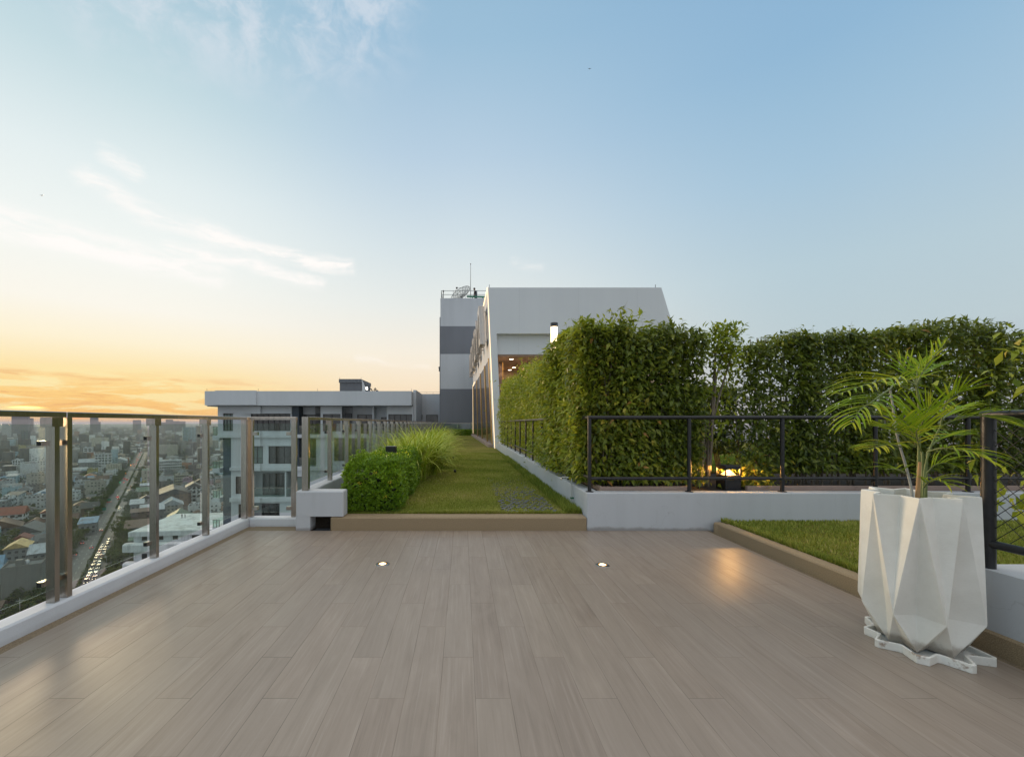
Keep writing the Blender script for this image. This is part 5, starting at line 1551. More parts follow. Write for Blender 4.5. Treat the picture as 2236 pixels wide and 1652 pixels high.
    window(514, 537, 1040, 1078, 0.12, 2, 1066, 'window')
    window(645.5, 664, 1040, 1074, 0.12, 1, None, 'pale_window')
    window(520, 532, 1100, 1140, 0.12, 1)
    window(704.5, 743.3, 903.4, 941.2, 0.12, 2)
    window(847.5, 899.5, 904, 945, 0.12, 4)
    window(729, 752, 956, 1006, 0.12, 2, 994); window(760, 800, 956, 1006, 0.12, 3, 994)
    # loggias
    b = MB(); b.box(X(636.5), X(702), Y+1.2, Y+1.3, Z(1020), Z(886.6)); b.box(X(746), X(846.6), Y+1.3, Y+1.4, Z(950), Z(886.6)); b.box(X(553), X(636), Y+1.3, Y+1.4, Z(1086), Z(1027)); b.box(X(553), X(610), Y+1.3, Y+1.4, Z(1142), Z(1095))
    b.build('loggia_wall', M['apartment'], root)
    b = MB()
    for (xa, xb, ya) in ((636.5, 702, 948), (746, 846.6, 948), (638, 690, 1018), (553, 636, 1084.8)):
        b.box(X(xa), X(xb), Y+0.36, Y+1.2, Z(ya)-0.1, Z(ya))
    b.build('loggia_floor', M['apartment'], root)
    box('navy_wall', 636.6, 651.5, 1019, 886.7, 0.10, 1.19, 'navy')
    window(652.7, 691, 904, 947, 1.14, 2)
    window(660, 689, 960, 1017, 1.14, 2)
    window(773, 812.5, 904, 947, 1.24, 2)
    window(826.5, 838.7, 910, 947, 1.24, 1)
    window(560, 620, 1036, 1084, 1.24, 4)
    window(558, 606, 1104, 1141, 1.24, 3)
    box('fin_wall', 812.8, 815.3, 948, 886.7, 0.02, 1.29, 'apartment'); box('fin_wall', 844, 846.5, 948, 886.7, 0.02, 1.29, 'apartment')
    box('fin_wall', 699.5, 701.9, 948, 886.7, 0.02, 1.2, 'apartment'); box('fin_wall', 743.6, 745.9, 948, 886.7, -0.01, 1.3, 'apartment'); box('fin_wall', 621, 624, 1084, 1028.8, 0.05, 1.29, 'apartment')
    box('dark_recess', 815.5, 843.8, 947, 887, 1.0, 1.28, 'slate') if False else None
    # air-conditioner louvres
    for xa, xb in ((687.7, 699.3), (747, 768)):
        b = MB()
        for k in range(9):
            x = X(xa)+(X(xb)-X(xa))*k/8; b.box(x-0.015, x+0.015, Y+0.1, Y+0.14, Z(947), Z(887))
        for yy in (888, 906, 926): b.box(X(xa), X(xb), Y+0.141, Y+0.18, Z(yy)-0.04, Z(yy))
        b.build('louvre', M['frame'], root)
        b = MB(); x = 0.5*(X(xa)+X(xb))
        for zz in (Z(912), Z(934)):
            b.box(x-0.28, x+0.28, Y+0.4, Y+0.75, zz-0.35, zz+0.45)
        b.build('cooling_unit', M['dark_grey'], root)
    # balcony railings of glass
    for xa, xb, ya, yb in ((637, 699, 930, 947), (638, 690, 1000, 1017), (553.5, 636, 1064, 1084), (815.5, 843.8, 931, 947)):
        b = MB(); b.box(X(xa), X(xb), Y+0.10, Y+0.14, Z(ya)-0.05, Z(ya)); 
        r = b.build('balcony_rail', M['steel'], root)
        b = MB(); b.box(X(xa), X(xb), Y+0.115, Y+0.125, Z(yb), Z(ya)-0.05); b.build('pane', M['glass'], r)
    # balconies at the left flank
    for yt, yf in ((920.5, 948), (996, 1020), (1060, 1085), (1125, 1150)):
        b = MB(); b.box(X(459.5), X(475.2), Y+0.3, Y+4, Z(yf)-0.55, Z(yf)-0.12); f = b.build('flank_balcony', M['apartment'], root)
        b = MB(); b.box(X(459.6), X(475.2), Y+0.32, Y+0.34, Z(yf)-0.12, Z(yt)-0.5); b.box(X(459.6), X(459.6)+0.02, Y+0.34, Y+4, Z(yf)-0.12, Z(yt)-0.5); b.build('pane', M['glass'], f)
        b = MB(); b.box(X(459.5), X(475.2), Y+0.30, Y+0.36, Z(yt)-0.5, Z(yt)-0.45)
        for xx in (460.5, 468, 474): b.box(X(xx)-.02, X(xx)+.02, Y+0.341, Y+0.38, Z(yf)-0.12, Z(yt)-0.5)
        b.build('balcony_rail', M['steel'], f)
    # right-hand set-back wing
    b = MB(); Y2 = Y+6.0
    def X2(x): return (x-CX)/F*Y2
    def Z2(y): return CAMH+(CY-y)/F*Y2
    b.box(X(901.5), X2(961)+0.2, Y2, Y2+6, GZ, Z2(859.7)); b.box(X(901)-0.01, X(901.5)+0.25, Y+0.36, Y2+1, GZ, Z2(860)); b.build('set_back_wing', M['apartment'], root)
    for (xa, xb, ya, yb) in ((909, 922, 905, 915.6), (930, 955.8, 905, 926)):
        b = MB(); x0, x1, z0, z1 = X2(xa), X2(xb), Z2(yb), Z2(ya)
        b.box(x0, x1, Y2-0.04, Y2-0.002, z1-.06, z1); b.box(x0, x1, Y2-0.04, Y2-0.002, z0, z0+.06); b.box(x0, x0+.06, Y2-0.04, Y2-0.002, z0+.06, z1-.06); b.box(x1-.06, x1, Y2-0.04, Y2-0.002, z0+.06, z1-.06)
        b.box(0.5*(x0+x1)-.03, 0.5*(x0+x1)+.03, Y2-0.035, Y2-0.002, z0+.06, z1-.06)
        f = b.build('window_frame', M['frame'], root)
        b = MB(); b.box(x0+.02, x1-.02, Y2-0.02, Y2-0.003, z0+.02, z1-.02); b.build('pane', M['window'], f)
    b = MB(); zz = Z2(859.7); b.tube([(X2(903), Y2+.2, zz+0.2), (X2(959), Y2+.2, zz+0.2)], 0.02, 5)
    for k in range(5): x = X2(903+14*k); b.tube([(x, Y2+.2, zz-0.01), (x, Y2+.2, zz+0.2)], 0.015, 5)
    b.build('roof_railing', M['steel'], root)
    # stair box on the roof
    q = lambda x, y: P(x, y, Y+3)
    b = MB(); b.box(q(741.5, 0).x, q(787.5, 0).x, Y+3, Y+7.5, Z(884), q(0, 835.5).z); b.build('stair_box', M['dark_grey'], root)
    b = MB(); b.box(q(740.5, 0).x, q(788.5, 0).x, Y+2.85, Y+7.6, q(0, 835.4).z, q(0, 827.5).z); b.build('stair_box_cap', M['dark_grey'], root)
    b = MB(); b.prism_y([(q(788.6, 0).x, q(0, 862).z), (q(802, 0).x, q(0, 862).z), (q(788.6, 0).x, q(0, 829).z)], Y+3.2, Y+3.5); b.build('stair_box_buttress', M['apartment'], root)
    for x in (741.6, 788.3):
        b = MB(); b.tube([(q(x, 0).x, Y+3, q(0, 827.6).z), (q(x, 0).x, Y+3, q(0, 823).z)], 0.012, 5); b.build('lightning_rod', M['black'], root)
    # floodlight and ladder hoops on the roof
    p = Vector((X(795.2), Y+1.0, Z(846.3)))
    rt = thing('floodlight', (p.x, p.y, Z(857)), 'lit floodlight on the apartment roof beside the stair box', 'floodlight')
    b = MB(); b.tube([(p.x, p.y, Z(884)), (p.x, p.y, p.z-0.1)], 0.02, 6); b.box(p.x-.16, p.x+.12, p.y+.02, p.y+.14, p.z-.22, p.z-.02); b.build('bracket', M['black'], rt)
    b = MB(); b.obox(p+Vector((0, 0, .02)), (0.085, 0, 0.03), (0, 0.03, 0), (-0.03, 0, 0.14)); b.build('lens', M['flood'], rt)
    for i, (px, lab) in enumerate(((804.5, 'dark ladder hoop over the apartment roof edge, nearer the floodlight'), (816.5, 'dark ladder hoop with a valve over the apartment roof edge, farther from the floodlight'))):
        b = MB(); x = X(px)
        pts = [(x-0.16, Y+0.6, Z(884)), (x-0.15, Y+0.6, Z(850)), (x-0.02, Y+0.6, Z(846.2)), (x+0.10, Y+0.6, Z(847.5)), (x+0.22, Y+0.6, Z(852)), (x+0.28, Y+0.6, Z(884))]
        if i: pts = [(x-0.10, Y+0.6, Z(884)), (x-0.12, Y+0.6, Z(850)), (x-0.02, Y+0.6, Z(845.6)), (x+0.06, Y+0.6, Z(848)), (x-0.0, Y+0.6, Z(851.5))]
        b.tube(pts, 0.05, 7)
        if i: b.box(x+0.05, x+0.26, Y+.5, Y+.7, Z(857), Z(850.5)); b.box(x-0.12, x+0.3, Y+.5, Y+.7, Z(857), Z(854.5)) if False else None
        o = b.build('ladder_hoop', M['black']); tag(o, lab, 'ladder', 'ladder hoops on the apartment roof')
# ---------------------------------------------------------------- the city below
ROT = math.atan2(0.582, 0.813)
DV = Vector((-0.582, 0.813, 0)); RV = Vector((0.813, 0.582, 0)); ORG = Vector((-39, 0, 0))
def ST(s, t, z=GZ): 
    p = ORG+DV*s+RV*t; return Vector((p.x, p.y, z))
def toST(x, y):
    v = Vector((x, y, 0))-ORG; return v.dot(DV), v.dot(RV)
def G(x, y, z=GZ):
    return PZ(x, y, z)

def facade_mat(name, use_attr):
    m, nt, b = new_mat(name)
    if use_attr:
        tone = nt.attr('tone')
        col = nt.ramp(tone, [(0.0, (0.06, 0.06, 0.06)), (0.30, (0.11, 0.11, 0.108)), (0.52, (0.20, 0.205, 0.20)), (0.66, (0.36, 0.375, 0.37)), (0.78, (0.58, 0.61, 0.61)), (0.88, (0.36, 0.31, 0.25)), (0.93, (0.25, 0.35, 0.40)), (0.97, (0.26, 0.13, 0.08))], 'CONSTANT')
        pv = nt.vmath('MULTIPLY', nt.pos(), (1, 1, 1))
    else:
        oi = nt.node('ShaderNodeObjectInfo'); col = oi.outputs['Color']; pv = nt.coord('Object')
    nrm = nt.node('ShaderNodeTexCoord').outputs['Normal'] if not use_attr else nt.node('ShaderNodeNewGeometry').outputs['Normal']
    n3 = nt.sep(nrm); p3 = nt.sep(pv)
    ax = nt.math('ABSOLUTE', n3[0]); ay = nt.math('ABSOLUTE', n3[1]); az = nt.math('ABSOLUTE', n3[2])
    usey = nt.math('GREATER_THAN', ax, ay)
    u = nt.math('ADD', nt.math('MULTIPLY', p3[1], usey), nt.math('MULTIPLY', p3[0], nt.math('SUBTRACT', 1.0, usey)))
    uu = nt.math('DIVIDE', nt.math('ADD', u, 5000.6), 2.9); vv = nt.math('DIVIDE', nt.math('ADD', p3[2], 300.0 if not use_attr else 78.8+310), 3.1)
    fu = nt.math('FRACT', uu); fv = nt.math('FRACT', vv)
    inu = nt.math('MULTIPLY', nt.math('GREATER_THAN', fu, 0.22), nt.math('LESS_THAN', fu, 0.72))
    inv = nt.math('MULTIPLY', nt.math('GREATER_THAN', fv, 0.32), nt.math('LESS_THAN', fv, 0.74))
    wn = nt.node('ShaderNodeTexWhiteNoise', noise_dimensions='3D'); nt.put(wn.inputs['Vector'], nt.comb(nt.math('FLOOR', uu), nt.math('FLOOR', vv), usey))
    there = nt.math('GREATER_THAN', wn.outputs['Value'], 0.3)
    win = nt.math('MULTIPLY', nt.math('MULTIPLY', inu, inv), nt.math('MULTIPLY', there, nt.math('LESS_THAN', az, 0.5)))
    slab = nt.math('MULTIPLY', nt.math('LESS_THAN', fv, 0.09), nt.math('LESS_THAN', az, 0.5))
    grime = nt.noise(nt.vmath('MULTIPLY', pv, (0.7, 0.7, 0.25)), 0.8, 5, 0.65)
    base = nt.mix(nt.maprange(grime, 0.35, 0.7, 0.0, 0.38), col, (0.13, 0.12, 0.105))
    base = nt.mix(nt.math('MULTIPLY', slab, 0.28), base, (0.05, 0.05, 0.05))
    base = nt.mix(nt.math('MULTIPLY', win, 0.86), base, (0.035, 0.04, 0.045))
    nt.put(b.inputs['Base Color'], base); b.inputs['Roughness'].default_value = 0.8
    b.inputs['Specular IOR Level'].default_value = 0.2
    return m

def tin_mat():
    m, nt, b = new_mat('roof_sheeting')
    oi = nt.node('ShaderNodeObjectInfo'); pv = nt.coord('Object')
    s = nt.sep(pv)
    rib = nt.math('SINE', nt.math('MULTIPLY', s[0], 9.0))
    g = nt.noise(nt.vmath('MULTIPLY', pv, (0.5, 0.18, 0.5)), 1.0, 5, 0.65)
    c = nt.mix(nt.maprange(g, 0.4, 0.72, 0.0, 0.55), oi.outputs['Color'], (0.085, 0.062, 0.045))
    c = nt.mix(nt.maprange(rib, 0.4, 1.0, 0.0, 0.16), c, (0.05, 0.05, 0.05))
    nt.put(b.inputs['Base Color'], c); b.inputs['Roughness'].default_value = 0.6
    return m

WALLC = {'white': (0.66, 0.69, 0.70, 1), 'cream': (0.52, 0.50, 0.42, 1), 'grey': (0.27, 0.285, 0.29, 1), 'beige': (0.42, 0.40, 0.35, 1), 'pale blue': (0.34, 0.50, 0.56, 1),
         'brown': (0.16, 0.115, 0.09, 1), 'concrete': (0.19, 0.19, 0.18, 1), 'yellow': (0.46, 0.42, 0.18, 1), 'pink': (0.44, 0.31, 0.38, 1), 'dark blue': (0.045, 0.065, 0.10, 1), 'pale grey': (0.46, 0.49, 0.50, 1)}
ROOFC = {'grey sheet': (0.115, 0.12, 0.12, 1), 'dark sheet': (0.055, 0.056, 0.056, 1), 'rusty sheet': (0.12, 0.07, 0.045, 1), 'red tile': (0.23, 0.062, 0.038, 1), 'brown tile': (0.10, 0.055, 0.038, 1), 'blue sheet': (0.14, 0.26, 0.38, 1),
         'pale sheet': (0.40, 0.44, 0.47, 1), 'green sheet': (0.05, 0.12, 0.075, 1), 'orange tile': (0.28, 0.11, 0.04, 1), 'concrete': (0.18, 0.185, 0.18, 1), 'yellow sheet': (0.55, 0.40, 0.16, 1), 'white': (0.62, 0.66, 0.66, 1)}

CITY = {}
def city_building(name, x, y, w, d, h, rot, wall, roof, rooftype, label, cat, group=None, windows=None, winmat='window', extras=True, seed=0, painted=True):
    """front-centre of the footprint at x, y; w across, d deep"""
    r = random.Random(seed+int(abs(x)*7+y))
    root = thing(name, (x, y, GZ+0.12), label, cat, group, rot)
    wm = CITY['facade'] if painted else CITY['plain']
    b = MB(); b.box(-w/2, w/2, 0, d, -0.5, h)
    par = 0.0
    if rooftype == 'flat':
        par = min(1.1, h*0.1)
        t = 0.25
        b.box(-w/2, w/2, 0, t, h, h+par); b.box(-w/2, w/2, d-t, d, h, h+par); b.box(-w/2, -w/2+t, t, d-t, h, h+par); b.box(w/2-t, w/2, t, d-t, h, h+par)
    o = b.build('wall', wm, root, world=False); o.color = WALLC[wall]
    b = MB(); ov = 0.7
    if rooftype == 'flat':
        b.box(-w/2+0.26, w/2-0.26, 0.26, d-0.26, h+0.01, h+0.08)
    elif rooftype == 'gable':
        rh = min(0.30*w, 5)
        b.prism_y([(-w/2-ov, h-0.25), (w/2+ov, h-0.25), (0, h+rh)], -ov, d+ov)
    elif rooftype == 'gable_side':
        rh = min(0.28*d, 5)
        b.prism_x([(-ov, h-0.25), (d+ov, h-0.25), (d/2, h+rh)], -w/2-ov, w/2+ov)
    elif rooftype == 'hip':
        rh = min(0.3*min(w, d), 4.5); k = min(w, d)*0.42
        vs = [(-w/2-ov, -ov, h-.1), (w/2+ov, -ov, h-.1), (w/2+ov, d+ov, h-.1), (-w/2-ov, d+ov, h-.1)]
        if w >= d: vs += [(-w/2+k, d/2, h+rh), (w/2-k, d/2, h+rh)]; fs = [(0, 1, 5, 4), (2, 3, 4, 5), (1, 2, 5), (3, 0, 4), (3, 2, 1, 0)]
        else: vs += [(0, k, h+rh), (0, d-k, h+rh)]; fs = [(0, 1, 4), (1, 2, 5, 4), (2, 3, 5), (3, 0, 4, 5), (3, 2, 1, 0)]
        b.add(vs, fs)
    elif rooftype == 'shed':
        b.prism_x([(-ov, h-0.15), (d+ov, h+0.12*d), (d+ov, h+0.12*d+0.15), (-ov, h+0.02)], -w/2-ov, w/2+ov)
        b.prism_x([(0, h), (d, h), (d, h+0.12*d-0.2), ], -w/2+.05, w/2-.05)
    if b.v:
        o = b.build('roof', CITY['sheet'] if rooftype != 'flat' else CITY['slab'], root, world=False); o.color = ROOFC[roof]
        if rooftype == 'flat' and extras:
            b = MB(); k = r.uniform(2.2, 3.6); px = r.uniform(-w/2+2.5, w/2-2.5) if w > 6 else 0; py = r.uniform(d*0.4, d*0.75)
            b.box(px-k/2, px+k/2, py-k/2, py+k/2, h+0.081, h+2.6); q = b.build('stair_hut', wm if painted else CITY['plain'], root, world=False); q.color = WALLC[wall]
            if r.random() < 0.7:
                b = MB(); b.lathe((px+k, py+r.uniform(-1, 1), h+0.08), [(0.8, 0), (0.8, 1.7), (0, 2.0)], 10); b.build('water_tank', CITY['tank'], root, world=False)
    if windows:
        fl, cf, cs, sx = windows       # floors, columns on the front, on the side, which side is seen
        fh = h/fl
        for f in range(fl):
            z0 = f*fh+fh*0.34; z1 = f*fh+fh*0.80
            for c in range(cf):
                cw = w/cf; xa = -w/2+cw*(c+0.2); xb = -w/2+cw*(c+0.8)
                b = MB(); b.box(xa, xb, -0.06, -0.003, z0, z1); b.box(xa-.12, xb+.12, -0.22, -0.003, z0-0.16, z0-0.003, 1); b.build('window', [M[winmat], CITY['sill']], root, world=False)
            for c in range(cs):
                cw = d/cs; ya = cw*(c+0.2); yb = cw*(c+0.8); e = w/2*sx
                b = MB(); b.box(e+0.003*sx, e+0.06*sx, ya, yb, z0, z1); b.build('window', M[winmat], root, world=False)
    return root

OCC = []
def free(x, y, rad):
    for (a, b, c) in OCC:
        if (a-x)**2+(b-y)**2 < (rad+c)**2: return False
    return True

def hero(name, x0, x1, ytop, ybase, depth, wall, roof, rooftype, label, cat, windows=None, group=None, rot=ROT, **kw):
    """a building whose front base line is seen at ybase between x0 and x1"""
    p = G(0.5*(x0+x1), ybase)
    w = (x1-x0)/F*p.y
    w /= abs(math.cos(rot)-(p.x/p.y)*math.sin(rot))
    h = (ybase-ytop)/F*p.y
    c = p+Vector((-math.sin(rot), math.cos(rot), 0))*depth/2
    OCC.append((c.x, c.y, 0.45*math.hypot(w, depth)))
    return city_building(name, p.x, p.y, w, depth, h, rot, wall, roof, rooftype, label, cat, group, windows, **kw)

def build_city():
    CITY['facade'] = facade_mat('town_facade', False); CITY['far'] = facade_mat('far_town_facade', True)
    CITY['sheet'] = tin_mat()
    m, nt, b = new_mat('town_plain_wall'); oi = nt.node('ShaderNodeObjectInfo')
    gr = nt.noise(nt.vmath('MULTIPLY', nt.coord('Object'), (0.5, 0.5, 0.12)), 1.0, 6, 0.7)
    nt.put(b.inputs['Base Color'], nt.mix(nt.maprange(gr, 0.42, 0.75, 0.0, 0.5), oi.outputs['Color'], (0.10, 0.095, 0.085))); b.inputs['Roughness'].default_value = 0.85; CITY['plain'] = m
    m, nt, b = new_mat('town_flat_roof'); oi = nt.node('ShaderNodeObjectInfo')
    gr = nt.noise(nt.coord('Object'), 0.35, 6, 0.7)
    nt.put(b.inputs['Base Color'], nt.mix(nt.maprange(gr, 0.4, 0.7, 0.0, 0.5), oi.outputs['Color'], (0.12, 0.115, 0.105))); b.inputs['Roughness'].default_value = 0.9; CITY['slab'] = m
    CITY['tank'] = simple('steel_water_tank', (0.4, 0.42, 0.44), 0.35, 0.6); CITY['sill'] = simple('concrete_sill', (0.35, 0.35, 0.33), 0.8)
    # ground
    m, nt, b = new_mat('town_ground')
    p = nt.pos()
    a = nt.noise(p, 0.013, 8, 0.68); c = nt.noise(p, 0.09, 6, 0.7)
    g = nt.ramp(c, [(0.3, (0.035, 0.034, 0.032)), (0.5, (0.065, 0.063, 0.058)), (0.7, (0.12, 0.115, 0.105))])
    g = nt.mix(nt.maprange(a, 0.46, 0.56), g, (0.03, 0.045, 0.018))
    nt.put(b.inputs['Base Color'], g); b.inputs['Roughness'].default_value = 0.95
    b = MB(); b.add([(-17000, -400, GZ), (17000, -400, GZ), (17000, 22000, GZ), (-17000, 22000, GZ)], [(0, 1, 2, 3)])
    tag(b.build('ground', m), kind='structure')
    # road
    asph = simple('worn_road', (0.155, 0.15, 0.14), 0.75, var=0.22, scale=0.12)
    def strip(name, s0, s1, t0, t1, dz, mat, kind='structure'):
        b = MB(); n = 12
        for i in range(n):
            a = s0+(s1-s0)*i/n; c = s0+(s1-s0)*(i+1)/n
            b.add([ST(a, t0, GZ+dz), ST(a, t1, GZ+dz), ST(c, t1, GZ+dz), ST(c, t0, GZ+dz)], [(0, 1, 2, 3)])
        return tag(b.build(name, mat), kind=kind)
    strip('road', 120, 1420, -10.0, 8.0, 0.10, asph)
    pave = simple('pavement_slabs', (0.10, 0.097, 0.09), 0.9, var=0.25, scale=0.5)
    for a, c, nm in ((-12.8, -10.0, 'pavement'), (8.0, 10.8, 'pavement')):
        b = MB(); vs = [ST(120, a, GZ), ST(120, c, GZ), ST(1420, c, GZ), ST(1420, a, GZ)]; vs += [v+Vector((0, 0, .25)) for v in vs]
        b.add(vs, [(4, 5, 6, 7), (0, 1, 5, 4), (1, 2, 6, 5), (2, 3, 7, 6), (3, 0, 4, 7)]); tag(b.build(nm, pave), kind='structure')
    paint = simple('road_paint', (0.5, 0.49, 0.45), 0.7, var=0.2, scale=0.5)
    b = MB()
    for t in (-7.0, -3.9, 4.3):
        s = 150
        while s < 1000: 
            b.add([ST(s, t-.1, GZ+.106), ST(s, t+.1, GZ+.106), ST(s+3.5, t+.1, GZ+.106), ST(s+3.5, t-.1, GZ+.106)], [(0, 1, 2, 3)]); s += 10
    tag(b.build('lane_markings', paint), kind='structure')
    # planted median
    b = MB()
    for s0, s1 in ((150, 470), (486, 640), (655, 1380)):
        vs = [ST(s0, -.75, GZ+.1), ST(s0, .75, GZ+.1), ST(s1, .75, GZ+.1), ST(s1, -.75, GZ+.1)]; vs += [v+Vector((0, 0, .22)) for v in vs]
        b.add(vs, [(4, 5, 6, 7), (0, 1, 5, 4), (1, 2, 6, 5), (2, 3, 7, 6), (3, 0, 4, 7)])
    tag(b.build('median_kerb', pave), kind='structure')
    r = np.random.default_rng(140); n = 9000
    s = r.uniform(150, 1380, n)*1.0; ok = ~(((s > 468) & (s < 488)) | ((s > 638) & (s < 657))); s = s[ok]; n = len(s)
    tt = r.normal(0, 0.42, n); zz = GZ+0.3+np.abs(r.normal(0.35, 0.3, n))
    pts = np.stack([ORG.x+DV.x*s+RV.x*tt, DV.y*s+RV.y*tt, zz], 1)
    v, f = leaf_cards(pts, r.normal(size=(n, 3)), r.normal(size=(n, 3)), r.uniform(.5, 1.0, n), r.uniform(.4, .7, n))
    tag(np_mesh('median_hedge', v, f, M['leaf_city'], tone=np.repeat(np.clip(.5+.25*r.normal(size=n), 0, 1), 5)), kind='stuff')

    # ---- buildings one can pick out
    H = hero; L = -1
    # far towers on the skyline
    H('skyscraper', 25, 46, 906, 955, 60, 'dark blue', 'concrete', 'flat', 'dark stepped skyscraper, tallest on the skyline under the sunset', 'skyscraper', rot=R(38), extras=False)
    H('skyscraper', 46, 61.5, 897, 955, 55, 'dark blue', 'concrete', 'flat', 'dark upper slab joined to the stepped skyscraper on the skyline', 'skyscraper', rot=R(38), extras=False)
    H('skyscraper', 61.5, 71, 913, 953, 40, 'dark blue', 'concrete', 'flat', 'grey-blue slab tower just behind the stepped skyscraper', 'skyscraper', rot=R(38), extras=False)
    H('skyscraper', 87, 109, 914, 953, 55, 'dark blue', 'concrete', 'flat', 'dark square tower with a rooftop box, left of the doubled post', 'skyscraper', rot=R(38))
    H('skyscraper', 196.5, 214, 912, 951, 50, 'dark blue', 'concrete', 'flat', 'lone grey tower on the skyline between the first and second posts', 'skyscraper', rot=R(38), extras=False)
    H('skyscraper', 214, 219, 921, 951, 40, 'dark blue', 'concrete', 'flat', 'lower shoulder of the lone grey skyline tower', 'skyscraper', rot=R(38), extras=False)
    H('skyscraper', 290, 308, 917, 948, 50, 'dark blue', 'concrete', 'flat', 'short hazy tower on the skyline left of the second post', 'skyscraper', rot=R(38))
    for (a, c, yt), lab in zip(((348, 362, 922), (362, 378, 916), (378, 392, 919), (392, 405, 920)), ('first, lowest block', 'second, tallest block', 'third block', 'fourth, narrow block')):
        H('skyscraper', a, c, yt, 946, 70, 'dark blue', 'concrete', 'flat', lab+' from the left in the hazy cluster beyond the white towers', 'skyscraper', rot=R(36), extras=False)
    H('skyscraper', 4, 20, 925, 958, 50, 'pale grey', 'concrete', 'flat', 'pale twin-topped tower left of the stepped skyscraper', 'skyscraper', rot=R(38))
    H('tower_block', 45.5, 62, 941, 974, 30, 'dark blue', 'concrete', 'flat', 'dark blue tower with a white ladder of balconies in front of the stepped skyscraper', 'tower block', (9, 2, 0, 1), winmat='pale_window')
    H('tower_block', 84, 109, 935, 964, 40, 'cream', 'concrete', 'flat', 'wide cream block below the dark square tower', 'tower block')
    H('tower_block', 399, 428, 933, 969, 34, 'pale blue', 'concrete', 'flat', 'pale gridded tower with a sloping top, left of the third post', 'tower block', (12, 9, 0, 1), winmat='pale_window')
    H('tower_block', 428, 440, 930, 962, 40, 'concrete', 'concrete', 'flat', 'grey-brown tower close behind the pale gridded tower', 'tower block')
    H('office_block', 339, 388, 973, 1004, 42, 'beige', 'concrete', 'flat', 'big beige ribbed office slab with a dark central strip', 'office block', painted=False)
    H('hotel_block', 338, 397, 1006, 1036, 18, 'white', 'white', 'flat', 'long white block with green-blue windows below the beige slab', 'apartment block', (5, 12, 2, 1))
    H('cinema_block', 197, 234, 957, 982, 60, 'cream', 'concrete', 'flat', 'large blank cream building with a stepped side, between the first and second posts', 'building', painted=False)
    H('apartment_block', 27, 44, 1005, 1040, 22, 'white', 'concrete', 'flat', 'white apartment wing with small windows, left of the blank white wall', 'apartment block', (6, 3, 2, 1))
    H('apartment_block', 44, 88, 1012, 1044, 30, 'white', 'rusty sheet', 'flat', 'blank-walled white building with a brown roof garden', 'apartment block', painted=False)
    H('apartment_block', 88, 115, 988, 1028, 26, 'pale grey', 'concrete', 'flat', 'tall white apartment block with stacked side balconies left of the doubled post', 'apartment block', (9, 4, 2, 1))
    H('apartment_block', 207, 243, 992, 1032, 24, 'white', 'concrete', 'flat', 'stepped white apartment block left of the road, mid distance', 'apartment block', (7, 5, 2, 1))
    H('apartment_block', 182, 201, 978, 1003, 26, 'white', 'concrete', 'flat', 'slim white block with side windows right of the doubled post', 'apartment block', (6, 2, 3, 1))
    H('school_block', 33, 74, 973, 990, 26, 'yellow', 'brown tile', 'flat', 'long yellow building with a brown front, below the dark blue tower', 'building')
    H('town_house', 13, 35, 988, 1012, 18, 'pale blue', 'concrete', 'flat', 'pale turquoise house among white ones at the left edge', 'house')
    H('brick_block', 171, 195, 993, 1014, 24, 'brown', 'rusty sheet', 'flat', 'brown brick block right of the doubled post', 'building')
    H('warehouse', 171, 214, 1009, 1034, 22, 'grey', 'pale sheet', 'gable_side', 'grey open-fronted warehouse with a pale roof edge, right of the doubled post', 'warehouse')
    H('market_hall', 244, 276, 1006, 1020, 40, 'pale grey', 'pale sheet', 'gable', 'pale metal-roofed hall beside the road, mid distance', 'warehouse')
    H('temple_house', 179, 207, 1041, 1054, 20, 'cream', 'orange tile', 'hip', 'house with a steep orange tiled hip roof right of the doubled post', 'house')
    H('town_house', 209, 236, 1046, 1070, 14, 'white', 'brown tile', 'gable_side', 'white house with a round emblem niche beside the road trees', 'house')
    H('row_house', 346, 380, 1043, 1068, 14, 'pale grey', 'concrete', 'flat', 'blank pale grey block with stacked side balconies right of the second post', 'building', painted=False)
    H('apartment_block', 382, 412, 1037, 1060, 16, 'cream', 'concrete', 'flat', 'cream apartment house with open balconies and a pale roof sheet', 'apartment block', (4, 6, 0, -1))
    H('gable_block', 407, 440, 1062, 1096, 16, 'white', 'grey sheet', 'gable', 'white four-storey gabled house left of the third post', 'house', (4, 3, 0, -1))
    H('warehouse', 343, 418, 1078, 1106, 40, 'brown', 'dark sheet', 'gable', 'large dark-roofed market shed with a white ridge strip', 'warehouse')
    H('shop_block', 284, 313, 1100, 1122, 16, 'grey', 'pale sheet', 'shed', 'shop block with a broad pale blue metal roof beside the road', 'shop')
    H('shop_block', 306, 358, 1113, 1136, 18, 'concrete', 'pale sheet', 'shed', 'wide shop block under a pale blue metal roof, nearest the road', 'shop')
    H('town_house', 447, 466, 1050, 1078, 14, 'pink', 'concrete', 'flat', 'lilac-pink block seen past the third post', 'house')
    # near white building with people on the roof
    p = G(378, 1260); p = P(380, 1158, 142)
    zt = p.z
    root = thing('white_block', (p.x, p.y, GZ), 'white flat-roofed block with a deep eave and curved corner balconies, close below the kerb', 'building', None, R(8))
    h = zt-GZ
    b = MB(); b.box(-13, 24, 1.2, 28, 0, h-1.6); b.build('wall', CITY['plain'], root, world=False).color = WALLC['white']
    b = MB(); b.box(-14, 25, 0, 29, h-1.6, h-0.1); b.build('eave', CITY['plain'], root, world=False).color = WALLC['white']
    b = MB(); b.box(-13.7, 24.7, 0.3, 28.7, h-0.098, h); b.build('roof', CITY['slab'], root, world=False).color = ROOFC['white']
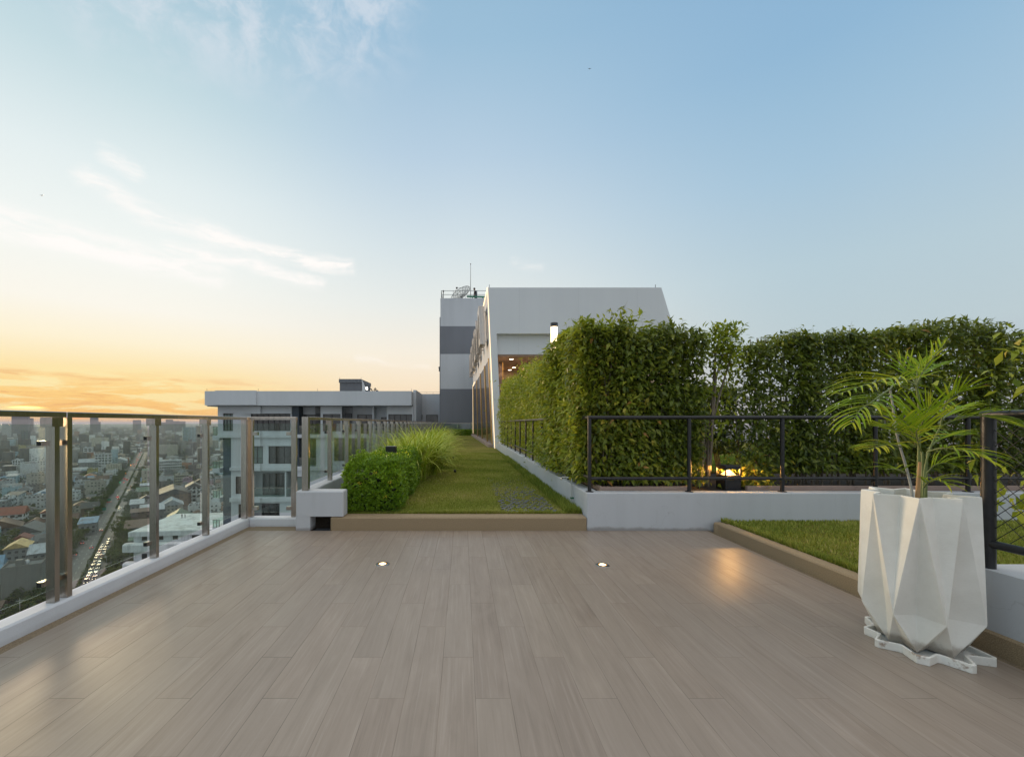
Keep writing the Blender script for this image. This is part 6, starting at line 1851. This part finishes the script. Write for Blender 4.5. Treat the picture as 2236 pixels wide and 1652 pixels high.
    for k in range(4):
        zc = h-6.3-6.2*k
        b = MB(); b.box(-15.2, 25, -1.4, 1.199, zc, zc+2.7, bev=0.5); b.build('balcony', CITY['plain'], root, world=False).color = WALLC['white']
        for q, xa in enumerate((-10.5, -6.5, -1.0, 5.0, 11.0, 17.0)):
            b = MB(); b.box(xa, xa+(2.6 if q % 2 else 1.6), 1.13, 1.195, zc+3.1, zc+4.9); b.build('window', M['window'], root, world=False)
    OCC.append((p.x, p.y+14, 24))
    for px, lab, rt in ((397.2, 'person in blue work clothes on the white flat roof, left of the two', 0.4), (404.2, 'person in dark clothes on the white flat roof, right of the two', -0.8)):
        q = PZ(px, 1131, zt)
        build_person('person', q, lab, rt, 1.75, group='people on the white flat roof')
    # near houses at the lower left
    H('town_house', -30, 52, 1124, 1156, 17, 'white', 'red tile', 'gable_side', 'white terrace house with a red-brown tiled roof at the left edge', 'house', (3, 5, 3, 1))
    H('town_house', 88, 128, 1118, 1148, 15, 'white', 'red tile', 'gable', 'white house with a dark red gable roof beside the doubled post', 'house', (2, 2, 2, 1))
    H('town_house', 75, 117, 1180, 1200, 12, 'white', 'grey sheet', 'gable_side', 'low white house with louvred windows under a grey roof, left of the doubled post', 'house', (1, 4, 0, 1))
    H('town_house', 8, 60, 1196, 1226, 14, 'grey', 'yellow sheet', 'gable', 'house with a yellow gabled sheet roof at the lower left', 'house')
    H('shed', 62, 120, 1206, 1236, 14, 'grey', 'pale sheet', 'gable_side', 'shed with a ribbed pale roof beside the yellow-roofed house', 'shed')
    H('ruined_block', 2, 92, 1240, 1326, 11, 'concrete', 'concrete', 'flat', 'derelict stained concrete block with an open broken roof at the lower left', 'building', None, painted=False)
    H('shed', 171, 210, 1142, 1168, 15, 'grey', 'blue sheet', 'shed', 'long shed with blue and white roof strips right of the doubled post', 'shed')
    H('shed', 176, 214, 1108, 1128, 14, 'brown', 'dark sheet', 'gable_side', 'brown shed roof above the blue striped shed', 'shed')
    H('white_house', 38, 66, 1068, 1092, 13, 'white', 'grey sheet', 'hip', 'white house with a blue corner strip and grey hip roof at the left', 'house', (2, 2, 2, 1))
    H('white_house', 2, 26, 1088, 1112, 14, 'white', 'concrete', 'flat', 'white block with a small brown window left of the hip-roofed house', 'house', (2, 2, 2, 1))
    H('workshop', 282, 322, 1178, 1212, 13, 'concrete', 'green sheet', 'shed', 'workshop with a mossy green roof beside the road', 'workshop')
    H('workshop', 300, 345, 1210, 1262, 10, 'grey', 'dark sheet', 'gable_side', 'grey workshop wall with stacked sheets beside the white block', 'workshop')

    # ---- filler town, nearest ones as things
    rr = random.Random(77); cand = []
    s = 225.0
    while s < 1000:
        for side in (-1, 1):
            t = 22.0 if side > 0 else 24.0
            while t < 900:
                ss = s+rr.uniform(-4, 4); q = ST(ss, side*t)
                k = q.x/q.y
                if -1.20 < k < -0.44 and q.y > 150: cand.append((q.length, q.x, q.y, ss, side*t))
                t += rr.uniform(15, 23)
        s += rr.uniform(17, 23)
    cand.sort()
    kinds = [('town_house', 'house', ['gable', 'gable_side', 'hip'], ['red tile', 'brown tile', 'grey sheet', 'rusty sheet', 'dark sheet'], (6, 11), (4, 7)),
             ('row_house', 'row house', ['flat', 'flat', 'shed'], ['concrete', 'grey sheet', 'rusty sheet', 'pale sheet'], (9, 15), (7, 13)),
             ('warehouse', 'warehouse', ['gable', 'gable_side', 'shed'], ['grey sheet', 'dark sheet', 'blue sheet', 'pale sheet', 'rusty sheet', 'green sheet'], (14, 20), (5, 8)),
             ('apartment_block', 'apartment block', ['flat'], ['concrete'], (12, 18), (14, 26))]
    placed = 0; treespots = []
    zones = lambda ss, t: ('left of the road' if t < 0 else 'right of the road', 'near' if ss < 420 else ('mid-distance' if ss < 620 else 'farther'))
    counts = {}
    for (dd, x, y, ss, t) in cand:
        if placed >= 235: break
        kd = rr.choices(range(4), (0.36, 0.36, 0.2, 0.08))[0]
        nm, cat, rts, rcs, wr, hr = kinds[kd]
        w = rr.uniform(*wr); d = rr.uniform(*wr)*1.1; h = rr.uniform(*hr)
        rad = 0.42*math.hypot(w, d)
        if not free(x, y, rad): continue
        if rr.random() < 0.17:
            treespots.append((x, y)); OCC.append((x, y, 4)); continue
        wc = rr.choices(list(WALLC), (6, 3, 5, 4, 1, 2, 4, .4, .4, 0, 4))[0]; rc = rr.choice(rcs); rt = rr.choice(rts)
        side, zone = zones(ss, t)
        rname = {'flat': 'flat roof', 'gable': rc+' gable roof', 'gable_side': rc+' gable roof', 'hip': rc+' hip roof', 'shed': rc+' lean-to roof'}[rt]
        lab = f'{zone} {wc}-walled {cat} with a {rname}, {side}'
        city_building(nm, x, y, w, d, h, ROT+rr.choice((0, 0, 0, math.pi/2*0, R(6), R(-8))), wc, rc, rt, lab, cat, f'{zone} {wc} {cat}s with {rname}, {side}', None, seed=placed)
        OCC.append((x, y, rad)); placed += 1
        treespots.append((x+rr.uniform(-9, 9), y+rr.uniform(-9, 9))) if rr.random() < 0.35 else None

    # ---- the far town as one mass
    r = np.random.default_rng(150); N = 15000
    yy = 480*np.exp(r.random(N)*math.log(9000/480)); kk = r.uniform(-1.3, -0.36, N); xx = yy*kk
    ss = (xx-ORG.x)*DV.x+yy*DV.y; tt = (xx-ORG.x)*RV.x+yy*RV.y
    ok = ~((np.abs(tt+1.5) < 20) & (ss < 1440))
    d0 = np.sqrt(xx**2+yy**2)
    lim = cand[min(len(cand)-1, int(placed*1.45))][0] if cand else 600
    ok &= d0 > 640
    for (a, c, q) in OCC: ok &= ((xx-a)**2+(yy-c)**2) > (q+9)**2
    xx, yy = xx[ok], yy[ok]; n = len(xx)
    sc = np.clip(yy/1500, 0.9, 2.4)
    w = r.uniform(8, 20, n)*sc; d = r.uniform(8, 22, n)*sc
    h = np.exp(r.normal(2.05, 0.38, n)); tall = r.random(n) < 0.035; h[tall] = r.uniform(18, 42, tall.sum())
    ang = ROT+r.choice([0, 0, 0.1, -0.14, 0.5], n); ca, sa = np.cos(ang), np.sin(ang)
    cx = np.array([-1, 1, 1, -1]); cy = np.array([-1, -1, 1, 1])
    lx = cx[None]*w[:, None]/2; ly = cy[None]*d[:, None]/2
    X_ = xx[:, None]+lx*ca[:, None]-ly*sa[:, None]; Y_ = yy[:, None]+lx*sa[:, None]+ly*ca[:, None]
    bot = np.stack([X_, Y_, np.full_like(X_, GZ)], 2); top = np.stack([X_, Y_, np.repeat((GZ+h)[:, None], 4, 1)], 2)
    v = np.concatenate([bot, top], 1).reshape(-1, 3)
    fb = np.array([[4, 5, 6, 7], [0, 1, 5, 4], [1, 2, 6, 5], [2, 3, 7, 6], [3, 0, 4, 7]])
    f = (np.arange(n)[:, None, None]*8+fb[None]).reshape(-1, 4)
    tag(np_mesh('distant_town', v, f, CITY['far'], tone=np.repeat(r.random(n)**1.05, 8)), kind='stuff')
    # far tree cover as one mass
    N = 5200; yy = 560*np.exp(r.random(N)*math.log(8000/560)); xx = yy*r.uniform(-1.3, -0.36, N)
    ss = (xx-ORG.x)*DV.x+yy*DV.y; tt = (xx-ORG.x)*RV.x+yy*RV.y
    ok = ~((np.abs(tt+1.5) < 13) & (ss < 1440)); xx = xx[ok]; yy = yy[ok]; n = len(xx); k = 26
    sc = r.uniform(2.5, 6.0, n)*np.clip(yy/1600, 0.9, 2.6)
    c = np.stack([xx, yy, GZ+sc*0.85], 1)
    q = unit(r.normal(size=(n*k, 3)))*(r.random((n*k, 1))**0.4)*np.repeat(sc, k)[:, None]*np.array([1, 1, 0.75])
    pp = np.repeat(c, k, 0)+q; S_ = np.repeat(sc, k)*0.5
    v, f = leaf_cards(pp, r.normal(size=pp.shape), r.normal(size=pp.shape), S_*1.3, S_*1.0)
    tag(np_mesh('distant_trees', v, f, M['leaf_city'], tone=np.repeat(np.clip(.45+.22*r.normal(size=len(pp)), 0, 1), 5)), kind='stuff')
    build_street(treespots)

def tree_proto(seed, h):
    r = np.random.default_rng(seed)
    root = thing('street_tree', (0, 0, 0), 'tree', 'tree')
    b = MB(); b.tube([(0, 0, -0.3), (0.1, 0.05, h*0.25), (0.05, 0.1, h*0.6)], [0.28, 0.2, 0.09], 7)
    for k in range(4):
        a = k*1.6+seed; b.tube([(0.08, 0.05, h*0.28), (math.cos(a)*h*0.16, math.sin(a)*h*0.16, h*0.5), (math.cos(a)*h*0.26, math.sin(a)*h*0.26, h*0.68)], [0.12, 0.08, 0.04], 5)
    b.build('trunk', M['bark'], root, world=False)
    cl = np.stack([r.normal(0, h*0.20, 11), r.normal(0, h*0.20, 11), r.uniform(h*0.42, h*0.88, 11)], 1); rad = r.uniform(h*0.13, h*0.24, 11)
    n = 620; i = r.integers(0, 11, n)
    q = cl[i]+unit(r.normal(size=(n, 3)))*(r.random((n, 1))**0.35)*rad[i][:, None]*np.array([1, 1, .8])
    v, f = leaf_cards(q, r.normal(size=(n, 3)), r.normal(size=(n, 3))+np.array([0, 0, 1.2]), r.uniform(.5, 1.1, n), r.uniform(.4, .8, n))
    np_mesh('crown', v, f, M['leaf_city'], root, tone=np.repeat(np.clip(.45+.22*r.normal(size=n)+0.12*(q[:, 2]-h*.6)/h, 0, 1), 5), world=False)
    return root

def build_street(treespots):
    r = random.Random(160)
    protos = [tree_proto(201, 8.5), tree_proto(202, 7.0), tree_proto(203, 9.5)]
    used = [False]*3
    def tree(x, y, sc, lab, grp):
        k = r.randrange(3)
        o = protos[k] if not used[k] else copy_thing(protos[k])
        used[k] = True
        o.location = (x, y, GZ+0.1); o.rotation_euler = (0, 0, r.uniform(0, 6.28)); o.scale = (sc*r.uniform(.9, 1.15),)*2+(sc,)
        o['label'] = lab; o['group'] = grp; o['category'] = 'tree'
    s = 205
    while s < 860:
        for t, nm in ((-11.6, 'left'), (-14.6, 'left'), (10.4, 'right'), (13.5, 'right')):
            if r.random() < (0.88 if s < 520 else 0.6) and not (t > 13 and s > 480):
                q = ST(s+r.uniform(-2.5, 2.5), t+r.uniform(-1.2, 1.2))
                near = 'near' if s < 420 else 'far'
                tree(q.x, q.y, r.uniform(.6, 1.05), f'bushy street tree along the {nm} side of the road, {near} stretch', f'street trees on the {nm} side, {near} stretch')
        s += r.uniform(6.5, 9.5)
    gt = 0
    for (x, y) in treespots:
        sd, t = toST(x, y)
        if -19 < t < 14 or math.hypot(x, y) > 760 or gt >= 80: continue
        gt += 1
        tree(x, y, r.uniform(.7, 1.25), f'leafy garden tree among the houses {"left" if t < 0 else "right"} of the road', f'garden trees {"left" if t < 0 else "right"} of the road')
    for (px, py) in ((60, 1140), (72, 1132), (62, 1152), (80, 1146), (12, 1205), (4, 1225), (25, 1190), (20, 1330), (50, 1342), (80, 1336), (100, 1320), (110, 1340), (130, 1310), (240, 1050), (215, 1075), (205, 1090), (300, 1052), (312, 1056),
                     (265, 1300), (285, 1285), (300, 1290), (275, 1270), (318, 1280), (60, 1098), (35, 1086)):
        q = G(px, py); tree(q.x, q.y, r.uniform(.75, 1.2), 'dark dense tree in a clump between the nearest houses', 'dark clumped trees near the nearest houses')
    # green road signs
    for (px, py, lab) in ((237, 1090, 'green road sign on the left verge, the farther one'), (226, 1111, 'green road sign on the left verge, the nearer one')):
        q = G(px, py+9); rt = thing('road_sign', q, lab, 'road sign', 'green road signs', ROT)
        b = MB(); b.box(-.08, .08, -.08, .08, 0, 4.5); b.build('post', CITY['tank'], rt, world=False)
        b = MB(); b.box(-1.8, 1.8, -.2, -.081, 2.6, 5.0); b.build('sign_panel', simple('sign_green', (0.03, 0.24, 0.15), 0.4), rt, world=False)
    # traffic lights
    tl = emit('green_signal', (0.05, 1.0, 0.5), 7)
    for px, py, lab in ((261.6, 1052.8, 'green traffic light by the left kerb, the farther one'), (257, 1058.5, 'green traffic light by the left kerb, the nearer one')):
        q = G(px, py); q = G(px, py+6.0); rt = thing('traffic_light', q, lab, 'traffic light', 'green traffic lights', ROT)
        b = MB(); b.box(-.1, .1, -.1, .1, 0, 4.3); b.build('post', M['black'], rt, world=False)
        b = MB(); b.box(-.28, .28, -.25, -.101, 3.4, 5.0); h = b.build('signal_head', M['black'], rt, world=False)
        b = MB(); b.lathe((0, -.30, 3.75), [(0, -.3), (.28, 0), (0, .3)], 10); b.build('green_lamp', tl, rt, world=False)
    # footbridge
    s0 = 826; rt = thing('footbridge', ST(s0, -1.5), 'grey footbridge crossing the road', 'footbridge', None, ROT)
    b = MB(); b.box(-17, 16, -1.3, 1.3, 5.6, 6.2); b.build('deck', CITY['sill'], rt, world=False)
    b = MB(); b.box(-17, 16, -1.3, -1.2, 6.2, 7.3); b.box(-17, 16, 1.2, 1.3, 6.2, 7.3); b.build('parapet', CITY['sill'], rt, world=False)
    for x in (-13, 1.5, 12): b = MB(); b.box(x-.5, x+.5, -.6, .6, 0, 5.6); b.build('pier', CITY['sill'], rt, world=False)
    # street lamps and utility poles
    lampm = emit('street_lamp_glow', (1.0, 0.75, 0.4), 5)
    first = None
    for k in range(15):
        q = ST(230+k*42, 9.3)
        if first is None:
            first = thing('street_lamp', q, '', 'street lamp'); b = MB(); b.tube([(0, 0, 0), (0, 0, 8.2), (-.4, 0, 8.8), (-2.2, 0, 9.1)], [.11, .08, .06, .05], 6); b.build('pole', CITY['tank'], first, world=False)
            b = MB(); b.box(-2.9, -2.1, -.15, .15, 9.0, 9.16); b.build('lamp_head', CITY['sill'], first, world=False); o = first
        else: o = copy_thing(first)
        o.location = q; o.rotation_euler = (0, 0, ROT)
        o['label'] = 'grey street lamp on the right kerb of the road with an arm over the lanes'; o['group'] = 'street lamps along the road'; o['category'] = 'street lamp'
    first = None
    for k in range(11):
        q = ST(215+k*34, -12.6)
        if first is None:
            first = thing('utility_pole', q, '', 'utility pole'); b = MB(); b.tube([(0, 0, 0), (0, 0, 11)], [.17, .11], 6); b.build('pole', CITY['sill'], first, world=False)
            b = MB(); b.box(-1.1, 1.1, -.08, .08, 10.0, 10.2); b.build('crossarm', CITY['sill'], first, world=False); o = first
        else: o = copy_thing(first)
        o.location = q; o.rotation_euler = (0, 0, ROT)
        o['label'] = 'concrete utility pole carrying wires along the left verge of the road'; o['group'] = 'utility poles along the road'; o['category'] = 'utility pole'
    b = MB()
    for t in (-13.5, -12.6, -11.7):
        pts = []
        for k in range(11):
            for q in range(4): 
                u = q/4; pts.append(ST(215+(k+u)*34, t, GZ+10.2-1.0*4*u*(1-u)))
        b.tube(pts, 0.03, 4, caps=False)
    o = b.build('power_lines', M['black']); tag(o, 'thin sagging power lines strung between the utility poles', 'power line')
    build_cars()
    # a few warm lamps among the houses
    wl = emit('warm_house_lamp', (1.0, 0.5, 0.15), 30)
    for i, (px, py) in enumerate(((59.5, 1143), (188, 936), (260, 943), (282, 944), (437, 989), (330, 1109), (301, 938))):
        q = G(px, py+1.5) ; sc = 0.35*q.y/420
        b = MB(); b.lathe((q.x, q.y, q.z+4), [(0, -sc), (sc, 0), (0, sc)], 8); b.tube([(q.x, q.y, q.z), (q.x, q.y, q.z+4)], 0.06, 5, 1)
        o = b.build('yard_lamp', [wl, M['black']]); tag(o, 'glowing warm lamp on a pole among the distant roofs', 'lamp', 'glowing lamps among the roofs')
    # two birds high in the sky
    for px, py, Y, lab in ((91, 427, 60, 'tiny dark bird gliding in the pale sky at the left'), (1287, 151, 70, 'tiny dark bird high in the blue sky near the top')):
        c = P(px, py, Y); b = MB()
        b.tube([c+Vector((-.02, .14, 0)), c, c+Vector((.02, -.16, .01))], [0.01, .045, .012], 6)
        for s in (-1, 1): b.add([c+Vector((0, .06, 0)), c+Vector((s*.17, .05, .07)), c+Vector((s*.30, -.06, .02)), c+Vector((s*.15, -.05, .05)), c+Vector((0, -.05, 0))], [(0, 1, 2, 3, 4)])
        o = b.build('bird', M['black']); tag(o, lab, 'bird')

CARC = {'white': (0.62, 0.62, 0.60), 'silver': (0.36, 0.37, 0.38), 'black': (0.02, 0.02, 0.022), 'red': (0.30, 0.025, 0.02), 'dark grey': (0.09, 0.09, 0.1), 'pink': (0.5, 0.09, 0.25), 'green and yellow': (0.12, 0.28, 0.06), 'blue': (0.05, 0.1, 0.28)}
def build_cars():
    hl = emit('lit_headlight', (1.0, 0.88, 0.62), 2.4); tl = emit('lit_tail_light', (1.0, 0.06, 0.03), 10); tld = emit('dim_tail_light', (1.0, 0.06, 0.03), 3)
    orange = emit('orange_beacon', (1.0, 0.33, 0.04), 12)
    glass = simple('car_glass', (0.02, 0.025, 0.03), 0.08); tyre = simple('tyre_rubber', (0.015, 0.015, 0.015), 0.8); rimm = simple('wheel_rim', (0.4, 0.4, 0.42), 0.35, 0.8)
    protos = {}
    def proto(col, tall, lights):
        c = simple('car_paint_'+col.replace(' ', '_'), CARC[col], 0.25, 0.1, var=0.03, spec=0.6)
        root = thing('car', (0, 0, 0), '', 'car')
        L, W = 2.2, 0.88
        hr = 1.85 if tall else 1.45
        sec = [(-L, .35), (-L, .85), (-L+.3, .98), (L-1.5, 1.0), (L-.15, .82), (L, .6), (L, .35)] if not tall else [(-L, .35), (-L, 1.05), (L-1.1, 1.08), (L-.1, .9), (L, .6), (L, .35)]
        b = MB(); b.prism_x(sec, -W, W)
        cab = [(-L+.45, .97), (-L+.95, hr), (L-2.0, hr), (L-1.25, .99)] if not tall else [(-L+.02, 1.0), (-L+.15, hr), (L-1.6, hr), (L-.95, 1.05)]
        n = len(cab); vs = [(-W*.93 if z < 1.1 else -W*.78, y, z) for y, z in cab]+[(W*.93 if z < 1.1 else W*.78, y, z) for y, z in cab]
        b.box(-W*.77, W*.77, cab[1][0], cab[2][0], hr-.001, hr+.035)
        b.build('body', c, root, world=False)
        b = MB(); b.add(vs, [(3, 2, 1, 0), (4, 5, 6, 7), (0, 1, 5, 4), (1, 2, 6, 5), (2, 3, 7, 6)]); b.build('windows', glass, root, world=False)
        for sx in (-1, 1):
            for y in (-1.35, 1.35):
                b = MB(); b.tube([(sx*(W-.2), y, .32), (sx*(W+.01), y, .32)], .32, 12, smooth=False); w = b.build('tyre', tyre, root, world=False)
                b = MB(); b.tube([(sx*(W+.011), y, .32), (sx*(W+.02), y, .32)], .2, 10, smooth=False); b.build('rim', rimm, w, world=False)
            b = MB(); b.box(sx*.62-.19, sx*.62+.19, L+.002, L+.04, .58, .78); b.build('headlight', hl if lights == 'front' else CITY['tank'], root, world=False)
            b = MB(); b.box(sx*.66-.15, sx*.66+.15, -L-.04, -L-.002, .66, .86); b.build('tail_light', tl if lights == 'rear' else tld, root, world=False)
        return root
    c2 = lambda pts: [(0.1982*x, 1091.3+0.1982*y) for x, y in pts]
    c3 = lambda pts: [(163.7+0.142*x, 927.6+0.142*y) for x, y in pts]
    away = c2([(1010, 527), (1115, 337), (1195, 22)])+c3([(655, 1112), (683, 1140), (757, 885), (765, 832), (800, 845), (878, 687), (910, 635), (890, 600), (935, 600), (945, 565), (950, 510), (975, 540), (955, 535), (945, 480), (980, 470), (1005, 460), (985, 440), (1020, 425), (975, 428)])
    toward = c2([(950, 910), (1040, 870), (970, 872), (985, 833), (1055, 833), (990, 795), (1062, 783), (1005, 750), (1082, 748), (1030, 705), (1095, 705), (1045, 670), (1107, 672), (1065, 642), (1117, 628), (1075, 605), (1145, 597), (1093, 573), (1149, 577), (1103, 545), (1157, 540), (1115, 515), (1180, 508), (1187, 488), (1195, 460), (1303, 118), (1320, 85), (1350, 87)])+c3([(778, 1040), (820, 1020), (857, 960), (860, 990), (918, 775), (910, 800), (975, 668), (1012, 612), (1025, 535), (670, 1320)])
    parked = c2([(920, 475), (985, 372), (1000, 350), (870, 600)])+c3([(520, 1187), (323, 1512), (777, 760), (853, 632)])
    r = random.Random(9); k = 0
    for lst, dirn in ((away, 'away'), (toward, 'toward'), (parked, 'parked')):
        for i, (px, py) in enumerate(lst):
            q = G(px, py); s, t = toST(q.x, q.y)
            if dirn == 'away': t = min(max(t, -7.6), -2.0)
            if dirn == 'toward': t = min(max(t, 2.3), 7.0)
            if dirn == 'parked': t = -9.0
            col = r.choices(list(CARC), (8, 5, 4, 2, 3, 1.5, 1.2, 1))[0]; tall = r.random() < 0.35
            key = (col, tall, 'front' if dirn == 'toward' else ('rear' if dirn == 'away' and s > 560 else 'none'))
            if key not in protos: o = protos[key] = proto(*key)
            else: o = copy_thing(protos[key])
            q = ST(s, t); o.location = (q.x, q.y, GZ+0.105); o.rotation_euler = (0, 0, ROT if dirn != 'toward' else ROT+math.pi)
            kind = 'van' if tall else 'car'
            reach = 'nearest' if s < 400 else ('middle' if s < 620 else 'far')
            if dirn == 'away': lab = f'{col} {kind} driving away with red tail lights, {reach} stretch of the road'
            elif dirn == 'toward': lab = f'{col} {kind} with lit headlights {"in the queue" if s < 420 else "coming nearer"}, {reach} stretch of the road'
            else: lab = f'{col} {kind} parked at the left kerb, {reach} stretch of the road'
            o['label'] = lab; o['group'] = lab.replace(kind, kind+'s', 1); o['category'] = kind
            if dirn == 'parked' and i >= 5:
                b = MB(); b.lathe((q.x, q.y-1, GZ+2.2), [(0, -.45), (.5, 0), (0, .45)], 10)
                w = b.build('warning_beacon', orange); tag(w, 'glowing orange warning beacon above a vehicle at the left kerb', 'beacon', 'orange beacons at the left kerb')

# ---------------------------------------------------------------- build
import os
def main():
    build_materials()
    build_world(); build_lights(); build_camera()
    build_terrace(); build_balustrades(); build_railings(); build_fittings()
    C = build_planter(); build_palm(C)
    build_hedges()
    build_pavilion(); build_apartment()
    build_city()
    build_haze()
    scene.view_settings.view_transform = 'Standard'; scene.view_settings.look = 'None'
    scene.view_settings.exposure = 0.0; scene.view_settings.gamma = 1.0
    cy = scene.cycles
    cy.max_bounces = 8; cy.diffuse_bounces = 3; cy.glossy_bounces = 4; cy.transmission_bounces = 4; cy.transparent_max_bounces = 24; cy.volume_bounces = 0
    cy.sample_clamp_indirect = 6.0; cy.use_denoising = True
    cy.caustics_reflective = False; cy.caustics_refractive = False
main()
